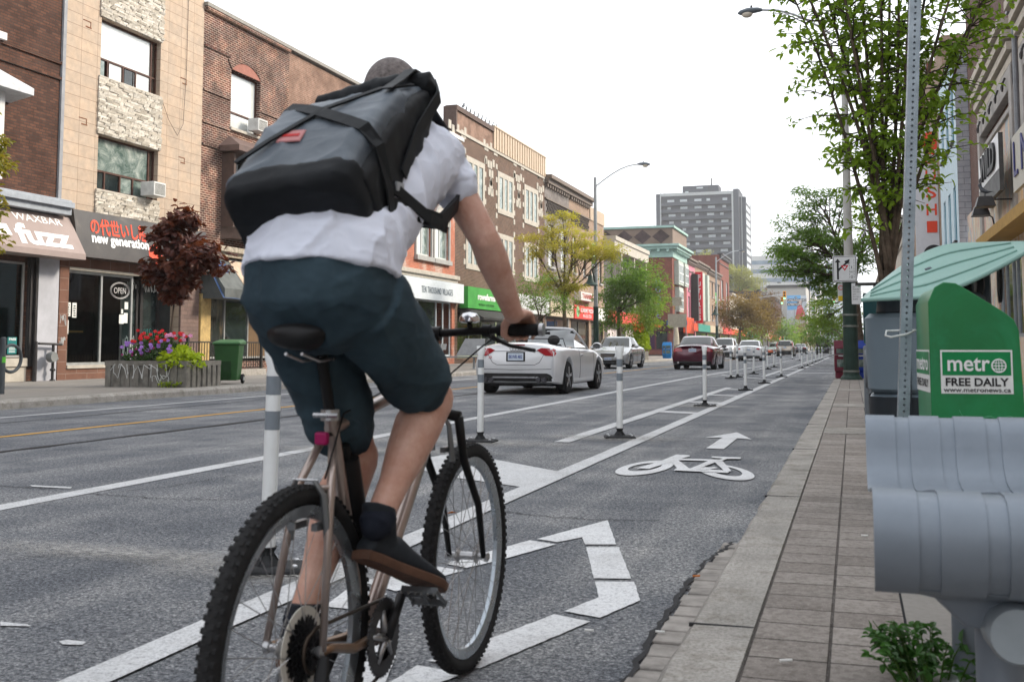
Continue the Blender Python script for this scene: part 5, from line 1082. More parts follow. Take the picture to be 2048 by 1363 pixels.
dc=MB(); dc.quad((-.002,.42,.757),(-.002,.05,.757),(-.002,.05,.843),(-.002,.42,.843)); dc.build('label_green',M('decal_green',(.01,.22,.07),.4),l2)
text_mb('metro',(-.003,.4,.772),(0,-1,0),(0,0,1),.33,.05,.0005,.015).build('lettering',WHITE,l2); text_mb('FREE DAILY',(-.003,.4,.71),(0,-1,0),(0,0,1),.33,.03,.0005,.02).build('lettering',BLACKL,l2)
mb=MB(); mb.tube([(.05,-.013,.6),(.1,-.0135,.585),(.17,-.0135,.6),(.2,-.0135,.61)],.0012,4); mb.tube([(.09,-.013,.63),(.13,-.0135,.55)],.0012,4)
for cx in (.19,.26): mb.tube([(cx+.03*math.cos(a),-.0135,.575+.035*math.sin(a)) for a in [.5+5*k/10 for k in range(11)]],.0012,4)
mb.build('scratch',M('scratch_green',(.1,.38,.2),.6),t)
# waste bin
BING=M('bin_grey',(.15,.195,.23),.42,0,.06,3); BIND=M('bin_charcoal',(.022,.028,.034),.45); LIDG=M('lid_green',(.24,.4,.36),.45,0,.05,3)
t=thing('street_litter_bin','large grey litter bin with pale green swooping lid between the news box and the pole','litter bin',(.07,6.0,.1),R(-2))
def rsq(x0,x1,y0,y1,z,r_,n_=6):
    P=[]
    for cx,cy,a0 in ((x1-r_,y1-r_,0),(x0+r_,y1-r_,90),(x0+r_,y0+r_,180),(x1-r_,y0+r_,270)):
        for k in range(n_+1): a=R(a0+90*k/n_); P.append((cx+r_*math.cos(a),cy+r_*math.sin(a),z))
    return P
W_,D_=.66,.7
def tier(z0,z1,i0,i1,mat,nm,rr=.14):
    mb=MB(); mb.loft([rsq(i0+.02,W_-i0-.02,i0+.02,D_-i0-.02,z0,rr),rsq(i0,W_-i0,i0,D_-i0,z0+.02,rr),rsq(i1,W_-i1,i1,D_-i1,z1-.025,rr),rsq(i1+.025,W_-i1-.025,i1+.025,D_-i1-.025,z1,rr)]); return mb.build(nm,mat,t,smooth=True)
low=tier(0,.39,.035,.02,BING,'lower_body'); tier(.385,.62,.012,.008,BING,'middle_body'); tier(.62,1.04,.0,-.01,BING,'upper_body'); tier(1.03,1.15,.05,.06,M('bin_grey_dark',(.08,.1,.12),.5),'neck')
mb=MB(); mb.loft([rsq(.004,W_-.004,.004,D_-.004,.415,.14),rsq(.002,W_-.002,.002,D_-.002,.6,.14)],caps=False); mb.build('dark_band',BIND,t,smooth=True)
mb=MB(); 
for x in (.21,): mb.box(x,x+.008,-.012,0.01,.02,1.03)
mb.build('panel_seam',BIND,t)
mb=MB(); mb.box(.3,.52,-.012,.0,.66,.95); mb.build('door_panel',M('bin_grey_dark',(.08,.1,.12),.5),t,bevel=.004) if False else None
for i in range(6):
    for j in range(4):
        for sd_ in (0,1):
            m=MB(); u=.07+i*.095; z=.07+j*.09
            if sd_==0: m.ball((u,.018,z),.013,.006,.013,8,4)
            else: m.ball((.018,u+.02,z),.006,.013,.013,8,4)
            if i<6 and j<3+1: m.build('stud',BING,low,smooth='all')
mb=MB(); mb.box(.3,.64,.3,.64,1.03,1.3); mb.build('hood_body',M('bin_grey_dark',(.08,.1,.12),.5),t,bevel=.03)
mb=MB(); mb.rings([((.665,.2,1.2),(0,.09,0),(0,0,.11)),((.68,.2,1.2),(0,.085,0),(0,0,.105))],20); mb.rings([((.55,.27,1.2),(.055,0,0),(0,0,.1)),((.55,.26,1.2),(.05,0,0),(0,0,.095))],20); o=mb.build('opening',M('opening_black',(.006,.006,.007),.4),t)
mb=MB(); mb.lathe([(.012,0),(.016,.06),(.01,.09),(.01,.13),(0,.13)],(.55,.25,1.14),'Z',8); mb.build('bottle_emblem',STEEL,o)
def lid(u,v):
    f=1.135+.25*max(0,(u-.35)/.65)**1.4; bk=1.17+.29*math.sin(PI/2*min(1,u/.62)); sm=v*v*(3-2*v)
    return Vector((-.02+u*.86,-.08+v*.84,f+(bk-f)*sm+.03*math.sin(PI*v)*math.sin(PI*u)-.02*(1-u)*math.cos(PI*v/2)))
rows=[[lid(i/24,j/20) for j in range(21)] for i in range(25)]
mb=MB(); mb.loft(rows,caps=False,closed=False); o=mb.build('lid',LIDG,t,smooth='all'); sm=o.modifiers.new('s','SOLIDIFY'); sm.thickness=.018; sm.offset=-1
mb=MB()
for v in (.25,.42,.6): mb.tube([lid(.05+.85*k/12,v)+Vector((0,0,.004)) for k in range(13)],.007,6)
mb.build('lid_rib',LIDG,o,smooth='all')
# bench
t=thing('metal_bench','grey ribbed metal street bench with rolled edge in the right foreground','bench',(.25,2.7,.1))
BENM=NG('bench_metal'); g=BENM; g.set(g.mix(g.ramp(g.noise(6,5,.7),[(.4,(0,0,0)),(.7,(.35,.35,.35))]),(.22,.255,.3),(.15,.175,.205)),g.ramp(g.noise(11,4,.7),[(.3,(.38,)*3),(.7,(.55,)*3)]),.25); BENM=g.m
prof=[(2.235,.49),(2.19,.515),(2.165,.56),(2.16,.61),(2.175,.65),(2.2,.672),(2.24,.682),(2.3,.68),(2.5,.655),(2.8,.615),(3.0,.592),(3.1,.59),(3.17,.602),(3.215,.635),(3.235,.68),(3.245,.72),(3.27,.75),(3.31,.765),(3.35,.758)]
def shell_strip(x0,x1,inset,nm,th=.006):
    mb=MB(); P=[Vector((0,y,z)) for y,z in prof]; top=[];bot=[]
    for i,p in enumerate(P):
        d=(P[min(i+1,len(P)-1)]-P[max(i-1,0)]).normalized(); nn=Vector((0,-d.z,d.y)); top.append(p+nn*(-inset)); bot.append(p-nn*(inset+th))
    rows=[[Vector((x0,q.y,q.z)),Vector((x1,q.y,q.z)),Vector((x1,r_.y,r_.z)),Vector((x0,r_.y,r_.z))] for q,r_ in zip(top,bot)]
    mb.loft(rows); return wpart(nm,mb,BENM,t,smooth=True)
x=.03
for k in range(4):
    shell_strip(x,x+.08,0,'slat'); 
    if k<3: shell_strip(x+.08,x+.118,.005,'recessed_slat')
    x+=.118
mb=MB(); 
for y_,zt in ((3.0,.57),(2.42,.62)): mb.lathe([(.047,.1),(.047,zt)],(.27,y_,0),'Z',24)
wpart('leg',mb,BENM,t,smooth=True) if False else None
for y_,zt in ((3.0,.57),(2.42,.60)):
    m=MB(); m.lathe([(.047,.1),(.047,zt)],(.27,y_,0),'Z',24); lg=wpart('leg',m,BENM,t,smooth=True)
    m=MB(); m.lathe([(.085,.1),(.082,.115),(.062,.135),(.05,.15)],(.27,y_,0),'Z',24); wpart('floor_flange',m,M('flange_metal',(.5,.52,.54),.3,.6),lg,smooth=True)
mb=MB(); mb.loft([[(.06,2.22,.5),(.45,2.22,.5),(.45,2.5,.55),(.06,2.5,.6)],[(.14,2.3,.47),(.42,2.3,.47),(.42,2.5,.5),(.14,2.5,.5)],[(.2,2.33,.41),(.4,2.33,.41),(.4,2.5,.41),(.2,2.5,.41)]]); mb.box(.2,.34,2.36,3.0,.52,.57); wpart('seat_bracket',mb,BENM,t,bevel=.008)
mb=MB(); mb.lathe([(.0,-.11),(.05,-.11),(.056,-.1),(.056,-.04),(.06,-.03)],(.285,2.36,.42),'Y',28); wpart('clamp_disc',mb,M('clamp_metal',(.36,.41,.45),.35,.5),t,smooth=True)
# utility pole with signs
GP=M('pole_green',(.018,.04,.032),.55,0,.2,4); CP=M('pole_concrete',(.42,.42,.4),.8,0,.1,3)
t=thing('utility_pole','tall concrete street light pole with fluted dark green base behind the litter bin','street light',(-.045,30.3,.1))
mb=MB(); mb.lathe([(.3,0),(.27,.06),(.22,.12),(.2,.2),(.175,2.6),(.17,2.62),(.0,2.63)],(0,0,0),'Z',16); mb.build('green_base',GP,t)
mb=MB()
for z in (.2,1.4,1.7): mb.lathe([(.215,z),(.215,z+.05)],(0,0,0),'Z',16)
wparts('steel_band',mb,M('band_steel',(.2,.22,.2),.5,.5),t,world=False)
mb=MB(); mb.lathe([(.125,2.6),(.07,9.4),(.0,9.4)],(-.0,0,0),'Z',14); mb.build('shaft',CP,t,smooth=True)
def lamp_arm(t,z,L,side,h=.9,mat=None):
    mb=MB(); pts=[(0,0,z)]+[(side*L*u,0,z+h*math.sin(u*PI/2)) for u in (.2,.4,.6,.8,1)]; mb.tube(pts,.035,8); a=mb.build('lamp_arm',mat or STEEL,t,smooth=True)
    mb=MB(); x=side*L; zz=z+h; mb.rings([((x,0,zz),(0,.05,0),(0,0,.04)),((x+side*.12,0,zz+.01),(0,.1,0),(0,0,.07)),((x+side*.4,0,zz-.0),(0,.14,0),(0,0,.09)),((x+side*.6,0,zz-.03),(0,.1,0),(0,0,.07)),((x+side*.68,0,zz-.04),(0,.02,0),(0,0,.02))],12); hd=mb.build('lamp_head',M('lamp_grey',(.13,.15,.17),.45),a,smooth=True)
    mb=MB(); mb.ball((x+side*.42,0,zz-.08),.16,.11,.11,14,8); mb.build('lamp_glass',M('lamp_glass',(.55,.5,.42),.1),hd if False else a,smooth='all')
    mb=MB(); mb.tube([(x+side*.3,0,zz+.07),(x+side*.3,0,zz+.15)],.03,6); mb.build('photocell',DARKM,a)
    return a
lamp_arm(t,9.2,2.15,-1,1.1)
SIGNW=M('sign_white',(.66,.68,.69),.45,0,.04); 
t=thing('lane_control_sign','white sign with straight arrow, right arrow and red yield triangle on the pole','road sign',(-.15,30.0,2.7))
mb=MB(); mb.loft([rsq(-.3,.3,0,.7,0,.05)],caps=True) if False else None
def plate(w_,h_,r_=.04,th=.012,z=0): m=MB(); P=[(x,0,y+z) for x,y,_ in rsq(-w_/2,w_/2,0,h_,0,r_)]; m.prism(P,(0,th,0)); return m
plate(.62,.7).build('plate',SIGNW,t)
m=MB(); 
def flat(m,P,y=-.004): m.add([(x,y,z) for x,z in P],[tuple(range(len(P)))])
def frame2(m,w_,h_,r_,t_,z=0,y=-.003):
    o=[(x,y,zz+z) for x,zz,_ in rsq(-w_/2,w_/2,0,h_,0,r_)]; i=[(x,y,zz+z+t_) for x,zz,_ in rsq(-w_/2+t_,w_/2-t_,0,h_-2*t_,0,max(.005,r_-t_))]
    n_=len(o)
    for k in range(n_): m.add([o[k],o[(k+1)%n_],i[(k+1)%n_],i[k]],[(0,1,2,3)])
frame2(m,.58,.66,.03,.012,.02); m.build('border',BLACKL,t)
m=MB(); flat(m,[(-.2,.06),(-.15,.06),(-.15,.52),(-.1,.52),(-.175,.62),(-.25,.52),(-.2,.52)]); flat(m,[(-.15,.28),(-.15,.36),(.02,.51),(-.01,.55),(.13,.6),(.1,.47),(.07,.49),(-.1,.34)],-.005); m.build('arrow',BLACKL,t)
m=MB(); flat(m,[(-.1,.44),(.1,.44),(0,.29)],-.006); r1=m.build('yield_triangle',M('sign_red_paint',(.55,.01,.03),.4),t); m=MB(); flat(m,[(-.045,.41),(.045,.41),(0,.34)],-.007); m.build('triangle_centre',SIGNW,r1)
m=MB()
for k in range(7): m.quad((.12,-.004,.1+k*.075),(.128,-.004,.1+k*.075),(.128,-.004,.15+k*.075),(.12,-.004,.15+k*.075)); m.quad((.235,-.004,.1+k*.075),(.243,-.004,.1+k*.075),(.243,-.004,.15+k*.075),(.235,-.004,.15+k*.075))
m.tube([(.18,-.004,.09),(.205,-.004,.13),(.18,-.004,.17),(.155,-.004,.13),(.18,-.004,.09)],.005,4); m.box(.17,.185,-.006,-.003,.35,.42); m.build('lane_lines',BLACKL,t); text_mb('ONLY',(.14,-.005,.24),(1,0,0),(0,0,1),.08,.04,.001).build('lettering',BLACKL,t)
t=thing('parking_sign','small white parking sign with green ring below the arrow sign','road sign',(.13,30.0,2.1))
plate(.24,.56,.02).build('plate',SIGNW,t)
m=MB(); m.torus((.07,-.006,.5),(0,1,0),.03,.008,16,5); m.build('green_ring',M('ring_green',(.02,.3,.12),.5),t)
for k,(s_,w_) in enumerate((('2h',.06),('MON-FRI',.16),('10am-4pm',.18),('SAT',.08),('8am-6pm',.17),('SUN',.12))): text_mb(s_,(-.09,-.005,.44-k*.065),(1,0,0),(0,0,1),w_,.035,.001).build('lettering',BLACKL,t)
t=thing('no_parking_sign','narrow white and yellow sign edge behind the dark green pole','road sign',(-.27,30.75,2.2)); plate(.16,.5,.02).build('plate',SIGNW,t); m=MB(); m.torus((0,-.006,.38),(0,1,0),.055,.01,16,5); m.build('red_ring',REDL,t); m=MB(); m.box(-.07,.07,-.006,-.002,.02,.16); m.build('yellow_panel',M('sign_yellow',(.75,.55,.02),.5),t)
def newsbox(label,loc,mat,h=1.05):
    t=thing('newspaper_box',label,'newspaper box',loc,R(random.uniform(-6,6))); mb=MB(); mb.box(-.22,.22,-.2,.22,.2,h*.62); mb.box(-.2,.2,-.16,.2,0,.2); mb.build('body',mat,t,bevel=.02)
    mb=MB(); mb.prism([(-.22,-.2,h*.63),(-.22,.22,h*.63),(-.22,.22,h),(-.22,.0,h),(-.22,-.2,h*.8)],(.44,0,0)); mb.build('display_head',mat,t,bevel=.015); mb=MB(); mb.box(-.17,.17,-.212,-.2,h*.66,h*.78); mb.box(-.16,.16,-.21,-.2,h*.3,h*.5); mb.build('window_panel',PMID,t); mb=MB(); mb.box(-.12,.12,-.23,-.2,h*.58,h*.61); mb.build('handle',STEEL,t); return t
newsbox('maroon newspaper box just left of the dark green pole base',(-.27,31.4,.1),M('box_maroon',(.12,.015,.03),.45))
newsbox('blue newspaper box right of the dark green pole base',(.25,31.6,.1),M('box_blue',(.01,.04,.3),.45))
t=thing('parking_machine','dark teal ticket machine half hidden behind the litter bin','parking machine',(.27,13.5,.1)); mb=MB(); mb.box(-.14,.14,-.12,.12,.9,1.5); mb.build('cabinet',M('teal_dark',(.01,.06,.07),.4),t,bevel=.02); mb=MB(); mb.box(-.1,.1,-.08,.08,0,.9); mb.build('column',M('teal_dark',(.01,.06,.07),.4),t); mb=MB(); mb.box(-.22,.2,-.18,.18,1.6,1.62); mb.tube([(0,0,1.5),(0,0,1.6)],.02,6); mb.build('solar_panel',DARKM,t)
def ring_post(label,loc):
    t=thing('bike_ring_post',label,'bike rack',loc); mb=MB(); mb.lathe([(.035,0),(.035,.86),(.02,.88)],(0,0,0),'Z',10); mb.build('post',M('rack_grey',(.14,.16,.18),.5),t,smooth=True); mb=MB(); mb.torus((0,0,.62),(1,0,0),.2,.022,28,8); mb.build('ring',M('rack_grey',(.14,.16,.18),.5),t,smooth='all'); return t
ring_post('grey ring and post bike rack, right one beside the litter bin',(.19,11.6,.1)); ring_post('grey ring and post bike rack, left one nearer the blue box',(.15,13.0,.1))
# left lamps
GB_=M('banner_green',(.12,.4,.1),.7)
def left_lamp(x,y,label,banner=True,full=True,h=9.85):
    t=thing('street_lamp',label,'street light',(x,y,.14)); mb=MB(); mb.lathe([(.2,0),(.16,.2),(.14,2.9),(.15,2.95)],(0,0,0),'Z',12); mb.build('green_base',GP,t); mb=MB(); mb.lathe([(.12,2.9),(.08,h),(.0,h+.02)],(0,0,0),'Z',12); mb.build('shaft',M('shaft_grey',(.3,.32,.33),.6,.3),t,smooth=True)
    lamp_arm(t,h-.5,2.3,1,1.1)
    if full:
        mb=MB(); mb.tube([(0,0,3.6),(0,-.3,4.5),(0,-.9,4.9),(0,-1.2,4.8),(0,-1.25,4.6)],.035,6); mb.tube([(0,0,4.0),(0,-.5,4.6)],.02,5); br=mb.build('scroll_arm',GP,t,smooth=True); mb=MB(); mb.lathe([(.05,4.6),(.12,4.5),(.13,4.35),(.2,4.2),(.42,4.02),(.4,4.0),(.0,4.1)],(0,-1.25,0),'Z',16); mb.build('bell_shade',GP,br,smooth=True)
    if banner:
        mb=MB(); mb.tube([(0,0,6.25),(0,-.95,6.25)],.02,5); mb.tube([(0,0,4.95),(0,-.95,4.95)],.02,5); mb.build('banner_arm',STEEL,t); mb=MB(); mb.box(-.008,.008,-.9,-.15,4.97,6.23); bn=mb.build('banner',GB_,t)
        for s_ in (1,):
            text_mb('EX',(.012,-.85,5.4),(0,1,0),(0,0,1),.65,.5,.002,.03).build('lettering',WHITE,bn); m=MB(); m.box(.009,.012,-.88,-.17,5.0,5.2); cp=m.build('caption',BLACKL,bn); text_mb('KOREATOWN',(.013,-.82,5.06),(0,1,0),(0,0,1),.6,.08,.001).build('lettering',WHITE,cp)
    return t
left_lamp(-12.9,55.6,'grey street lamp with green EX banner beside the yellow green tree')
left_lamp(-12.9,109,'grey street lamp with green banner before the brown brick terrace')
left_lamp(-12.9,165,'street lamp standing at the amber tree near the black gable house')
for y,lb in ((215,'thin street lamp left of the mural'),(262,'thin street lamp in front of the mural'),(310,'thin street lamp right of the mural'),(370,'faint street lamp left of the two furthest ones'),(430,'furthest faint street lamp at the street end')): left_lamp(-12.9,y,lb,False,False)
# traffic lights
YEL=M('signal_yellow',(.75,.32,.01),.5)
def signal(x,y,z,label,arm=0):
    t=thing('traffic_light',label,'traffic light',(x,y,z)); mb=MB(); mb.box(-.2,.2,-.15,.15,-.6,.6); mb.build('housing',YEL,t,bevel=.03)
    for k,(dz,m_) in enumerate(((.38,M('lens_dark',(.06,.02,.01),.3)),(0,M('lens_dark2',(.06,.04,.01),.3)),(-.38,None))):
        if m_ is None:
            gg=NG('green_lens') if 'green_lens' not in _mc else None
            if gg: gg.set((.05,.6,.3),.4); gg.b.inputs['Emission Color'].default_value=(.2,1,.55,1); gg.b.inputs['Emission Strength'].default_value=1.5; _mc['green_lens']=gg.m
            m_=_mc['green_lens']
        m=MB(); m.lathe([(.14,-.17),(.13,-.15)],(0,0,dz),'Y',14); m.build('lens',m_,t)
    if arm: m=MB(); m.tube([(0,.1,.2),(arm,.1,-.3)],.06,6); m.build('mast_arm',STEEL,t)
    return t
signal(onY(1569,590,150).x,150,onY(1569,591,150).z,'yellow traffic light hanging over the left lanes, left one of the pair',-4); signal(onY(1564,600,175).x,175,onY(1564,601,175).z,'yellow traffic light showing green under the left one of the pair')
signal(onY(1668,597,190).x,190,onY(1671,598,190).z,'yellow traffic light showing green between the tree and the green pole'); signal(onY(1681,595,185).x,185,onY(1681,595,185).z,'yellow traffic light turned sideways right of the green one',.6)
signal(onY(1627,612,260).x,260,onY(1627,613,260).z,'orange back of a distant traffic light over the road',-1.5); signal(onY(1649,664,300).x,300,onY(1648,664,300).z,'low distant yellow traffic light above the van')
# planter, bin, railing, left things
t=thing('concrete_planter','ribbed concrete street planter with white graffiti on the far pavement','planter',(-13.9,19.0,.14))
FP=M('planter_concrete',(.2,.19,.17),.9,0,.3,6,bump=.6,bscale=30)
X0,X1,Y0,Y1=-14.95,-12.95,19.0,20.25; zt_=.68
mb=MB(); mb.box(X0+.04,X1-.04,Y0+.04,Y1-.04,.1,zt_); wpart('body',mb,FP,t)
mb=MB(); mb.box(X0,X1,Y0,Y1,zt_-.1,zt_); mb.box(X0,X0+.1,Y0,Y1,zt_,zt_+.001)
k=X1-.05
for j in range(7): y_=Y0+.02+j*(Y1-Y0-.15)/6; mb.box(X1-.05,X1,y_,y_+.11,.1,zt_-.1)
for j in range(9): x_=X0+.02+j*(X1-X0-.16)/8; mb.box(x_,x_+.13,Y0,Y0+.05,.1,zt_-.1)
wpart('rib',mb,FP,t,bevel=.008)
scribble(t,Fac('Y',Y0-.001,-1),X0+.15,.3,1.5,.32,.006,6,.009,31); scribble(t,Fac('Y',Y0-.001,-1),X0+1.2,.2,.4,.2,.006,2,.008,33)
t=thing('green_wheelie_bin','dark green wheeled organics bin beside the concrete planter','wheelie bin',(-13.45,21.35,.14),R(20))
GBN=M('wheelie_green',(.03,.1,.03),.5,0,.1,4)
mb=MB(); mb.loft([[(-.22,-.24,.08),(.22,-.24,.08),(.22,.22,.08),(-.22,.22,.08)],[(-.28,-.3,.88),(.28,-.3,.88),(.28,.28,.88),(-.28,.28,.88)]]); mb.build('body',GBN,t,bevel=.02)
mb=MB(); mb.loft([[(-.31,-.34,.88),(.31,-.34,.88),(.31,.34,.88),(-.31,.34,.88)],[(-.31,-.34,.92),(.31,-.34,.92),(.31,.34,.95),(-.31,.34,.95)],[(-.25,-.26,.96),(.25,-.26,.96),(.25,.28,1.0),(-.25,.28,1.0)]]); mb.build('lid',M('wheelie_lid',(.05,.15,.055),.45),t,bevel=.01)
mb=MB(); mb.box(-.1,.1,-.272,-.25,.12,.55); mb.build('front_recess',M('wheelie_dark',(.015,.05,.015),.6),t); mb=MB(); mb.tube([(-.25,.38,.9),(.25,.38,.9)],.015,6); mb.build('handle',GBN,t)
for s_ in (-1,1): m=MB(); m.lathe([(.0,-.03),(.1,-.03),(.11,0),(.1,.03),(0,.03)],(s_*.27,.2,.11),'X',16); wl=m.build('wheel',RUB,t,smooth=True); m=MB(); m.lathe([(.05,-.034),(.05,.034)],(s_*.27,.2,.11),'X',12); m.build('hub',PALEF,wl)
t=thing('patio_railing','black metal patio railing behind the green wheelie bin','railing',(-16.9,22.9,.14)); DR=M('railing_black',(.03,.028,.026),.6)
XR=-16.9; mb=MB(); mb.box(XR-.02,XR+.02,22.9,28.6,1.08,1.12); mb.box(XR-.015,XR+.015,22.9,28.6,.35,.38); wpart('rail',mb,DR,t); mb=MB(); mb.box(XR-.1,XR+.1,22.8,28.7,.14,.33); wpart('plinth',mb,CONC,t)
for k in range(4): m=MB(); y_=22.92+k*1.88; m.box(XR-.035,XR+.035,y_-.035,y_+.035,.33,1.25); wpart('post',m,DR,t)
for k in range(44): 
    y_=23.05+k*.127; m=MB(); m.tube([(XR,y_,.38),(XR,y_,1.08)],.011,5); wpart('baluster',m,DR,t)
t=thing('far_bench','small grey metal bench across the road left of the white convertible','bench',(-14.3,38.6,.14)); BM2=M('far_bench_metal',(.3,.32,.34),.4,.5)
mb=MB(); mb.box(-.8,.9,-.25,.25,.42,.48); mb.build('seat',BM2,t,bevel=.02); mb=MB(); mb.prism([(-.2,.2,.5),(.9,.2,.5),(.9,.4,1.15),(.1,.4,1.15)],(0,.04,0)); mb.build('backrest',BM2,t); mb=MB(); mb.loft([[(-1.0,-.3,.75),(-.65,-.3,.72),(-.65,.3,.72),(-1.0,.3,.75)],[(-1.05,-.3,.95),(-.62,-.3,.95),(-.62,.3,.95),(-1.05,.3,.95)]]); mb.build('side_table',BM2,t)
for x in (-.83,.6): m=MB(); m.lathe([(.12,0),(.05,.05),(.045,.74 if x<0 else .45)],(x,0,0),'Z',10); m.build('leg',BM2,t)
for lb,loc in (('right of two bright blue newspaper boxes before the corner building',(-12.95,79.3,.14)),('left of two bright blue newspaper boxes before the corner building',(-13.3,80.2,.14))): newsbox(lb,loc,M('box_bright_blue',(.02,.2,.5),.45),1.2)
t=thing('bike_ring_post','dark ring and post bike rack at the left edge with a wheel behind','bike rack',(-14.3,15.45,.14)); mb=MB(); mb.lathe([(.05,0),(.05,.98),(.03,1.0)],(0,0,0),'Z',12); mb.build('post',M('rack_dark',(.06,.07,.08),.5),t,smooth=True); mb=MB(); mb.lathe([(.052,.55),(.052,.65)],(0,0,0),'Z',12); mb.build('green_sticker',M('ring_green2',(.1,.4,.05),.5),t)
mb=MB(); mb.torus((0,.2,.62),(1,0,0),.24,.03,28,8); mb.build('ring',M('rack_dark',(.06,.07,.08),.5),t,smooth='all')
# patio umbrella and bike by the corner
t=thing('folded_patio_umbrella','folded cream patio umbrella in front of the corner building','umbrella',(-16.2,104,.14)); mb=MB(); mb.lathe([(.03,0),(.03,.9)],(0,0,0),'Z',8); mb.build('pole',DARKM,t); mb=MB(); mb.lathe([(.1,.8),(.3,1.0),(.26,1.9),(.12,3.0),(.02,3.3)],(0,0,0),'Z',10); mb.build('canopy',M('umbrella_cream',(.5,.45,.35),.8),t)
t=thing('street_sign_post','leaning grey post with two blank sign backs near the blue boxes','road sign',(-12.85,80.5,.14)); mb=MB(); mb.tube([(0,0,0),(.35,0,4.6)],.05,6); mb.build('post',STEEL,t); mb=MB(); mb.box(.05,.75,-.08,-.05,3.9,4.55); mb.box(-.3,1.1,-.08,-.05,2.3,3.3); mb.build('sign_back',M('sign_back',(.36,.34,.28),.7),t)
t=thing('street_name_sign','blue and white street name sign on a post before the red shop fascia','road sign',(-12.9,88,.14)); mb=MB(); mb.tube([(0,0,0),(0,0,3.0)],.04,6); mb.build('post',STEEL,t); mb=MB(); mb.box(-1.6,.1,-.03,.0,2.6,3.0); mb.build('blade',M('sign_navy',(.03,.08,.3),.5),t)
# litter
for (x,y,lb,c_) in ((-.62,5.0,'orange cigarette end at the asphalt edge',(.6,.25,.05)),(.02,5.6,'white cigarette end on the brick paving',(.7,.7,.68)),(-.22,3.1,'white cigarette end near the kerb joint',(.7,.7,.68)),(-1.62,6.2,'dry orange leaf on the road by the front wheel',(.4,.15,.03))):
    pass
for (px_,py_,z_,lb,c_,L_,nm) in ((1393,1153,.02,'orange cigarette end at the ragged asphalt edge','orange',.03,'cigarette_end'),(1729,1072,.104,'white cigarette end lying on the second paver row','w',.03,'cigarette_end'),(1572,1323,.104,'white cigarette end lying near the kerb in the foreground','w',.035,'cigarette_end'),(1178,1262,.012,'small white plastic scrap on the road by the diamond marking','w',.03,'plastic_scrap'),(903,1026,.012,'dry orange leaf on the road beside the front wheel','orange',.05,'fallen_leaf'),(1320,1265,.02,'white cigarette end in the gutter setts','w',.03,'cigarette_end')):
    p=onZ(px_,py_,z_); cm=M('litter_'+c_,(.5,.16,.04) if c_=='orange' else (.7,.7,.68),.8); mb=MB()
    if 'leaf' in nm: mb.add([(-.03,0,0),(0,-.012,.012),(.035,0,.004),(0,.014,.01)],[(0,1,2),(0,2,3)])
    else: mb.tube([(-L_/2,0,.004),(L_/2,.004,.004)],.0042,7)
    o=mb.build(nm,cm); o.location=(p.x,p.y,z_); o.rotation_euler=(0,0,R(random.uniform(-30,30))); tag(o,lb,'litter')
# ================================================================== TREES AND PLANTS
def leaf(V,F,p,d,up,L,W,fold=.25,n6=True):
    d=d.normalized(); s=d.cross(up); 
    if s.length<1e-3: s=d.cross(Vector((1,0,0)))
    s.normalize(); nrm=s.cross(d); o=len(V)
    if n6:
        V+= [p,p+d*L*.3+s*W*.5+nrm*W*fold,p+d*L*.68+s*W*.42+nrm*W*fold*.8-nrm*L*.04,p+d*L-nrm*L*.16,p+d*L*.68-s*W*.42+nrm*W*fold*.8-nrm*L*.04,p+d*L*.3-s*W*.5+nrm*W*fold,p+d*L*.5-nrm*L*.02]
        F+= [(o,o+1,o+6),(o+1,o+2,o+6),(o+2,o+3,o+6),(o+3,o+4,o+6),(o+4,o+5,o+6),(o+5,o,o+6)]
    else:
        V+= [p,p+d*L*.45+s*W*.5+nrm*W*fold,p+d*L-nrm*L*.1,p+d*L*.45-s*W*.5+nrm*W*fold]; F+= [(o,o+1,o+2),(o,o+2,o+3)]
def maple_leaf(V,F,p,d,up,L):
    d=d.normalized(); s=d.cross(up)
    if s.length<1e-3: s=Vector((1,0,0))
    s.normalize(); n_=s.cross(d); o=len(V)
    prof=[(0,0),(.12,.28),(.02,.55),(.3,.42),(.45,.62),(.55,.3),(.7,.32),(1,0),(.7,-.32),(.55,-.3),(.45,-.62),(.3,-.42),(.02,-.55),(.12,-.28)]
    V.append(p+d*L*.35+n_*L*.05)
    V+= [p+d*L*a+s*L*b*.9-n_*L*(abs(b)*.15+a*a*.12) for a,b in prof]; k=len(prof)
    F+= [(o,o+1+i,o+1+(i+1)%k) for i in range(k)]
def rv(rs,zb=0): 
    v=Vector((rs.gauss(0,1),rs.gauss(0,1),rs.gauss(0,1)+zb)); return v.normalized() if v.length>1e-4 else Vector((0,0,1))
BARK=M('bark',(.1,.075,.055),.9,0,.35,14,bump=.8,bscale=40,bdist=.01); BARKD=M('bark_dark',(.05,.038,.03),.9,0,.3,14,bump=.5)
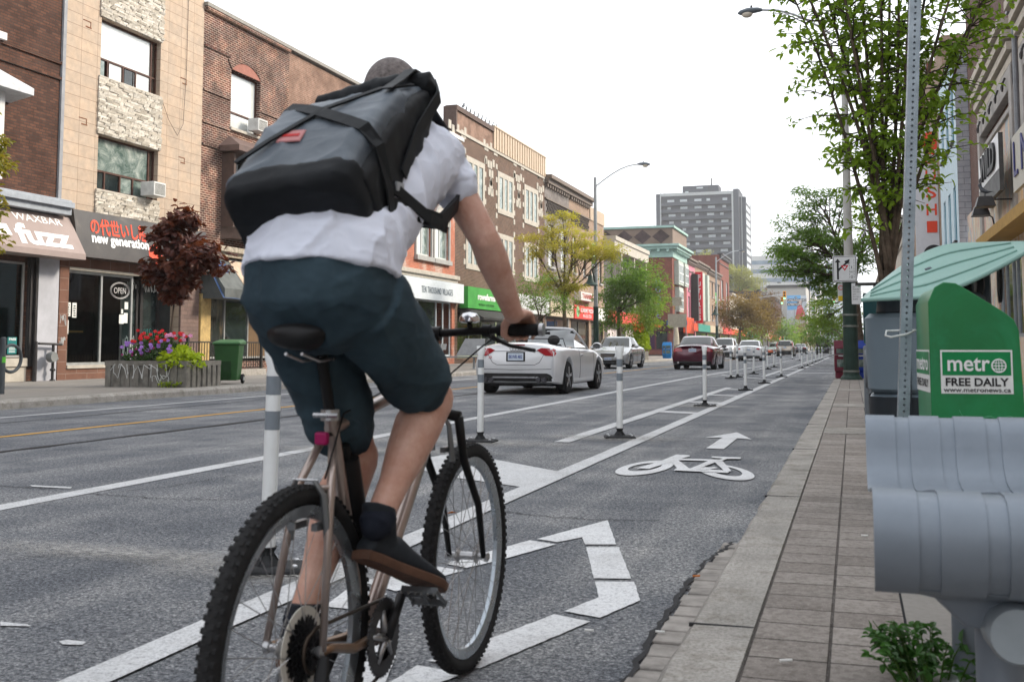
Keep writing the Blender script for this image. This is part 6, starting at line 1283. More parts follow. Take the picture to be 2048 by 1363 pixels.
def tree(name,label,base,top,blobs,lm,seed=1,L=.1,W=.055,per=60,clump=.35,bark=BARK,r0=.12,n6=False,mf=False,cat='tree',group=None,droop=0,crown_name='crown',flat=1):
    """blobs: (centre, radii, clumps) in world coordinates; clumps hold single leaves, limbs reach the clumps"""
    rs=random.Random(seed); base=Vector(base); t=thing(name,label,cat,base,0,group)
    top=Vector(top); tm=MB(); mid=base.lerp(top,.5)+Vector((rs.uniform(-.05,.05),rs.uniform(-.05,.05),0))
    tm.tube([base-Vector((0,0,.02)),base+Vector((0,0,.12)),mid,top],[r0*1.4,r0*1.05,r0*.85,r0*.62],9); wpart('trunk',tm,bark,t,smooth='all')
    V=[];F=[]; lb=MB()
    for c,rad,n in blobs:
        c=Vector(c); hub=top.lerp(c,.45); lb.tube([top-Vector((0,0,.05)),top.lerp(hub,.5)+Vector((0,0,(c-top).length*.06)),hub,hub.lerp(c,.7)],[r0*.5,r0*.38,r0*.26,r0*.14],6)
        for k in range(n):
            d=rv(rs); q=c+Vector((d.x*rad[0],d.y*rad[1],d.z*rad[2]))*(rs.random()**.45)
            s_=hub.lerp(c,rs.random()*.8); m_=s_.lerp(q,.5)+Vector((0,0,.06*rad[2])); lb.tube([s_,m_,q],[r0*.13,r0*.08,r0*.03],4,False)
            cr=clump*rs.uniform(.6,1.35); nn=int(per*rs.uniform(.6,1.3))
            for j in range(nn):
                e=rv(rs); p=q+Vector((e.x,e.y,e.z*.62*flat))*cr*rs.random()**.5; dd=(p-q).normalized()+rv(rs)*.6+Vector((0,0,-.25-droop)); l=L*rs.uniform(.65,1.25)
                up=Vector((rs.gauss(0,.45),rs.gauss(0,.45),1))
                if mf: maple_leaf(V,F,p,dd,up,l)
                else: leaf(V,F,p,dd,up,l,l*W/L,n6=n6)
    wpart('limb',lb,bark,t,smooth='all'); cm=MB(); cm.v=V; cm.f=F
    # fast build (no normal recalculation needed)
    me=bpy.data.meshes.new('crown'); me.from_pydata([tuple(p-base) for p in V],[],F); me.materials.append(lm); o=bpy.data.objects.new('crown',me); COL.objects.link(o); o.parent=t
    return t
LG=leafmat('leaf_green',(.07,.14,.012),(.15,.25,.02),(.27,.39,.035),.62,1.1)
LD=leafmat('leaf_dark',(.05,.11,.022),(.095,.18,.032),(.18,.29,.05),.55,.8)
LY=leafmat('leaf_yellow',(.15,.21,.025),(.34,.35,.035),(.52,.42,.07),.5,.35)
LA=leafmat('leaf_amber',(.12,.1,.03),(.22,.15,.05),(.3,.2,.05),.35,.25)
LM_=leafmat('leaf_maroon',(.028,.008,.01),(.07,.018,.016),(.17,.045,.016),.4,1.6)
LB=leafmat('leaf_bright',(.09,.16,.015),(.16,.27,.025),(.27,.36,.04),.4,.7)
LE=leafmat('leaf_edge',(.08,.13,.01),(.14,.2,.02),(.34,.22,.03),.4,1.5)
# big vase shaped tree behind the bin
def vase_tree():
    rs=random.Random(11); bx,by=.44,11.0; t=thing('vase_shaped_tree','tall vase shaped street tree with many thin stems rising behind the litter bin','tree',(bx,by,.1))
    tr=MB(); tr.tube([(bx+.1,by,.1),(bx+.04,by,.6),(bx-.05,by,1.2),(bx-.1,by,1.7)],[.1,.08,.068,.06],12); tr.tube([(bx+.03,by,.6),(bx-.08,by+.1,1.2),(bx-.16,by+.1,1.8)],[.055,.05,.042],9); wpart('trunk',tr,BARK,t,smooth='all')
    V=[];F=[]; st=MB(); tw=MB()
    tops=[(-.75,-.3,5.6),(-.45,.5,5.9),(-.2,-.5,5.7),(.05,.2,6.1),(.3,-.2,6.1),(.5,.6,6.0),(.8,-.3,5.9),(1.1,.2,5.8),(1.45,-.2,5.6),(1.75,.3,5.2),(-.55,.0,4.6),(1.3,.0,4.4),(.6,.1,5.6),(-.1,.8,5.4)]
    for i,(tx,ty,tz) in enumerate(tops):
        s0=Vector((bx-.1+rs.uniform(-.04,.04),by+rs.uniform(-.03,.08),1.55+rs.uniform(-.1,.25))); e=Vector((tx,by+ty,tz)); n=16; pts=[]
        for k in range(n+1):
            u=k/n; lat=u**1.35; p=Vector((s0.x+(e.x-s0.x)*lat,s0.y+(e.y-s0.y)*lat,s0.z+(e.z-s0.z)*u))+Vector((math.sin(u*5+i)*.03,math.cos(u*4+i)*.03,0)); pts.append(p)
        st.tube(pts,[.022*(1-.8*k/n)+.004 for k in range(n+1)],6)
        for k in range(3,n+1):
            z=pts[k].z
            dens=.75 if z<2.2 else (.95 if z<3.1 else 1.6)
            m=int(dens*2.1+rs.random())
            for j in range(m):
                d=Vector((rs.gauss(0,1),rs.gauss(0,1),rs.uniform(-.1,.7))).normalized(); Lt=rs.uniform(.25,.55); q=pts[k]+d*Lt+Vector((0,0,-.03))
                hw=.32+(z-1.5)*.34; 
                if not (.35-hw*1.0 < q.x < .4+hw*1.15): continue
                mid=pts[k].lerp(q,.5)+Vector((0,0,.04)); tw.tube([pts[k],mid,q],[.007,.005,.002],4,False)
                for l in range(rs.randint(10,17)):
                    u=rs.uniform(.2,1.05); p=(pts[k].lerp(mid,u*2) if u<.5 else mid.lerp(q,u*2-1))+rv(rs)*.05
                    dd=d*.6+rv(rs)*.8+Vector((0,0,-.3)); leaf(V,F,p,dd,Vector((rs.gauss(0,.5),rs.gauss(0,.5),1)),rs.choice((.045,.06,.075,.09,.11))*rs.uniform(.85,1.15),rs.uniform(.03,.052),fold=rs.uniform(.05,.45))
    wpart('stem',st,BARK,t,smooth='all'); wpart('twig',tw,BARKD,t,smooth='all')
    me=bpy.data.meshes.new('crown'); me.from_pydata([(p.x-bx,p.y-by,p.z-.1) for p in V],[],F); me.materials.append(LG); o=bpy.data.objects.new('crown',me); COL.objects.link(o); o.parent=t
vase_tree()
P_=lambda x,y,Y: onY(x,y,Y)
tree('spreading_street_tree','dark green spreading tree leaning over the bike lane behind the green pole',(.3,33,.1),(.1,33,2.9),
  [(P_(1680,500,33),(1.0,1.2,.9),34),(P_(1620,470,33),(1.0,1.0,.85),36),(P_(1590,535,32.5),(.8,.9,.4),22),(P_(1640,400,33.5),(.9,1,.7),20),(P_(1660,560,33),(.7,.8,.6),22),(P_(1565,500,32),(.6,.6,.35),14),(P_(1730,480,34),(1,1,1.2),20)],LD,21,L=.12,W=.05,per=70,clump=.34,r0=.15,flat=.6)
tree('street_tree','bright green tree with loose layered leaves between the pole and the traffic lights',(.6,60,.1),P_(1705,600,60),
  [(P_(1665,590,60),(1.3,1.4,.5),22),(P_(1650,640,60),(1.2,1.4,.7),24),(P_(1690,630,61),(1.2,1.3,1.2),22),(P_(1640,610,59),(.8,.8,.3),8)],LB,22,L=.15,W=.08,per=55,clump=.45,r0=.14,flat=.6)
tree('street_tree','dark rounded tree far along the right pavement under the traffic lights',(.2,112,.1),P_(1672,660,112),[(P_(1655,668,112),(2.4,2,1.2),28),(P_(1650,650,114),(1.8,2,1.0),18)],LD,23,L=.3,W=.16,per=45,clump=.8,r0=.16)
tree('yellow_street_tree','yellow green honey locust before the grey and buff brick houses',(-13.1,49.8,.14),P_(1128,600,49.8),
  [(P_(1150,490,49.8),(1.5,1.5,1.1),34),(P_(1190,500,50),(1.3,1.4,.6),24),(P_(1100,470,49.8),(1.0,1.2,1.1),24),(P_(1130,450,50.5),(.8,1,1.0),16),(P_(1110,560,49.5),(1.0,1.2,.9),26),(P_(1065,490,50),(.6,.7,.9),12),(P_(1210,510,50),(.7,.8,.4),10),(P_(1145,575,49.5),(.8,.8,.5),14)],LY,24,L=.13,W=.045,per=80,clump=.4,r0=.13,flat=.6)
tree('crab_apple_tree','small dark grey green tree half hidden by the cyclist hand',(-13.6,45,.14),P_(1080,640,45),[(P_(1085,600,45),(1.3,1.2,.75),26),(P_(1060,570,45),(1,1,.8),14),(P_(1125,610,45),(.8,.9,.5),12)],LD,25,L=.1,W=.05,per=50,clump=.36,r0=.09)
tree('street_tree','dense dark green tree standing right of the EX banner lamp',(-13.1,62.5,.14),P_(1237,625,62.5),
  [(P_(1245,560,62.5),(1.7,1.6,1.3),40),(P_(1225,600,62.5),(1.2,1.3,1.3),26),(P_(1280,560,62.5),(1.4,1.4,1.2),30),(P_(1300,590,63),(1,1.2,.9),16),(P_(1225,640,62),(.8,.8,.7),10)],LD,26,L=.16,W=.09,per=70,clump=.5,r0=.15)
tree('street_tree','lighter green young tree low in front of the corner building',(-13.1,70,.14),P_(1290,690,70),[(P_(1285,650,70),(1.5,1.4,1.3),32),(P_(1305,620,70),(1.1,1.2,1.3),22),(P_(1275,690,70),(1,1,.4),8),(P_(1300,560,70.5),(1.0,1.0,1.4),16)],LB,27,L=.16,W=.1,per=60,clump=.5,r0=.1)
tree('amber_street_tree','amber turning street tree beyond the white sedan',(-13,132,.14),P_(1480,660,132),[(P_(1488,618,132),(3.2,3,2.3),60),(P_(1465,640,132),(2,2,2),26),(P_(1520,645,134),(2.2,2,2),28)],LA,28,L=.3,W=.15,per=60,clump=.9,r0=.2)
tree('street_tree','deep brown leaved tree behind the amber one',(-13,165,.14),P_(1525,650,165),[(P_(1527,610,165),(2.8,2.5,2.4),40),(P_(1535,640,165),(2,2,2),20)],leafmat('leaf_brown',(.06,.04,.02),(.12,.07,.03),(.18,.1,.04),.3,.3),29,L=.35,W=.18,per=50,clump=.9,r0=.2)
for k,(x,y,Y,r_,m_,lb) in enumerate([(1500,668,150,2.0,LB,'small fresh green tree low behind the amber tree'),(1565,660,190,2.4,LD,'small dark green tree under the left traffic light'),(1582,665,220,2.6,LG,'round green tree below the mural'),(1603,662,250,2.8,LA,'small tawny tree right of the mural foot'),(1620,676,300,3.4,LA,'faint reddish tree near the end of the left row'),(1638,680,360,4,LD,'last faint green tree at the end of the left row')]):
    c=onY(x,y,Y); tree('street_tree',lb,(c.x,Y,.14),(c.x,Y,c.z-r_*.6),[(c,(r_,r_,r_*1.1),34)],m_,40+k,L=.4,W=.22,per=34,clump=r_*.42,r0=.16)
for k,(x,y,Y,r_,rz,lb) in enumerate([(1410,527,230,4.5,2.6,'pale yellow green tree rising over the terrace roofs left of the tall red house'),(1478,556,260,4,3.4,'pale yellow green tree rising over the roofs below the slate tower'),(1500,590,270,3,2.6,'dark shrubby tree behind the roofs next to the black gable house')]):
    c=onY(x,y,Y); tree('roofline_tree',lb,(c.x,Y,.1),(c.x,Y,c.z-rz),[(c,(r_,r_,rz),60),(c+Vector((r_*.8,0,-rz*.5)),(r_*.8,r_,rz*.6),26)],LD if k==2 else leafmat('leaf_pale',(.16,.2,.06),(.26,.28,.08),(.36,.34,.12),.35,.2),60+k,L=.45,W=.25,per=50,clump=1.1,r0=.3)
# maroon maple in the planter
mc=P_(368,505,19.7)
tree('maroon_maple','small maroon leaved maple growing in the concrete planter','' if 0 else (-13.75,19.7,.6),(-13.78,19.7,1.95),
  [((mc.x,19.7,2.75),(.72,.7,.55),30),((mc.x-.1,19.7,3.3),(.55,.5,.45),18),((mc.x+.5,19.7,2.85),(.5,.6,.4),14),((mc.x-.05,19.7,3.75),(.3,.3,.3),8),((mc.x-.55,19.7,2.6),(.35,.4,.3),8),((mc.x-.1,19.7,2.2),(.35,.4,.25),7)],LM_,31,L=.15,per=30,clump=.24,r0=.028,mf=True,droop=.3)
tree('street_tree','green and orange leafy branches of a tree entering at the left edge',(-14.6,13.9,.14),(-14.5,13.9,2.6),[((-13.85,14.1,4.05),(.75,.7,.5),24),((-13.8,14.2,3.3),(.6,.5,.4),16),((-13.85,14.1,2.7),(.6,.5,.4),14),((-14.5,13.9,4.6),(.8,.8,.6),12)],LE,32,L=.1,W=.06,per=64,clump=.24,r0=.1,n6=True)
# flowers in the planter
t=thing('flower_planting','mound of red, purple and lime bedding flowers in the concrete planter','flowers',(-13.9,19.6,.66))
rs=random.Random(5)
def mound(nm,mat,cx,cy,cz,rx,ry,rz,n,L,W,par=None,seed=1):
    r_=random.Random(seed); V=[];F=[]
    for k in range(n):
        d=rv(r_,.6); p=Vector((cx+d.x*rx*r_.random()**.4,cy+d.y*ry*r_.random()**.4,cz+abs(d.z)*rz*r_.random()**.5)); leaf(V,F,p,d+rv(r_)*.7,Vector((r_.gauss(0,.5),r_.gauss(0,.5),1)),L*r_.uniform(.6,1.2),W*r_.uniform(.7,1.2))
    m=MB(); m.v=V; m.f=F; return wpart(nm,m,mat,par or t)
mound('dark_foliage',leafmat('leaf_bed',(.02,.05,.012),(.03,.08,.015),(.05,.12,.02),.3,3),-14.0,19.55,.66,.85,.5,.62,900,.09,.05,seed=2)
mound('lime_foliage',leafmat('leaf_lime',(.22,.32,.01),(.34,.45,.015),(.45,.55,.03),.35,2),-13.35,19.35,.55,.5,.45,.4,520,.13,.1,seed=3)
def blooms(nm,col,spots,r_,par=None,seed=1,zz=1):
    m=MB(); q=random.Random(seed)
    for x,y,z in spots:
        n=Vector((.5,-.7,.5)); a,b=frame_of(n.normalized())
        for k in range(5): an=2*PI*k/5; c=Vector((x,y,z))+(a*math.cos(an)+b*math.sin(an))*r_*.5; m.rings([(c,a*r_*.5,b*r_*.5),(c+n*.012,a*r_*.4,b*r_*.4)],6)
    return wparts(nm[:-1],m,M(nm+'_petal',col,.6,0,.15,20),par or t)
q=random.Random(8)
def sp(n,cx,cy,cz,rx,ry,rz): return [(cx+q.uniform(-rx,rx),cy+q.uniform(-ry,ry),cz+q.uniform(-rz,rz)) for _ in range(n)]
blooms('red_flowers',(.5,.015,.02),sp(34,-13.8,19.25,1.18,.6,.2,.13),.042); blooms('purple_flowers',(.3,.15,.5),sp(22,-14.0,19.08,.98,.6,.1,.14),.045); blooms('magenta_flowers',(.3,.01,.14),sp(9,-14.2,19.1,.85,.5,.1,.1),.028); blooms('pink_flowers',(.6,.25,.42),sp(10,-13.4,19.2,1.15,.3,.15,.08),.05)
def weed(name,label,loc,n,h,rx,ry,L,mat,seed,nst=16):
    r_=random.Random(seed); t=thing(name,label,'plant',loc); V=[];F=[]; st=MB()
    for k in range(nst):
        x=r_.uniform(-rx,rx); y=r_.uniform(-ry,ry); b=Vector((x*.5,y*.5,0)); e=Vector((x*1.1,y*1.1,h*r_.uniform(.5,1))); m_=b.lerp(e,.5)+Vector((0,0,h*.15)); st.tube([b,m_,e],[.0028,.002,.001],5,False)
        for j in range(n):
            u=r_.uniform(.15,1); p=b.lerp(m_,u*2) if u<.5 else m_.lerp(e,u*2-1); d=rv(r_); d.z*=.4; leaf(V,F,p,d,Vector((r_.gauss(0,.3),r_.gauss(0,.3),1)),L*r_.uniform(.5,1.2),L*.5)
    st.build('stem',M('stem_green',(.06,.12,.02),.6),t); m=MB(); m.v=V; m.f=F; m.build('foliage',mat,t); return t
LW=leafmat('leaf_weed',(.02,.07,.012),(.04,.13,.02),(.08,.22,.04),.35,12)
weed('pavement_weed','bushy green weed growing at the foot of the metal bench',(.17,3.02,.1),15,.15,.17,.13,.034,LW,3,34)
weed('pavement_weed','small weed sprouting at the base of the concrete planter',(-13.35,18.93,.14),10,.12,.3,.06,.07,leafmat('leaf_lime',(0,0,0),(0,0,0),(0,0,0)),4,10)
t=thing('sidewalk_flower_box','box of lime coleus and orange flowers behind the silver car','flowers',(-13.1,69.2,.14)); mb=MB(); mb.box(-13.6,-12.7,68.6,69.8,.14,.7); wpart('box',mb,FP,t)
mound('lime_foliage',_mc['leaf_lime'],-13.1,69.2,.8,.6,.7,1.5,700,.2,.16,seed=6); blooms('orange_flowers',(.6,.2,.03),sp(30,-13.2,69.0,2.2,.35,.4,.25),.09)
# ================================================================== VEHICLES
def cat_rom(P,n=4):
    out=[]; m=len(P)
    for i in range(m-1):
        p0,p1,p2,p3=P[max(i-1,0)],P[i],P[i+1],P[min(i+2,m-1)]
        for k in range(n):
            t=k/n; out.append(tuple(.5*((2*b)+(-a+c)*t+(2*a-5*b+4*c-d)*t*t+(-a+3*b-3*c+d)*t**3) for a,b,c,d in zip(p0,p1,p2,p3)))
    out.append(tuple(P[-1])); return out
def interp(tab,x):
    if x<=tab[0][0]: return tab[0][1]
    for (a,b),(c,d) in zip(tab,tab[1:]):
        if x<=c: t=(x-a)/(c-a); t=t*t*(3-2*t) if True else t; return b+(d-b)*t
    return tab[-1][1]
def paintm(name,col,metal=.3,rough=.22):
    if name in _mc: return _mc[name]
    g=NG(name); g.set(col,rough,metal); g.b.inputs['Coat Weight'].default_value=.7; g.b.inputs['Coat Roughness'].default_value=.05
    c=g.mix(g.ramp(g.noise(1.5,4,.6),[(.4,(0,0,0)),(.8,(.12,.12,.12))]),col,[x*.7 for x in col]); g.l(c,g.b.inputs['Base Color']); _mc[name]=g.m; return g.m
CGL=NG('car_glass'); CGL.set((.012,.016,.017),.03,IOR=1.55); CGL=CGL.m
CGT=shopglass('car_glass_clear',(.75,.8,.8))
PLASTIC=M('car_plastic',(.02,.02,.021),.6,0,.1); TYRE=M('tyre',(.018,.018,.019),.8,0,.2,20); RIMM=M('rim_alloy',(.42,.43,.45),.3,.8); RIMD=M('rim_dark',(.08,.08,.09),.35,.7)
TAILR=paintm('tail_red',(.35,.003,.012),.0,.15); HEADL=M('headlamp',(.5,.5,.5),.1,.3); PLATEM=M('plate_white',(.55,.62,.7),.5,0,.05); CHROME=M('chrome',(.6,.6,.62),.12,1)
def decal(bvh,poly,axis,sgn,off,grid=.05):
    """drape a 2D outline on the body: axis 'Y' -> poly in (x,z) cast along Y, axis 'X' -> poly in (y,z)"""
    P=[]
    n=len(poly)
    for i in range(n):
        a=Vector(poly[i]); b=Vector(poly[(i+1)%n]); m=max(1,int((b-a).length/grid))
        for k in range(m): P.append(a.lerp(b,k/m))
    x0=min(p.x for p in P);x1=max(p.x for p in P);y0=min(p.y for p in P);y1=max(p.y for p in P); inn=[]
    def inside(q):
        c=False
        for i in range(n):
            a=poly[i];b=poly[(i+1)%n]
            if (a[1]>q.y)!=(b[1]>q.y) and q.x<(b[0]-a[0])*(q.y-a[1])/(b[1]-a[1])+a[0]: c=not c
        return c
    u=x0+grid/2
    while u<x1:
        v=y0+grid/2
        while v<y1:
            q=Vector((u,v))
            if inside(q) and min((q-p).length for p in P)>grid*.4: inn.append(q)
            v+=grid
        u+=grid
    vs,es,fs,_,_,_=geo.delaunay_2d_cdt(P+inn,[(i,(i+1)%len(P)) for i in range(len(P))],[],1,1e-5)
    out=[]
    for q in vs:
        if axis=='Y': o=Vector((q.x,sgn*9,q.y)); d=Vector((0,-sgn,0))
        elif axis=='X': o=Vector((sgn*9,q.x,q.y)); d=Vector((-sgn,0,0))
        else: o=Vector((q.x,q.y,9)); d=Vector((0,0,-1))
        h,nn,_,_=bvh.ray_cast(o,d)
        if h is None: h=out[-1] if out else o*0
        out.append(h-d*off)
    m=MB(); m.add(out,[tuple(f) for f in fs if len(f)==3]); return m
def make_wheel(par,x,y,r,wd,sgn,dark=False,spokes=5):
    m=MB(); m.lathe([(r*.62,-wd/2),(r*.93,-wd/2),(r,-wd*.36),(r,wd*.36),(r*.93,wd/2),(r*.62,wd/2)],(x,y,r),'X',32); w_=m.build('wheel',TYRE,par,smooth=True)
    m=MB(); m.lathe([(r*.7,-wd*.42),(r*.7,wd*.4)],(x,y,r),'X',28); rim=None
    xo=x+sgn*wd*.44
    rm=MB(); rm.torus((xo,y,r),(1,0,0),r*.67,.014,32,6); rm.lathe([(r*.15,-.02),(r*.15,.02)],(xo,y,r),'X',12)
    for k in range(spokes):
        a=2*PI*k/spokes+.3
        for da in (-.1,.1):
            p0=Vector((xo,y+r*.12*math.cos(a),r+r*.12*math.sin(a))); p1=Vector((xo,y+r*.67*math.cos(a+da),r+r*.67*math.sin(a+da))); rm.tube([p0,p1],[.03,.02],6)
    rm.build('rim',RIMM,w_,smooth=True); m=MB(); m.lathe([(r*.66,-.01),(r*.66,.01)],(x+sgn*wd*.2,y,r),'X',24); m.build('brake_disc',RIMD,w_)
    return w_
def car(name,label,cat,x,y,face,paint,S,group='cars and vans on the road',detail=2,tail='rear',plate='CAKV 518'):
    """face: 0 drives away from us, 180 comes towards us"""
    t=thing(name,label,cat,(x,y,.004),R(face),group); L,W,H=S['L']/2,S['W']/2,S['H']
    belt=S['belt']; deck=S['deck']; wr=S.get('wr',.33); wb=S['wb']/2; yo=S.get('yo',0)
    zt=S['top']      # centre line height vs y: boot, cowl, bonnet
    NS=56; rows=[]
    for k in range(NS+1):
        s=-1+2*k/NS; yy=s*L
        e=max(0,(abs(s)-.8)/.2); w=W*(1-(.1 if s<0 else .14)*e**2.2)*(1-.02*abs(s))
        sh=interp(S['shoulder'],yy); tp=interp(zt,yy); zb=.2+ (.06*e)
        arch=0
        for wy in (-wb+yo,wb+yo):
            d=abs(yy-wy); ra=wr+.055
            if d<ra: arch=max(arch,wr+math.sqrt(ra*ra-d*d))
        zz=max(zb,arch)
        P=[(0,zb),(w*.55,zb),(w*.8,max(zb,zz-.0 if arch else zb)),(w*.965,zz+.0),(w*.985,max(zz+.02,.34)),(w*1.0,max(zz+.04,sh*.62)),(w*.985,sh*.86),(w*.93,sh),(w*.72,sh+(tp-sh)*.62),(w*.4,sh+(tp-sh)*.93),(0,tp)]
        if arch: P[1]=(w*.55,zb)
        Q=cat_rom(P[3:],3); Q=P[:3]+Q
        ring=[]
        for (a,b) in Q:
            ys=yy
            if s<0: pr=interp(S['rear'],b); ys=yy+pr*min(1,((-s)**8))-0
            else: pr=interp(S['front'],b); ys=yy-pr*min(1,(s**8))
            ys+= (1 if s<0 else -1)*(.10 if s<0 else .16)*(a/W)**2*abs(s)**6
            ring.append(Vector((a,ys,b)))
        full=ring+[Vector((-p.x,p.y,p.z)) for p in reversed(ring[1:-1])]
        rows.append(full)
    m=MB(); m.loft(rows); body=m.build('body',paint,t,smooth='all')
    bm=bmesh.new(); bm.from_mesh(body.data); bvh=BVHTree.FromBMesh(bm); bm.free()
    m=MB(); m.box(-W*.72,W*.72,-L+.5,L-.5,.16,.5); m.build('underbody',PLASTIC,t)
    for wy in (-wb+yo,wb+yo):
        for s_ in (-1,1): make_wheel(t,s_*(W-.13),wy,wr,.22,s_)
    # greenhouse
    G=S.get('cabin'); 
    if G:
        lev=[];N=48
        for (z,yr,yf,hw) in G:
            ring=[]
            for i in range(N):
                a=2*PI*i/N; c,s_=math.cos(a),math.sin(a); ex=.36; px=math.copysign(abs(c)**ex,c)*hw; py=math.copysign(abs(s_)**ex,s_); y_=(yr+yf)/2+(yf-yr)/2*py
                y_-= (.10*(px/hw)**2)*(1 if py>0 else -1)*abs(py); ring.append(Vector((px,y_,z+ (.0 if z<H-.02 else .012*(1-(px/hw)**2)))))
            lev.append(ring)
        parts={'roof':MB(),'windscreen':MB(),'rear_window':MB(),'side_window':MB(),'pillar':MB()}; nl=len(lev)
        for k in range(nl-1):
            for i in range(N):
                j=(i+1)%N; f=[lev[k][i],lev[k][j],lev[k+1][j],lev[k+1][i]]; n_=geo.normal(f[:3]) if (f[0]-f[1]).length>1e-5 else Vector((0,0,1)); c=sum(f,Vector())/4
                if k>=nl-3: key='roof'
                else:
                    u=(c.y-G[k][1])/(G[k][2]-G[k][1]); ax=abs(c.x)/G[k][3]
                    if ax>.93 and .07<u<.93: key='pillar' if abs(u-S.get('bp',.5))<.025 else 'side_window'
                    elif ax>.86: key='pillar'
                    else: key='windscreen' if c.y>(G[k][1]+G[k][2])/2 else 'rear_window'
                parts[key].add(f,[(0,1,2,3)])
        parts['roof'].add(lev[-1],[tuple(range(N))])
        for k_,mb_ in parts.items():
            if mb_.v: mb_.build(k_,{'roof':paint,'pillar':paint}.get(k_,CGL),t,smooth='all',weld=True)
    # mirrors
    my=S.get('mirror',.75)
    for s_ in (-1,1):
        m=MB(); m.ball((s_*(W+.09),my,belt+.06),.11,.07,.075,12,8); m.tube([(s_*(W-.08),my+.02,belt+.02),(s_*(W+.05),my,belt+.04)],.025,6); mi=m.build('mirror',paint if S.get('mp',1) else PLASTIC,t,smooth='all')
        m=MB(); m.rings([((s_*(W+.09),my-.072,belt+.06),(.085,0,0),(0,0,.055)),((s_*(W+.09),my-.076,belt+.06),(.08,0,0),(0,0,.05))],12); m.build('mirror_glass',CGL,mi)
    # door seams and handles
    m=MB()
    for s_ in (1,-1):
        for yy in S.get('doors',(-.15,.75)):
            pts=[]
            for z_ in [.3+(belt-.33)*q/8 for q in range(9)]:
                h,_,_,_=bvh.ray_cast(Vector((s_*4,yy,z_)),Vector((-s_,0,0)))
                if h: pts.append(h+Vector((s_*.0005,0,0)))
            if len(pts)>2: m.tube(pts,.005,4)
    m.build('door_seam',PLASTIC,t)
    for s_ in (1,-1):
        for yy in S.get('handles',(-.3,)):
            h,_,_,_=bvh.ray_cast(Vector((s_*4,yy,belt-.14)),Vector((-s_,0,0)))
            if h: m=MB(); m.ball((h.x+s_*.015,yy,belt-.14),.018,.09,.018,8,6); m.build('door_handle',CHROME if S.get('ch') else paint,t,smooth='all')
    return t,bvh,body
def mir(P): return [(-a,b) for a,b in P][::-1]
def put(t,bvh,name,poly,mat,off=.006,axis='Y',sgn=-1,both=False,grid=.05,parent=None):
    o=decal(bvh,poly,axis,sgn,off,grid).build(name,mat,parent or t,smooth='all')
    if both: decal(bvh,mir(poly),axis,sgn,off,grid).build(name,mat,parent or t,smooth='all')
    return o
def car_text(t,s,x,z,w,h,y,mat,sgn=-1,bold=0,par=None):
    r=(1,0,0) if sgn<0 else (-1,0,0); x=x if sgn<0 else -x
    return text_mb(s,(x,y,z),r,(0,0,1),w,h,.003,bold).build('lettering',mat,par or t)
SED=dict(L=4.75,W=1.83,H=1.46,belt=.93,deck=1.08,wb=2.73,wr=.33,shoulder=[(-2.4,.9),(-1.2,.95),(1,.92),(2.4,.72)],
 top=[(-2.38,1.02),(-1.7,1.09),(-1.2,1.1),(.9,1.02),(1.3,.98),(2.1,.82),(2.38,.7)],rear=[(.2,.06),(.4,.0),(.6,.02),(.8,.1),(1.1,.16)],front=[(.2,.12),(.45,0),(.6,.05),(.8,.3),(1,.6)],
 cabin=[(.9,-1.75,1.25,.82),(1.02,-1.62,1.02,.79),(1.18,-1.3,.75,.735),(1.33,-.98,.48,.68),(1.39,-.85,.36,.65),(1.435,-.7,.2,.58),(1.45,-.5,.0,.42)],doors=(-1.05,-.1,.85),handles=(-.85,.1),bp=.42,ch=1)
# white convertible
AUD=dict(SED); AUD.update(L=4.64,W=1.855,H=1.37,belt=.93,wb=2.75,wr=.335,cabin=None,shoulder=[(-2.3,.9),(-1.3,.94),(.9,.9),(2.3,.7)],
 top=[(-2.3,1.02),(-1.9,1.06),(-1.3,1.02),(-1.05,.93),(-.95,.7),(.55,.7),(.7,.93),(1.3,.92),(2.1,.8),(2.32,.68)],rear=[(.2,.09),(.3,.07),(.42,.0),(.62,-.02),(.7,.03),(.9,.1),(1.1,.17)],doors=(-.45,.85),handles=(-.3,),mirror=.75,ch=1)
WHT=paintm('car_white',(.7,.71,.73),.0,.2)
t,bvh,body=car('convertible_car','white open top convertible seen from behind beyond the cyclist handlebar','convertible',-6.53,23.1,0,WHT,AUD)
put(t,bvh,'tail_light',[(.44,.895),(.54,.94),(.82,.925),(.835,.83),(.82,.775),(.62,.785)],TAILR,.008,both=True)
put(t,bvh,'rear_valance',[(-.78,.25),(.78,.25),(.82,.3),(.74,.4),(.66,.43),(-.66,.43),(-.74,.4),(-.82,.3)],PLASTIC,.006)
put(t,bvh,'diffuser_trim',[(-.5,.335),(.5,.335),(.48,.365),(-.48,.365)],M('satin_trim',(.3,.32,.34),.3,.7),.016)
put(t,bvh,'plate_frame',[(-.2,.67),(.2,.67),(.2,.86),(-.2,.86)],PLASTIC,.012)
pl=put(t,bvh,'number_plate',[(-.165,.69),(.165,.69),(.165,.84),(-.165,.84)],PLATEM,.02)
yr_=-2.32
h=bvh.ray_cast(Vector((0,-9,.76)),Vector((0,1,0)))[0]; car_text(t,'BKWR 482',-.14,.73,.28,.07,h.y-.026,M('plate_blue',(.05,.08,.3),.5),par=pl)
put(t,bvh,'brake_light',[(-.2,.99),(.2,.99),(.2,1.01),(-.2,1.01)],TAILR,.008)
m=MB(); h=bvh.ray_cast(Vector((0,-9,.92)),Vector((0,1,0)))[0]
for k in range(4): m.torus((-.09+k*.06,h.y-.012,.925),(0,1,0),.034,.006,20,6)
m.build('ring_badge',CHROME,t,smooth='all')
m=MB()
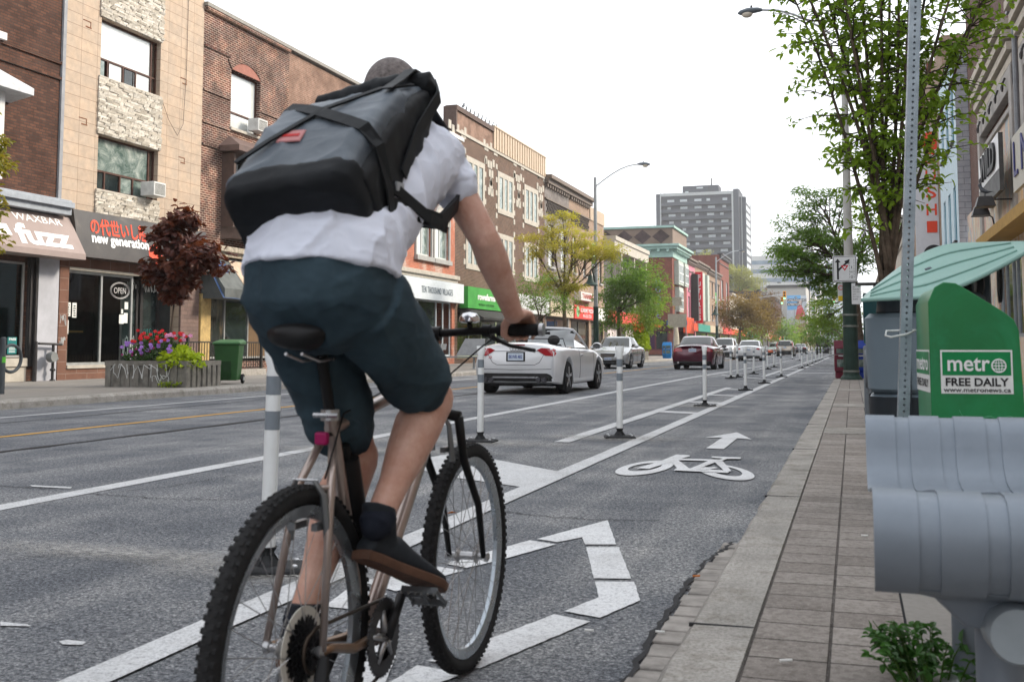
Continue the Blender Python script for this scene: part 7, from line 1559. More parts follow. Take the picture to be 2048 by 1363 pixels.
for P in ([(-.62,.86),(-.5,.65),(-.4,.6),(.4,.6),(.5,.65),(.62,.86)],[(-.46,.875),(.46,.875)],[(-.9,.52),(0,.5),(.9,.52)]):
    pts=[]
    for a,b in zip(P,P[1:]):
        for q in range(7):
            x=a[0]+(b[0]-a[0])*q/6; z=a[1]+(b[1]-a[1])*q/6; h=bvh.ray_cast(Vector((x,-9,z)),Vector((0,1,0)))[0]
            if h: pts.append(h)
    m.tube(pts,.005,4)
m.build('boot_seam',PLASTIC,t)
for x in (-.62,-.5,.5,.62): m=MB(); m.lathe([(.05,-2.28),(.05,-2.12),(.036,-2.12),(.036,-2.275)],(x,0,.3),'Y',16); m.build('exhaust_pipe',RIMD,t)
car_text(t,'S5',-.58,.735,.07,.05,bvh.ray_cast(Vector((-.55,-9,.76)),Vector((0,1,0)))[0].y-.01,M('badge_red',(.5,.02,.02),.4))
# windscreen frame, seats, interior
m=MB(); fr=[(-.78,.78,.93),(-.7,.42,1.18),(-.6,.16,1.345),(-.45,.1,1.37),(0,.06,1.385),(.45,.1,1.37),(.6,.16,1.345),(.7,.42,1.18),(.78,.78,.93)]; m.tube(fr,.028,8); m.build('windscreen_frame',WHT,t,smooth='all')
m=MB(); m.add([(-.76,.76,.95),(-.6,.17,1.34),(0,.08,1.375),(.6,.17,1.34),(.76,.76,.95),(0,.9,.97)],[(0,5,2,1),(5,4,3,2)]); m.build('windscreen',CGT,t)
m=MB(); m.box(-.72,.72,-.95,.7,.35,.75); m.build('cockpit',M('cabin_black',(.012,.012,.013),.7),t)
SEATM=M('seat_leather',(.022,.02,.02),.5)
for x in (-.36,.36):
    m=MB(); m.loft([rsq(x-.23,x+.23,-.55,-.36,.5,.06),rsq(x-.22,x+.22,-.6,-.44,.9,.06),rsq(x-.15,x+.15,-.62,-.48,1.02,.05)]); sb=m.build('seat_back',SEATM,t,smooth=True); m=MB(); m.ball((x,-.56,1.11),.14,.06,.11,14,8); m.build('headrest',SEATM,sb,smooth='all')
m=MB(); m.tube([(-.68,-.7,.9),(-.62,-.75,1.14),(.62,-.75,1.14),(.68,-.7,.9)],.012,6); m.build('wind_deflector',PLASTIC,t)
m=MB(); m.quad((.78,.72,.95),(.66,.25,1.28),(.72,-.2,1.12),(.8,-.45,.95)); m.quad((-.78,.72,.95),(-.66,.25,1.28),(-.72,-.2,1.12),(-.8,-.45,.95)); m.build('side_glass',CGT,t)
m=MB(); m.box(-.07,.07,.15,.2,1.24,1.3); m.build('rear_view_mirror',PLASTIC,t)
# silver sedan facing us
def front_kit(t,bvh,plate='BRXE 228',hl=None,L=2.37,grz=(.52,.68),grw=.3):
    put(t,bvh,'headlight',hl or [(.45,.6),(.52,.72),(.84,.78),(.88,.68),(.7,.6)],HEADL,.006,sgn=1,both=True)
    put(t,bvh,'grille',[(-grw,grz[0]),(grw,grz[0]),(grw*1.15,grz[1]),(-grw*1.15,grz[1])],PLASTIC,.006,sgn=1)
    put(t,bvh,'lower_grille',[(-.5,.26),(.5,.26),(.5,.38),(-.5,.38)],PLASTIC,.006,sgn=1)
    pl=put(t,bvh,'number_plate',[(-.16,.38),(.16,.38),(.16,.5),(-.16,.5)],PLATEM,.015,sgn=1); h=bvh.ray_cast(Vector((0,9,.44)),Vector((0,-1,0)))[0]; car_text(t,plate,-.14,.41,.28,.06,h.y+.02,M('plate_blue',(.05,.08,.3),.5),sgn=1,par=pl)
    put(t,bvh,'fog_light',[(.56,.3),(.72,.3),(.72,.38),(.56,.38)],PLASTIC,.006,sgn=1,both=True)
    m=MB()
    for k in range(3):
        z=grz[0]+.04+k*.045; h=bvh.ray_cast(Vector((0,9,z)),Vector((0,-1,0)))[0]; m.box(-grw,grw,h.y,h.y+.012,z,z+.012)
    m.build('grille_bar',CHROME,t)
def rear_kit(t,bvh,tail,plate='ARVM 657',pz=(.62,.75),val=True):
    put(t,bvh,'tail_light',tail,TAILR,.008,both=True)
    pl=put(t,bvh,'number_plate',[(-.16,pz[0]),(.16,pz[0]),(.16,pz[1]),(-.16,pz[1])],PLATEM,.015); h=bvh.ray_cast(Vector((0,-9,(pz[0]+pz[1])/2)),Vector((0,1,0)))[0]; car_text(t,plate,-.14,pz[0]+.03,.28,.07,h.y-.02,M('plate_blue',(.05,.08,.3),.5),par=pl)
    if val: put(t,bvh,'rear_valance',[(-.8,.24),(.8,.24),(.78,.36),(-.78,.36)],PLASTIC,.006)
SIL=paintm('car_silver',(.42,.43,.44),.5,.25)
t,bvh,_=car('silver_sedan_car','silver sedan coming towards the camera behind the white convertible','car',-10.4,49.3,180,SIL,SED); front_kit(t,bvh)
MAR=paintm('car_maroon',(.09,.008,.025),.3,.2)
t,bvh,_=car('maroon_sedan_car','maroon sedan driving away behind the fourth white post','car',-6.5,48.3,0,MAR,SED); rear_kit(t,bvh,[(.42,.86),(.5,.93),(.87,.93),(.9,.82),(.82,.76),(.44,.78)],pz=(.76,.9)); 
m=MB(); h=bvh.ray_cast(Vector((0,-9,.97)),Vector((0,1,0)))[0]; m.torus((0,h.y-.01,.97),(0,1,0),.05,.008,16,5); m.build('badge',CHROME,t); m=MB(); m.lathe([(.045,-2.3),(.045,-2.2)],(-.6,0,.3),'Y',12); m.build('exhaust_pipe',CHROME,t); m=MB(); m.box(-.7,.7,-2.3,-2.18,1.045,1.065); m.build('spoiler_lip',MAR,t,bevel=.008)
t,bvh,_=car('white_sedan_car','white sedan driving away beyond the maroon sedan','car',onY(1497,700,77).x,79,0,WHT,SED); rear_kit(t,bvh,[(.5,.8),(.58,.9),(.86,.92),(.88,.8),(.75,.76)],'BZDA 031',pz=(.72,.84)); m=MB(); m.box(-.42,.42,-2.31,-2.27,.885,.9); m.build('chrome_strip',CHROME,t)
SUV=dict(SED); SUV.update(L=4.6,W=1.85,H=1.68,belt=1.08,wb=2.65,wr=.36,shoulder=[(-2.3,1.05),(1,1.06),(2.3,.9)],top=[(-2.3,1.1),(-1.9,1.14),(.9,1.14),(1.3,1.08),(2.1,.98),(2.3,.85)],rear=[(.2,.1),(.45,0),(.7,.03),(1.1,.08)],front=[(.2,.12),(.45,0),(.7,.03),(.9,.15),(1.1,.3)],
 cabin=[(1.05,-2.2,1.2,.84),(1.2,-2.14,.98,.8),(1.38,-2.02,.74,.755),(1.55,-1.85,.5,.71),(1.62,-1.78,.38,.68),(1.66,-1.6,.2,.6),(1.675,-1.3,.0,.42)],bp=.52,ch=0)
DKB=paintm('car_dark',(.015,.017,.022),.2,.2); GOLD=paintm('car_gold',(.36,.31,.26),.5,.28); ORG=paintm('taxi_orange',(.6,.1,.02),.0,.3); TGR=paintm('taxi_green',(.3,.42,.4),.0,.3)
t,bvh,_=car('pale_suv_car','white and dark suv facing the camera half hidden behind the maroon sedan','suv',onY(1450,700,86).x,86,180,WHT,SUV); front_kit(t,bvh,'AYKT 773',hl=[(.5,.76),(.5,.92),(.86,.94),(.88,.78)],grz=(.68,.88),grw=.42); put(t,bvh,'dark_bumper',[(-.85,.26),(.85,.26),(.86,.6),(-.86,.6)],PLASTIC,.004,sgn=1)
t,bvh,_=car('gold_suv_car','gold beige suv with tall red side lamps driving away','suv',onY(1570,700,116).x,118,0,GOLD,SUV); rear_kit(t,bvh,[(.72,.85),(.7,1.08),(.84,1.1),(.9,.85)],'BLLC 305',pz=(.86,1.0)); put(t,bvh,'dark_bumper',[(-.88,.26),(.88,.26),(.88,.58),(-.88,.58)],PLASTIC,.004)
for s_ in (-1,1): m=MB(); m.tube([(s_*.84,-2.2,1.1),(s_*.74,-1.98,1.5)],.05,6); m.build('tall_tail_light',TAILR,t)
t,bvh,b_=car('taxi_car','orange and pale green taxi behind the gold suv','taxi',onY(1547,700,128).x,132,180,TGR,SED); put(t,bvh,'orange_panel',[(-.86,.3),(.86,.3),(.86,.7),(-.86,.7)],ORG,.005,sgn=1); front_kit(t,bvh,'A41 08'); m=MB(); m.box(-.25,.25,-.35,-.15,1.45,1.6); m.build('roof_sign',M('roof_sign_white',(.7,.68,.6),.5),t,bevel=.03)
t,bvh,_=car('black_sedan_car','black sedan with red lamps to the right of the gold suv','car',onY(1600,700,158).x,160,0,DKB,SED); rear_kit(t,bvh,[(.4,.8),(.45,.92),(.86,.92),(.88,.8)],'BHNN 664')
VAN=dict(SUV); VAN.update(L=5.3,W=2.0,H=2.08,belt=1.1,wb=3.3,wr=.37,cabin=[(1.0,-2.6,1.9,.95),(1.3,-2.59,1.6,.93),(1.6,-2.57,1.35,.9),(1.85,-2.55,1.1,.87),(1.95,-2.5,.9,.83),(2.03,-2.35,.7,.75),(2.06,-2.0,.5,.5)],bp=.6)
t,bvh,_=car('black_van','tall black van driving away in the right lane beyond the posts','van',onY(1646,700,143).x,146,0,DKB,VAN); rear_kit(t,bvh,[(.86,.9),(.86,1.2),(.96,1.2),(.96,.9)],'738 5KV',pz=(.5,.62)); m=MB(); m.box(-.3,.3,-1.2,-.6,2.06,2.2); m.build('roof_box',M('roof_sign_white',(.7,.68,.6),.5),t)
for k,(px_,Y,lb) in enumerate(((1670,330,'left of two distant white box trucks'),(1683,300,'right and larger of two distant white box trucks'))):
    c=onY(px_,690,Y); t=thing('box_truck',lb,'truck',(c.x,Y,0),0,'cars and vans on the road'); m=MB(); m.box(-1.15,1.15,0,5.5,.9,3.4); m.build('cargo_box',M('truck_white',(.62,.63,.64),.6),t,bevel=.04); m=MB(); m.box(-1.05,1.05,5.5,7,.6,2.6); m.build('cab',WHT,t,bevel=.15)
    for s_ in (-1,1):
        for y_ in (1.2,6.2): m=MB(); m.lathe([(.2,-.13),(.45,-.13),(.45,.13),(.2,.13)],(s_*.95,y_,.45),'X',16); m.build('wheel',TYRE,t)
    m=MB(); m.box(-1.0,-.8,-.02,0,.95,1.1); m.box(.8,1.0,-.02,0,.95,1.1); m.build('tail_light',TAILR,t)
t,bvh,_=car('red_car','small distant red car in front of the white box trucks','car',onY(1679,700,235).x,238,0,paintm('car_red',(.3,.02,.02),.2,.25),SED); rear_kit(t,bvh,[(.4,.8),(.45,.92),(.86,.92),(.88,.8)],'BAPR 120')
t,bvh,_=car('grey_car','distant grey car left of the black van','car',onY(1612,700,250).x-1,255,180,SIL,SED); front_kit(t,bvh,'CCFT 909')
# motor scooter parked in the distance
t=thing('parked_scooter','dark parked scooter beside the taxi','scooter',(onY(1526,700,115).x,115,0)); m=MB(); m.tube([(0,-.6,.5),(0,-.3,.75),(0,.1,.7),(0,.3,.35),(0,.6,.4),(0,.7,1.0)],[.12,.16,.14,.1,.08,.05],8); m.build('body',DKB,t,smooth='all')
for y_ in (-.6,.7): m=MB(); m.lathe([(.15,-.06),(.25,-.06),(.25,.06),(.15,.06)],(0,y_,.25),'X',16); m.build('wheel',TYRE,t)
m=MB(); m.tube([(-.3,.62,1.05),(0,.7,1.0),(.3,.62,1.05)],.02,6); m.build('handlebar',PLASTIC,t)
# ================================================================== BICYCLE
BX=-1.113; RH=Vector((BX,2.03,.34)); FH=Vector((BX,3.08,.34)); BB=Vector((BX,2.365,.285))
KS=.935
def fit(m):
    for i,v in enumerate(m.v): m.v[i]=Vector((v.x*KS,v.y*KS,.0624+v.z*KS))
    return m
def fp(x,y,z): return Vector((x*KS,y*KS,.0624+z*KS))
BO=-1.19
FRM=paintm('frame_champagne',(.36,.29,.26),.6,.3); BLK=M('bike_black',(.014,.014,.015),.45,.2,.1); ALU=M('bike_alloy',(.42,.42,.43),.3,.8); BRZ=M('frame_bronze',(.26,.16,.1),.35,.7)
t=thing('bicycle','champagne framed mountain bicycle with black fork ridden by the cyclist','bicycle',(BX,2.5,0)); BIKE=t
TY2=M('knobbly_tyre',(.02,.02,.021),.85,0,.2,30); RIMW=M('wheel_rim',(.36,.4,.44),.28,.75)
def bwheel(c,rear,ph):
    m=MB(); m.torus(c,(1,0,0),.311,.0225,72,12,rw=.021); w_=wpart('wheel',m,TY2,t,smooth='all')
    m=MB(); n=90; rs=random.Random(3)
    for k in range(n):
        a=2*PI*k/n
        for off,da,hh in ((-.0155,.0,.0028),(.0155,.5,.0028),(-.006,.25,.002),(.006,.75,.002)):
            a2=a+da*2*PI/n; rd=Vector((0,math.cos(a2),math.sin(a2))); tg=Vector((0,-math.sin(a2),math.cos(a2))); q=c+rd*(.311+math.sqrt(max(0,.0222**2-off**2))-.0018)+Vector((off,0,0))
            x=Vector((1,0,0)); s1,s2=.005,.006; m.loft([[q-x*s1-tg*s2,q+x*s1-tg*s2,q+x*s1+tg*s2,q-x*s1+tg*s2],[q+rd*(hh+.001)-x*s1*.8-tg*s2*.7,q+rd*(hh+.001)+x*s1*.8-tg*s2*.7,q+rd*(hh+.001)+x*s1*.8+tg*s2*.7,q+rd*(hh+.001)-x*s1*.8+tg*s2*.7]])
    wpart('tread',m,TY2,w_)
    prof=[(.291,-.014),(.275,-.012),(.264,-.006),(.264,.006),(.275,.012),(.291,.014),(.285,.010),(.272,0),(.285,-.010)]
    m=MB(); rings=[]
    for k in range(73):
        a=2*PI*k/72; rings.append([c+Vector((x,r_*math.cos(a),r_*math.sin(a))) for r_,x in prof])
    m.loft(rings,caps=False); rm=wpart('rim',m,RIMW,w_,smooth=True)
    m=MB(); m.lathe([(.008,-.055),(.009,-.034),(.02,-.032),(.02,-.028),(.012,-.02),(.012,.02),(.02,.028),(.02,.032),(.009,.034),(.008,.055)],c,'X',14); m.lathe([(.012,.055),(.014,.066),(.006,.07)],c,'X',10); m.lathe([(.006,-.07),(.014,-.066),(.012,-.055)],c,'X',10); wpart('hub',m,ALU,w_,smooth=True)
    for k in range(32):
        a=2*PI*k/32+ph; s_=1 if k%2 else -1; tw=(.9 if (k//2)%2 else -.9)
        h0=c+Vector((s_*.03,.019*math.cos(a+tw),.019*math.sin(a+tw))); h1=c+Vector((0,.265*math.cos(a),.265*math.sin(a))); m=MB(); m.tube([h0,h1],.0011,4,False); wpart('spoke',m,ALU,w_)
    return w_
wR=bwheel(RH,True,0); wF=bwheel(FH,False,.1)
# frame
ST=Vector((BX,2.18,.81)); HT=Vector((BX,2.80,.91)); HB=Vector((BX,2.845,.81)); FC=Vector((BX,2.862,.765)); STo=Vector((BO,2.33,.80)); HTo=Vector((BO,2.99,.9))
f=MB(); f.tube([BB,ST],.0155,12); f.tube([ST-Vector((0,-.003,.03)),HT-Vector((0,0,.025))],.0165,12); f.tube([BB,HB],.019,12); f.tube([HB-Vector((0,-.002,.01)),HT+Vector((0,-.003,.02))],.019,12)
f.lathe([(.021,-.036),(.021,.036)],BB,'X',16); wpart('main_frame',f,FRM,t,smooth=True)
f=MB()
for s_ in (-1,1):
    f.tube([BB+Vector((s_*.03,-.02,0)),BB+Vector((s_*.042,-.14,.01)),RH+Vector((s_*.062,.05,-.005)),RH+Vector((s_*.064,0,0))],[.012,.011,.009,.008],8)
wpart('chain_stay',f,BRZ,t,smooth='all'); f=MB()
for s_ in (-1,1): f.tube([ST+Vector((s_*.012,-.01,-.05)),ST+Vector((s_*.04,-.07,-.15)),RH+Vector((s_*.066,.0,.0))],[.0095,.0095,.008],8)
f.tube([ST+Vector((-.04,-.075,-.15)),ST+Vector((.04,-.075,-.15))],.007,6); wpart('seat_stay',f,FRM,t,smooth='all')
f=MB(); f.tube([HB+Vector((0,.003,-.0)),FC],.016,10); f.tube([FC+Vector((-.055,0,0)),FC+Vector((0,0,.012)),FC+Vector((.055,0,0))],.016,10)
for s_ in (-1,1): f.tube([FC+Vector((s_*.052,0,.0)),FC+Vector((s_*.056,.03,-.12)),FH+Vector((s_*.056,-.06,.16)),FH+Vector((s_*.054,-.008,.0))],[.0135,.012,.0105,.008],10)
wpart('fork',f,BLK,t,smooth='all')
f=MB(); f.tube([STo,Vector((BO,2.28,.95))],.0135,10); sp_=wpart('seat_post',fit(f),BLK,t,smooth=True); f=MB(); f.lathe([(.021,-.012),(.021,.012)],ST+Vector((0,0,.0)),'Z',12); f.tube([ST+Vector((-.03,-.02,0)),ST+Vector((.03,-.02,0))],.006,6); wpart('seat_clamp',f,ALU,t)
sd_=MB(); 
def sadr(y,hw,z,h): return [Vector((BO+hw*math.cos(a),y+.004,z-.014+h*math.sin(a)*(1 if math.sin(a)>0 else 1.6))) for a in [2*PI*i/20 for i in range(20)]]
sd_.loft([sadr(2.125,.03,1.0,.012),sadr(2.14,.066,1.005,.022),sadr(2.19,.07,1.006,.025),sadr(2.25,.055,1.0,.022),sadr(2.32,.03,.995,.018),sadr(2.385,.018,.99,.014),sadr(2.395,.008,.987,.006)]); wpart('saddle',fit(sd_),BLK,t,smooth='all')
f=MB(); 
for s_ in (-1,1): f.tube([(BO+s_*.02,2.15,.945),(BO+s_*.022,2.23,.928),(BO+s_*.015,2.34,.935)],.004,6)
wpart('saddle_rail',fit(f),ALU,t)
# cockpit
HBc=Vector((BO,2.985,1.0)); f=MB(); f.tube([HTo+Vector((0,.008,.0)),HTo+Vector((0,-.0,.075))],.017,10); f.tube([HTo+Vector((0,.0,.07)),HBc],.016,10); f.lathe([(.021,-.025),(.021,.025)],HBc,'X',12); wpart('stem',fit(f),BLK,t,smooth=True)
f=MB(); bar=[Vector((BO+s_,2.985-abs(s_)**1.5*.06,1.0+.01*min(1,abs(s_)*5))) for s_ in (-.33,-.2,-.08,0,.08,.2,.33)]; f.tube(bar,.012,10); wpart('handlebar',fit(f),BLK,t,smooth=True)
for s_ in (-1,1):
    a=Vector((BO+s_*.205,2.979,1.01)); b=Vector((BO+s_*.335,2.973,1.01)); m=MB(); m.tube([a,b],.0175,14); g_=wpart('grip',fit(m),M('grip_rubber',(.012,.012,.013),.75,0,.2,40,bump=.5,bscale=200),t,smooth=True); m=MB(); m.tube([b,b+Vector((s_*.012,0,0))],.019,14); wpart('bar_end_plug',fit(m),ALU,g_,smooth=True)
    m=MB(); m.tube([(BO+s_*.17,2.985,1.0),(BO+s_*.18,3.03,.985),(BO+s_*.22,3.05,.965),(BO+s_*.3,3.045,.95)],[.01,.008,.006,.006],8); m.tube([(BO+s_*.16,2.98,1.008),(BO+s_*.185,2.98,1.008)],.019,10); wpart('brake_lever',fit(m),BLK,t,smooth=True)
m=MB(); m.lathe([(.001,.028),(.02,.024),(.03,.012),(.031,.0),(.02,-.004),(.0,-.004)],(BO+.12,2.975,1.035),'Z',20); wpart('bell',fit(m),CHROME,t,smooth=True); m=MB(); m.tube([(BO+.12,2.985,1.005),(BO+.12,2.975,1.03)],.008,8); wpart('bell_mount',fit(m),BLK,t)
m=MB(); 
for s_ in (-1,1): m.tube([(BO+s_*.18,3.03,.99),(BO+s_*.12,3.08,.96),(BO+s_*.03,3.06,.88),(BO+s_*.01,2.98,.76)],.0028,5)
m.tube([(BO+.01,2.9,.87),(BO+.015,2.6,.845),(BO+.02,2.36,.80),(BO+.03,2.25,.66)],.0026,5); wpart('cable',fit(m),BLK,t,smooth='all')
# v brakes
for c_,fwd in ((RH,-1),(FH,-1)):
    top_=ST+Vector((0,-.09,-.16)) if c_ is RH else FC+Vector((0,-.03,-.02))
    for s_ in (-1,1): m=MB(); m.tube([top_+Vector((s_*.045,0,-.1)),top_+Vector((s_*.04,-.015,0)),top_+Vector((s_*.02,-.02,.03))],[.009,.007,.005],6); m.box(top_.x+s_*.02,top_.x+s_*.034,top_.y-.03,top_.y+.035,top_.z-.075,top_.z-.06); wpart('brake_arm',m,M('brake_grey',(.2,.21,.22),.35,.7),t,smooth=True)
    m=MB(); m.tube([top_+Vector((-.03,-.02,.03)),top_+Vector((.03,-.02,.03))],.0025,5); wpart('brake_noodle',m,ALU,t)
# drivetrain
CR=MB(); cx=BX+.05
def cog(m,c,x,r,nt,th=.003):
    pts=[]
    for k in range(nt*4):
        a=2*PI*k/(nt*4); rr=r+(.0045 if k%4 in (1,2) else -.002); pts.append(Vector((x,c.y+rr*math.cos(a),c.z+rr*math.sin(a))))
    inn=[Vector((x,c.y+r*.62*math.cos(2*PI*k/(nt*4)),c.z+r*.62*math.sin(2*PI*k/(nt*4)))) for k in range(nt*4)]; N=nt*4
    for k in range(N):
        j=(k+1)%N; m.add([pts[k],pts[j],inn[j],inn[k]],[(0,1,2,3)]); m.add([p+Vector((th,0,0)) for p in (pts[k],pts[j],inn[j],inn[k])],[(3,2,1,0)]); m.add([pts[k],pts[j],pts[j]+Vector((th,0,0)),pts[k]+Vector((th,0,0))],[(0,1,2,3)])
m=MB(); cog(m,BB,cx,.086,42); cog(m,BB,cx-.009,.068,34); crk=wpart('chainring',m,M('chainring_steel',(.08,.08,.085),.4,.8),t)
m=MB()
for k in range(5): a=2*PI*k/5+.4; m.tube([BB+Vector((.055,0,0)),Vector((cx+.001,BB.y+.062*math.cos(a),BB.z+.062*math.sin(a)))],[.012,.006],6)
wpart('spider',m,ALU,crk,smooth='all')
PR=Vector((BX+.126,2.428,.372)); PL=Vector((BX-.126,2.30,.2))
for nm,e,s_ in (('crank_arm',PR,1),('crank_arm',PL,-1)):
    m=MB(); m.tube([BB+Vector((s_*.06,0,0)),Vector((BX+s_*.07,e.y,e.z))],[.0145,.011],10); wpart(nm,m,ALU if 0 else M('crank_black',(.03,.03,.032),.35,.4),t,smooth='all')
    m=MB(); m.tube([Vector((BX+s_*.07,e.y,e.z)),e],.006,6)
    yy,zz=e.y,e.z; x0,x1=(e.x-.045,e.x+.045); 
    dv=Vector((0,.83,-.55)) if s_>0 else Vector((0,.99,-.12)); nv=Vector((0,-dv.z,dv.y))*1
    for u in (-.038,.038): c_=e+dv*u; m.loft([[c_+Vector((-.045,0,0))+nv*.007,c_+Vector((-.045,0,0))-nv*.007,c_+Vector((-.045,0,0))-nv*.007+dv*.008,c_+Vector((-.045,0,0))+nv*.007+dv*.008],[c_+Vector((.045,0,0))+nv*.007,c_+Vector((.045,0,0))-nv*.007,c_+Vector((.045,0,0))-nv*.007+dv*.008,c_+Vector((.045,0,0))+nv*.007+dv*.008]])
    for xx in (-.042,.042,-.0): m.tube([e+Vector((xx,0,0))-dv*.036,e+Vector((xx,0,0))+dv*.04],.005,6)
    for u in (-.038,.042):
        for q_ in range(6): m.tube([e+Vector((-.04+q_*.016,0,0))+dv*u-nv*.007,e+Vector((-.04+q_*.016,0,0))+dv*u-nv*.013],.003,4)
    wpart('pedal',m,M('pedal_grey',(.16,.17,.18),.35,.7),t)
m=MB()
for k,r_ in enumerate((.066,.058,.05,.043,.037,.031,.026)): cog(m,RH,BX+.022+k*.0052,r_,max(11,int(r_*480)),.0018)
cs=wpart('cassette',m,M('cassette_dark',(.035,.035,.037),.4,.7),t)
m=MB(); m.lathe([(.02,.0),(.088,.0),(.088,.0022),(.02,.0022)],(BX+.0185,RH.y,RH.z),'X',40); wpart('spoke_protector',m,M('protector_cream',(.55,.53,.48),.45,0,.06,10),wR)
# derailleur, chain
D1=RH+Vector((.045,.02,-.075)); D2=RH+Vector((.045,.05,-.165))
m=MB(); m.tube([RH+Vector((.07,0,-.01)),RH+Vector((.075,-.02,-.045)),D1+Vector((.02,0,0))],[.012,.016,.012],8); m.tube([D1+Vector((.008,0,0)),D2+Vector((.008,0,0))],.008,6); m.tube([D1-Vector((.008,0,0)),D2-Vector((.008,0,0))],.006,6); dr_=wpart('rear_derailleur',m,BLK,t,smooth=True)
m=MB(); cog(m,D1,BX+.044,.02,10,.004); cog(m,D2,BX+.044,.02,10,.004); wpart('jockey_wheel',m,BLK,dr_)
rc=.043; rf=.086; X_=BX+.046
path=[]
up=[Vector((X_,BB.y+rf*math.cos(a),BB.z+rf*math.sin(a))) for a in [PI/2-.1-k*PI/12 for k in range(13)]]
dn=[D2+Vector((0,.02*math.cos(a),.02*math.sin(a))) for a in (-1.2,-1.8,-2.6,-3.4)]
bk_=[Vector((X_,RH.y+rc*math.cos(a),RH.z+rc*math.sin(a))) for a in [-.5-k*PI/10 for k in range(12)]]
path=up+[BB+Vector((.05,-.03,-.088))]+dn+[D1+Vector((0,.018,.0))]+bk_+[Vector((X_,RH.y+.01,RH.z+.044)),up[0]]
for p in path: p.x=X_
m=MB(); m.tube(path,.0042,6); wpart('chain',m,M('chain_steel',(.07,.055,.045),.5,.8),t,smooth='all')
m=MB(); c_=ST+Vector((.0,-.035,-.045)); m.box(c_.x-.015,c_.x+.015,c_.y-.012,c_.y+.006,c_.z-.018,c_.z+.01); wpart('rear_light',m,M('light_magenta',(.3,.01,.09),.35),t,bevel=.005); m=MB(); m.tube([c_+Vector((0,.02,0)),ST-Vector((0,0,.045))],.008,6); wpart('light_bracket',m,BLK,t)
m=MB(); m.tube([BB.lerp(ST,.45)+Vector((.0,.045,0)),BB.lerp(ST,.8)+Vector((0,.045,0))],.03,12); m.tube([BB.lerp(ST,.8)+Vector((0,.045,0)),BB.lerp(ST,.86)+Vector((0,.045,0))],.014,8); wpart('frame_pump',m,BLK,t,smooth=True)
BX=BO
# ================================================================== RIDER
def V3(*a): return Vector(a)
SKIN=NG('skin'); g=SKIN; c=g.mix(g.ramp(g.noise(14,6,.7),[(.35,(0,0,0)),(.68,(1,1,1))]),(.5,.26,.19),(.64,.4,.32)); c=g.mix(g.ramp(g.noise(160,3,.7),[(.55,(0,0,0)),(.75,(.25,.25,.25))]),c,(.38,.2,.14)); g.set(c,.48); g.b.inputs['Subsurface Weight'].default_value=.12; g.b.inputs['Subsurface Radius'].default_value=(.01,.004,.002); g.b.inputs['Subsurface Scale'].default_value=1; g.bump(g.noise(150,4,.7),.3,.002); SKIN=g.m
def limb(mb,P,n=18):
    """P: (point, radius) or (point, rx, ry) following a bone"""
    pts=[p[0] for p in P]; m_=len(P); prev=None; rings=[]
    for k in range(m_):
        d=(pts[min(k+1,m_-1)]-pts[max(k-1,0)]).normalized(); x=Vector((1,0,0))-d*d.x
        if x.length<.3: x=Vector((0,1,0))-d*d.y
        x.normalize(); y=d.cross(x); rx=P[k][1]; ry=P[k][2] if len(P[k])>2 else rx
        rings.append([pts[k]+x*math.cos(a)*rx+y*math.sin(a)*ry for a in [2*PI*i/n for i in range(n)]])
    mb.loft(rings)
    for q_ in (0,-1):
        if P[q_][1]<.1: mb.ball(pts[q_],P[q_][1]*.98)
hipR,hipL=V3(BX+.1,2.32,1.075),V3(BX-.082,2.32,1.075); knR,knL=V3(-1.075,2.70,.825),V3(-1.225,2.55,.68); anR,anL=V3(-1.105,2.43,.55),V3(-1.27,2.36,.325)
shR,shL=V3(-1.088,2.745,1.495),V3(-1.33,2.745,1.495); elR,elL=V3(-.95,2.765,1.25),V3(-1.425,2.77,1.25); wrR,wrL=V3(-.912,2.905,1.052),V3(-1.45,2.905,1.05)
def lr(a,b,u,o=V3(0,0,0)): return a.lerp(b,u)+o
body=MB()
def leg(h,k,a):
    bk=(a-k).normalized(); cv=V3(0,-1,0)-bk*(-bk.y); cv.normalize()
    limb(body,[(h,.088,.092),(lr(h,k,.35),.082,.086),(lr(h,k,.75),.062,.066),(k,.053,.056)])
    limb(body,[(k,.058,.062),(lr(k,a,.12,cv*.004),.058,.062),(lr(k,a,.3,cv*.013),.061,.067),(lr(k,a,.5,cv*.009),.053,.058),(lr(k,a,.75,cv*.002),.038,.042),(a,.033,.038),(a+bk*.03,.03,.036)])
    body.ball(k+V3(0,.018,.008),.04,.032,.042)
    for s_ in (-1,1): body.ball(a+V3(s_*.024,0,.006),.017)
leg(hipR,knR,anR); leg(hipL,knL,anL)
spine=[(V3(BX,2.26,1.06),.155,.11),(V3(BX,2.31,1.13),.148,.105),(V3(BX,2.40,1.22),.14,.098),(V3(BX,2.52,1.33),.155,.108),(V3(BX,2.64,1.43),.172,.115),(V3(BX,2.73,1.50),.165,.09),(V3(BX,2.77,1.55),.08,.07),(V3(BX-.02,2.785,1.6),.055,.06)]
limb(body,spine,24)
def arm(s,e,w_):
    limb(body,[(s,.058),(lr(s,e,.3),.052,.055),(lr(s,e,.7),.045,.047),(e,.041,.043)]); limb(body,[(e,.042,.043),(lr(e,w_,.25),.045,.046),(lr(e,w_,.6),.036,.038),(w_,.027,.03)]); body.ball(e+V3(0,-.02,-.01),.024)
arm(shR,elR,wrR); arm(shL,elL,wrL)
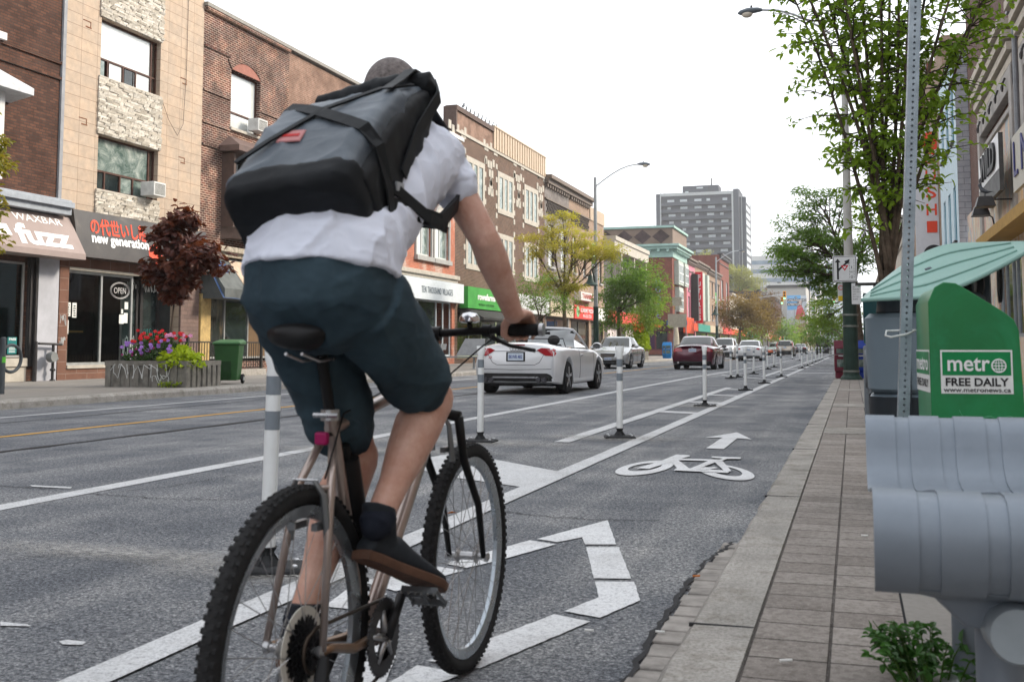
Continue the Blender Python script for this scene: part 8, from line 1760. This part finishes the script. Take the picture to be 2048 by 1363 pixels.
# head
hc=V3(-1.24,2.80,1.672)
limb(body,[(V3(-1.2,2.775,1.55),.058,.06),(V3(-1.21,2.79,1.62),.054,.06)])
body.ball(hc+V3(0,-.012,.012),.078,.095,.1,20,14); body.ball(hc+V3(0,.035,-.045),.06,.062,.075,16,10); body.ball(hc+V3(0,.07,-.085),.03,.025,.022)
body.tube([hc+V3(0,.092,.01),hc+V3(0,.118,-.03),hc+V3(0,.1,-.042)],[.009,.014,.01],8); body.ball(hc+V3(0,.092,.022),.045,.012,.01); body.tube([hc+V3(-.022,.096,-.068),hc+V3(0,.102,-.066),hc+V3(.022,.096,-.068)],.006,6)
for s_ in (-1,1):
    body.rings([(hc+V3(s_*.078,-.005,-.03),(0,.014,0),(0,0,.024)),(hc+V3(s_*.094,-.017,-.02),(0,.02,0),(0,0,.034)),(hc+V3(s_*.1,-.022,-.018),(0,.014,0),(0,0,.028))],10)
# hands: palm, four curled fingers and thumb
def hand(w_,s):
    k=V3(w_.x,2.985,1.04); 
    body.rings([(w_,(.027,0,0),(0,.008,.02)),(w_.lerp(k,.35)+V3(0,0,.008),(.036,0,0),(0,.004,.018)),(w_.lerp(k,.75)+V3(0,0,.012),(.041,0,0),(0,.003,.015)),(k+V3(0,0,.006),(.04,0,0),(0,.004,.013))],16)
    for i,(dx,L_,r_) in enumerate(((-.032,.9,.0088),(-.0105,1.0,.0092),(.0105,.95,.0088),(.031,.78,.0076))):
        x=k.x+dx*(1 if s>0 else -1); c=V3(x,2.974,1.01); R_=.027
        pts=[V3(x,k.y-.012,k.z+.006)]+[c+V3(0,R_*math.sin(a)*1.15,R_*math.cos(a)) for a in [.55+q*(2.75*L_)/5 for q in range(6)]]
        body.tube(pts,[r_*1.1,r_*1.12,r_,r_*1.04,r_*.93,r_*.9,r_*.75],10); body.ball(pts[-1],r_*.78,n=8,m=6); body.ball(pts[1],r_*1.2,n=8,m=6); body.ball(pts[3],r_*1.08,n=8,m=6)
    x=k.x-s*.036; pts=[w_+V3(-s*.012,.02,.0),V3(x-s*.006,w_.y+.045,1.022),V3(x-s*.012,2.962,.995),V3(x-s*.004,2.985,.983)]
    body.tube(pts,[.014,.0125,.0105,.0085],10); body.ball(pts[-1],.0088,n=8,m=6)
hand(wrR,1); hand(wrL,-1)
RP=thing('person','cyclist in white t-shirt and navy shorts leaning forward over the handlebar','person',(BX,2.4,0))
me=smooth_mesh(body,.0045,3,.5); bo=link_mesh('body',me,SKIN,RP)
m=MB(); q=bpy.data.meshes  # buzz-cut hair
rows=[]
def hp(a,b): # a azimuth, b elevation
    r_=1.035; return hc+V3(0,-.012,.012)+V3(.078*r_*math.cos(b)*math.sin(a),-.095*r_*math.cos(b)*math.cos(a),.1*r_*math.sin(b))
for j in range(13):
    rows.append([hp(2*PI*i/36, (-.35 if abs(((i/36+.5)%1)-.5)<.27 else .35)+(PI/2+.0-(-.35 if abs(((i/36+.5)%1)-.5)<.27 else .35))*j/12) for i in range(36)])
m.loft(rows,caps=False); hair=wpart('hair',m,M('buzz_hair',(.2,.175,.17),.8,0,.4,90,bump=.9,bscale=260,bdist=.006),RP,smooth='all')
for s_ in (-1,1): m=MB(); m.ball(hc+V3(s_*.03,.083,.0),.012,.012,.009,10,8); wpart('eye',m,M('eye_dark',(.05,.04,.035),.2),RP,smooth='all')
# shirt
sh=MB()
limb(sh,[(V3(BX,2.268,1.132),.192,.154),(V3(BX,2.276,1.175),.188,.149),(V3(BX,2.305,1.2),.183,.143),(V3(BX,2.37,1.235),.172,.132),(V3(BX,2.49,1.33),.18,.135),(V3(BX,2.62,1.43),.196,.138),(V3(BX,2.72,1.495),.196,.11),(V3(BX,2.77,1.535),.115,.085),(V3(BX-.01,2.785,1.56),.075,.07)],32)
for s,e in ((shR,elR),(shL,elL)):
    k=1 if s is shR else -1
    limb(sh,[(s+V3(-k*.05,-.03,.0),.08),(s+V3(0,0,.0),.07),(lr(s,e,.22),.064,.07),(lr(s,e,.42,V3(k*.002,-.004,0)),.061,.07)],24)
def wr(sc,am,sx=(1,1,1),dirn=None):
    def fn(co,n):
        p=Vector((co.x*sx[0],co.y*sx[1],co.z*sx[2])); a=noise.noise(p*sc); b=noise.noise(p*sc*2.3+Vector((5,1,2))); c_=1-abs(noise.noise(p*sc*.9+Vector((9,3,1))))*2
        f_=1-abs(noise.noise(Vector((co.x*sx[0]*1.3,co.y*sx[1]*.6,co.z*sx[2]*2.2))*sc*2.1+Vector((3,7,5))))*2
        return n*(am*(.5*a+.35*b+.55*max(0,c_)**3+.13*max(0,f_)**4))
    return fn
me=smooth_mesh(sh,.0055,5,.5,wr(9,.014,(1,1.6,.7))); SHM=NG('tshirt_cotton'); SHM.set((.74,.78,.9),.85); SHM.bump(SHM.noise(300,2),.15,.001); link_mesh('tshirt',me,SHM.m,RP)
# shorts
so_=MB()
limb(so_,[(V3(BX,2.268,1.185),.165,.12),(V3(BX,2.265,1.15),.18,.14),(V3(BX,2.265,1.09),.183,.145),(V3(BX,2.285,1.055),.178,.138),(V3(BX,2.32,1.03),.15,.105)],32)
for h,k in ((hipR,knR),(hipL,knL)):
    s_=1 if h is hipR else -1
    limb(so_,[(h+V3(0,-.03,.0),.1,.112),(lr(h,k,.25,V3(0,-.01,-.01)),.099,.11),(lr(h,k,.5,V3(0,0,-.012)),.09,.1),(lr(h,k,.76,V3(0,-.004,-.012)),.086,.097)],26)
me=smooth_mesh(so_,.0055,6,.5,wr(7,.012,(1.2,.8,1.2))); g=NG('shorts_navy'); g.set(g.mix(g.ramp(g.noise(3,4,.7),[(.4,(0,0,0)),(.7,(1,1,1))]),(.022,.04,.055),(.045,.078,.1)),.8); g.bump(g.noise(260,2),.2,.001); link_mesh('shorts',me,g.m,RP)
# shoes
def shoe(a,toe,heel,sn):
    d=(toe-heel).normalized(); up_=Vector((0,-d.z,d.y)).normalized(); 
    if up_.z<0: up_=-up_
    L_=(toe-heel).length; x=d.cross(up_).normalized()
    m=MB(); R_=[]
    for u,w_,h in ((-.01,.018,.03),(.03,.032,.05),(.2,.036,.07),(.35,.037,.075),(.5,.042,.058),(.7,.049,.042),(.88,.042,.032),(.97,.026,.02),(1.0,.01,.01)):
        c=heel+d*L_*u+up_*h*.5; R_.append((c,x*w_,up_*h*.55))
    m.rings(R_,18); m.ball(heel+d*L_*.13+up_*.045,.036,.036,.045); m.rings([(heel+d*L_*.2+up_*.03,x*.034,d*.055),(a+V3(0,0,.0),x*.039,d*.047),(a+(a-heel-d*L_*.22).normalized()*.025,x*.04,d*.048)],16)
    me=smooth_mesh(m,.005,2,.5); o=link_mesh('shoe',me,M('shoe_black',(.02,.024,.03),.7,0,.2,20),RP)
    m=MB(); 
    for hh,sc in ((-.012,1.0),(.012,1.04)):
        pass
    rg=[]
    for lvl,sc in ((-.01,.95),(-.002,1.03),(.009,1.05),(.012,.97)):
        P=[]
        for u,w_ in ((-.03,.012),(-.01,.028),(.1,.036),(.3,.034),(.5,.04),(.7,.049),(.85,.046),(.96,.032),(1.02,.012)): P.append(heel+d*L_*(.5+(u-.5)*(1 if sc>1 else .99))+x*w_*sc+up_*lvl)
        Q=[]
        for u,w_ in ((1.02,.012),(.96,.028),(.85,.04),(.7,.043),(.5,.034),(.3,.031),(.1,.034),(-.01,.028),(-.03,.012)): Q.append(heel+d*L_*(.5+(u-.5)*(1 if sc>1 else .99))-x*w_*sc+up_*lvl)
        rg.append(P+Q)
    m.loft(rg); wpart('shoe_sole',m,M('sole_brown',(.115,.06,.04),.7,0,.25,15,bump=.3),o,smooth=True)
    m=MB(); kn=knR if sn>0 else knL; bk=(a-kn).normalized(); m.tube([a-bk*.012,a,a+bk*.03],[.043,.044,.043],14); m.ball(a+bk*.025,.038); m.ball(heel+d*L_*.16+up_*.06,.038); me=smooth_mesh(m,.005,2,.5); link_mesh('sock',me,M('sock_navy',(.012,.015,.025),.85),RP)
    m=MB(); m.rings([(a+(V3(0,0,1)*.02),x*.0375,d*.0415),(a+V3(0,0,1)*.045+(knR-anR).normalized()*.01,x*.037,d*.041)],16)
shoe(anR,V3(-1.035,2.665,.335),V3(-1.13,2.385,.465),1); shoe(anL,V3(-1.335,2.56,.185),V3(-1.275,2.30,.225),-1)
# ================================================================== BACKPACK
BP=thing('backpack','large grey and black roll top backpack worn high on the cyclist back','backpack',(BX,2.3,1.2))
u_=V3(0,.724,.69); n_=V3(0,-.69,.724); B0=V3(BX-.016,2.263,1.182)
def bp(s,tt_,w_): return B0+u_*(s+w_*.2)+n_*tt_+V3(w_*.987,0,0)
def bring(s,t0,t1,w_,r_=.05,sk=0):
    P=[]
    for cx_,cy_,a0 in ((w_-r_,t1-r_,0),(-w_+r_,t1-r_,90),(-w_+r_,t0+r_*.4,180),(w_-r_,t0+r_*.4,270)):
        rr=r_ if a0<180 else r_*.4
        for k in range(6): a=R(a0+90*k/5); P.append(bp(s+sk*(cy_+rr*math.sin(a)),cy_+rr*math.sin(a),cx_+(r_ if a0<180 else r_)*math.cos(a)))
    return P
m=MB(); m.loft([bring(-.012,.0,.17,.12,.045,-.06),bring(-.004,-.0,.2,.146,.05,-.08),bring(.012,-.0,.216,.156,.05,-.08),bring(.04,-.0,.222,.16,.05,-.03),bring(.05,-.0,.22,.16,.05,-.02)],caps=True); me=smooth_mesh(m,.006,4,.5,wr(7,.008)); BPB=M('pack_black',(.01,.012,.015),.6,0,.25,6); link_mesh('lower_pouch',me,BPB,BP)
m=MB(); m.loft([bring(.03,.04,.217,.15,.03),bring(.25,.04,.216,.152,.03),bring(.35,.04,.198,.152,.03),bring(.42,.04,.168,.15,.03),bring(.48,.04,.138,.147,.025),bring(.54,.045,.112,.142,.02)]); me=smooth_mesh(m,.006,4,.5,wr(6,.012))
g=NG('pack_tarp'); g.set(g.mix(g.ramp(g.noise(6,4,.6),[(.4,(0,0,0)),(.7,(1,1,1))]),(.06,.078,.1),(.115,.14,.17)),.5); g.bump(g.noise(30,4,.6),.25,.004); TARP=g.m; link_mesh('main_bag',me,TARP,BP)
m=MB(); m.loft([bring(.03,.0,.18,.165,.03),bring(.25,.0,.175,.167,.03),bring(.35,.0,.155,.166,.03),bring(.44,.01,.14,.164,.03),bring(.53,.03,.1,.156,.02)]); me=smooth_mesh(m,.006,2,.5,wr(9,.007)); link_mesh('side_gusset',me,BPB,BP)
m=MB(); m.rings([(bp(.56,.085,w_),n_*r1,u_*r2) for w_,r1,r2 in ((-.165,.006,.012),(-.16,.034,.024),(-.08,.044,.03),(.0,.048,.034),(.1,.05,.036),(.155,.046,.034),(.162,.01,.016))],16); me=smooth_mesh(m,.005,2,.5,wr(14,.01)); link_mesh('roll_top',me,BPB,BP)
def strap(P,w_,nm='strap',mat=BPB,th=.004,nrm=None):
    """P list of (point, normal)"""
    m=MB(); rings=[]
    for k,(p,n) in enumerate(P):
        d=(P[min(k+1,len(P)-1)][0]-P[max(k-1,0)][0]).normalized(); n=n.normalized(); s_=d.cross(n).normalized(); rings.append([p-s_*w_/2,p+s_*w_/2,p+s_*w_/2+n*th,p-s_*w_/2+n*th])
    m.loft(rings); return wpart(nm,m,mat,BP,bevel=.0)
strap([(bp(.61,.11,.1),n_+u_),(bp(.56,.145,.11),n_+u_*.6),(bp(.45,.175,.12),n_),(bp(.36,.204,.125),n_)],.03,'closure_strap')
strap([(bp(.37,.16,-.16),n_+V3(-1,0,0)),(bp(.36,.2,-.13),n_),(bp(.31,.213,-.06),n_),(bp(.26,.222,.0),n_),(bp(.2,.224,.08),n_),(bp(.155,.222,.14),n_),(bp(.13,.18,.172),n_+V3(1,0,0)),(bp(.1,.08,.176),V3(1,0,0)),(bp(.08,.02,.172),V3(1,0,0))],.034,'compression_strap')
strap([(bp(.08,.225,-.14),n_),(bp(.16,.224,-.09),n_),(bp(.28,.219,.0),n_),(bp(.4,.185,.09),n_),(bp(.48,.14,.14),n_)],.014,'diagonal_seam',th=.006)

strap([(bp(.2,.05,.172),V3(1,0,0)),(bp(.35,.08,.174),V3(1,0,0)),(bp(.52,.075,.179),V3(1,0,0)),(bp(.6,.07,.15),u_+V3(1,0,0))],.035,'side_strap')
m=MB(); m.box(-.028,.028,-.02,.02,0,.012); mt=Matrix((( -1*1.0,0,0,0),(0,1,0,0),(0,0,1,0),(0,0,0,1)))
c_=bp(.175,.219,-.045); X_=V3(1,0,0); m=MB(); m.loft([[c_-X_*.032-u_*.024,c_+X_*.032-u_*.024,c_+X_*.03+u_*.024,c_-X_*.03+u_*.024],[c_-X_*.03-u_*.022+n_*.003,c_+X_*.03-u_*.022+n_*.003,c_+X_*.028+u_*.022+n_*.003,c_-X_*.028+u_*.022+n_*.003]]); pt=wpart('badge_patch',m,M('patch_pink',(.5,.22,.22),.6,0,.1),BP)
m=MB(); c2=c_+n_*.0035
m.loft([[c2-X_*.022-u_*.005,c2+X_*.022-u_*.005,c2+X_*.022+u_*.005,c2-X_*.022+u_*.005],[c2-X_*.022-u_*.005+n_*.001,c2+X_*.022-u_*.005+n_*.001,c2+X_*.022+u_*.005+n_*.001,c2-X_*.022+u_*.005+n_*.001]]); wpart('patch_print',m,M('patch_red',(.5,.03,.03),.6),pt)
# shoulder straps and side straps round the body
for s_ in (-1,1):
    strap([(bp(.47,.02,s_*.1),n_+u_),(V3(BX+s_*.1,2.69,1.60),V3(0,.2,1)),(V3(BX+s_*.105,2.78,1.56),V3(0,1,.7)),(V3(BX+s_*.11,2.82,1.47),V3(0,1,0)),(V3(BX+s_*.145,2.79,1.395),V3(s_*.6,.8,-.2)),(V3(BX+s_*.18,2.69,1.345),V3(s_*1,.2,-.2)),(V3(BX+s_*.186,2.56,1.28),V3(s_,0,0)),(bp(.1,.03,s_*.165),V3(s_,0,0))],.042,'shoulder_strap',th=.01)
strap([(bp(.14,.06,.163),V3(1,0,0)),(V3(BX+.19,2.48,1.28),V3(1,0,0)),(V3(BX+.188,2.6,1.27),V3(1,.2,-.2)),(V3(BX+.14,2.68,1.29),V3(.5,.8,-.8)),(V3(BX,2.72,1.31),V3(0,1,-1))],.03,'chest_belt',th=.006)
m=MB(); q=bp(.16,.04,.168); m.box(q.x,q.x+.008,q.y-.02,q.y+.02,q.z-.01,q.z+.012); wpart('buckle',m,M('buckle_grey',(.4,.42,.45),.4),BP)

for o_ in (RP,BP):
    l=o_.location.copy(); o_.location=(l.x*KS,l.y*KS,.0624+l.z*KS); o_.scale=(KS,)*3
# ================================================================== AIR
mb=MB(); mb.box(-300,200,-30,965,-1,82); hz=mb.build('haze',None); tag(hz,kind='stuff')
m=bpy.data.materials.new('air'); m.use_nodes=True; n=m.node_tree; n.nodes.clear(); o=n.nodes.new('ShaderNodeOutputMaterial'); v=n.nodes.new('ShaderNodeVolumePrincipled')
v.inputs['Color'].default_value=(.97,.985,1,1); v.inputs['Density'].default_value=.00033; v.inputs['Anisotropy'].default_value=0; n.links.new(v.outputs[0],o.inputs['Volume']); hz.data.materials.append(m)
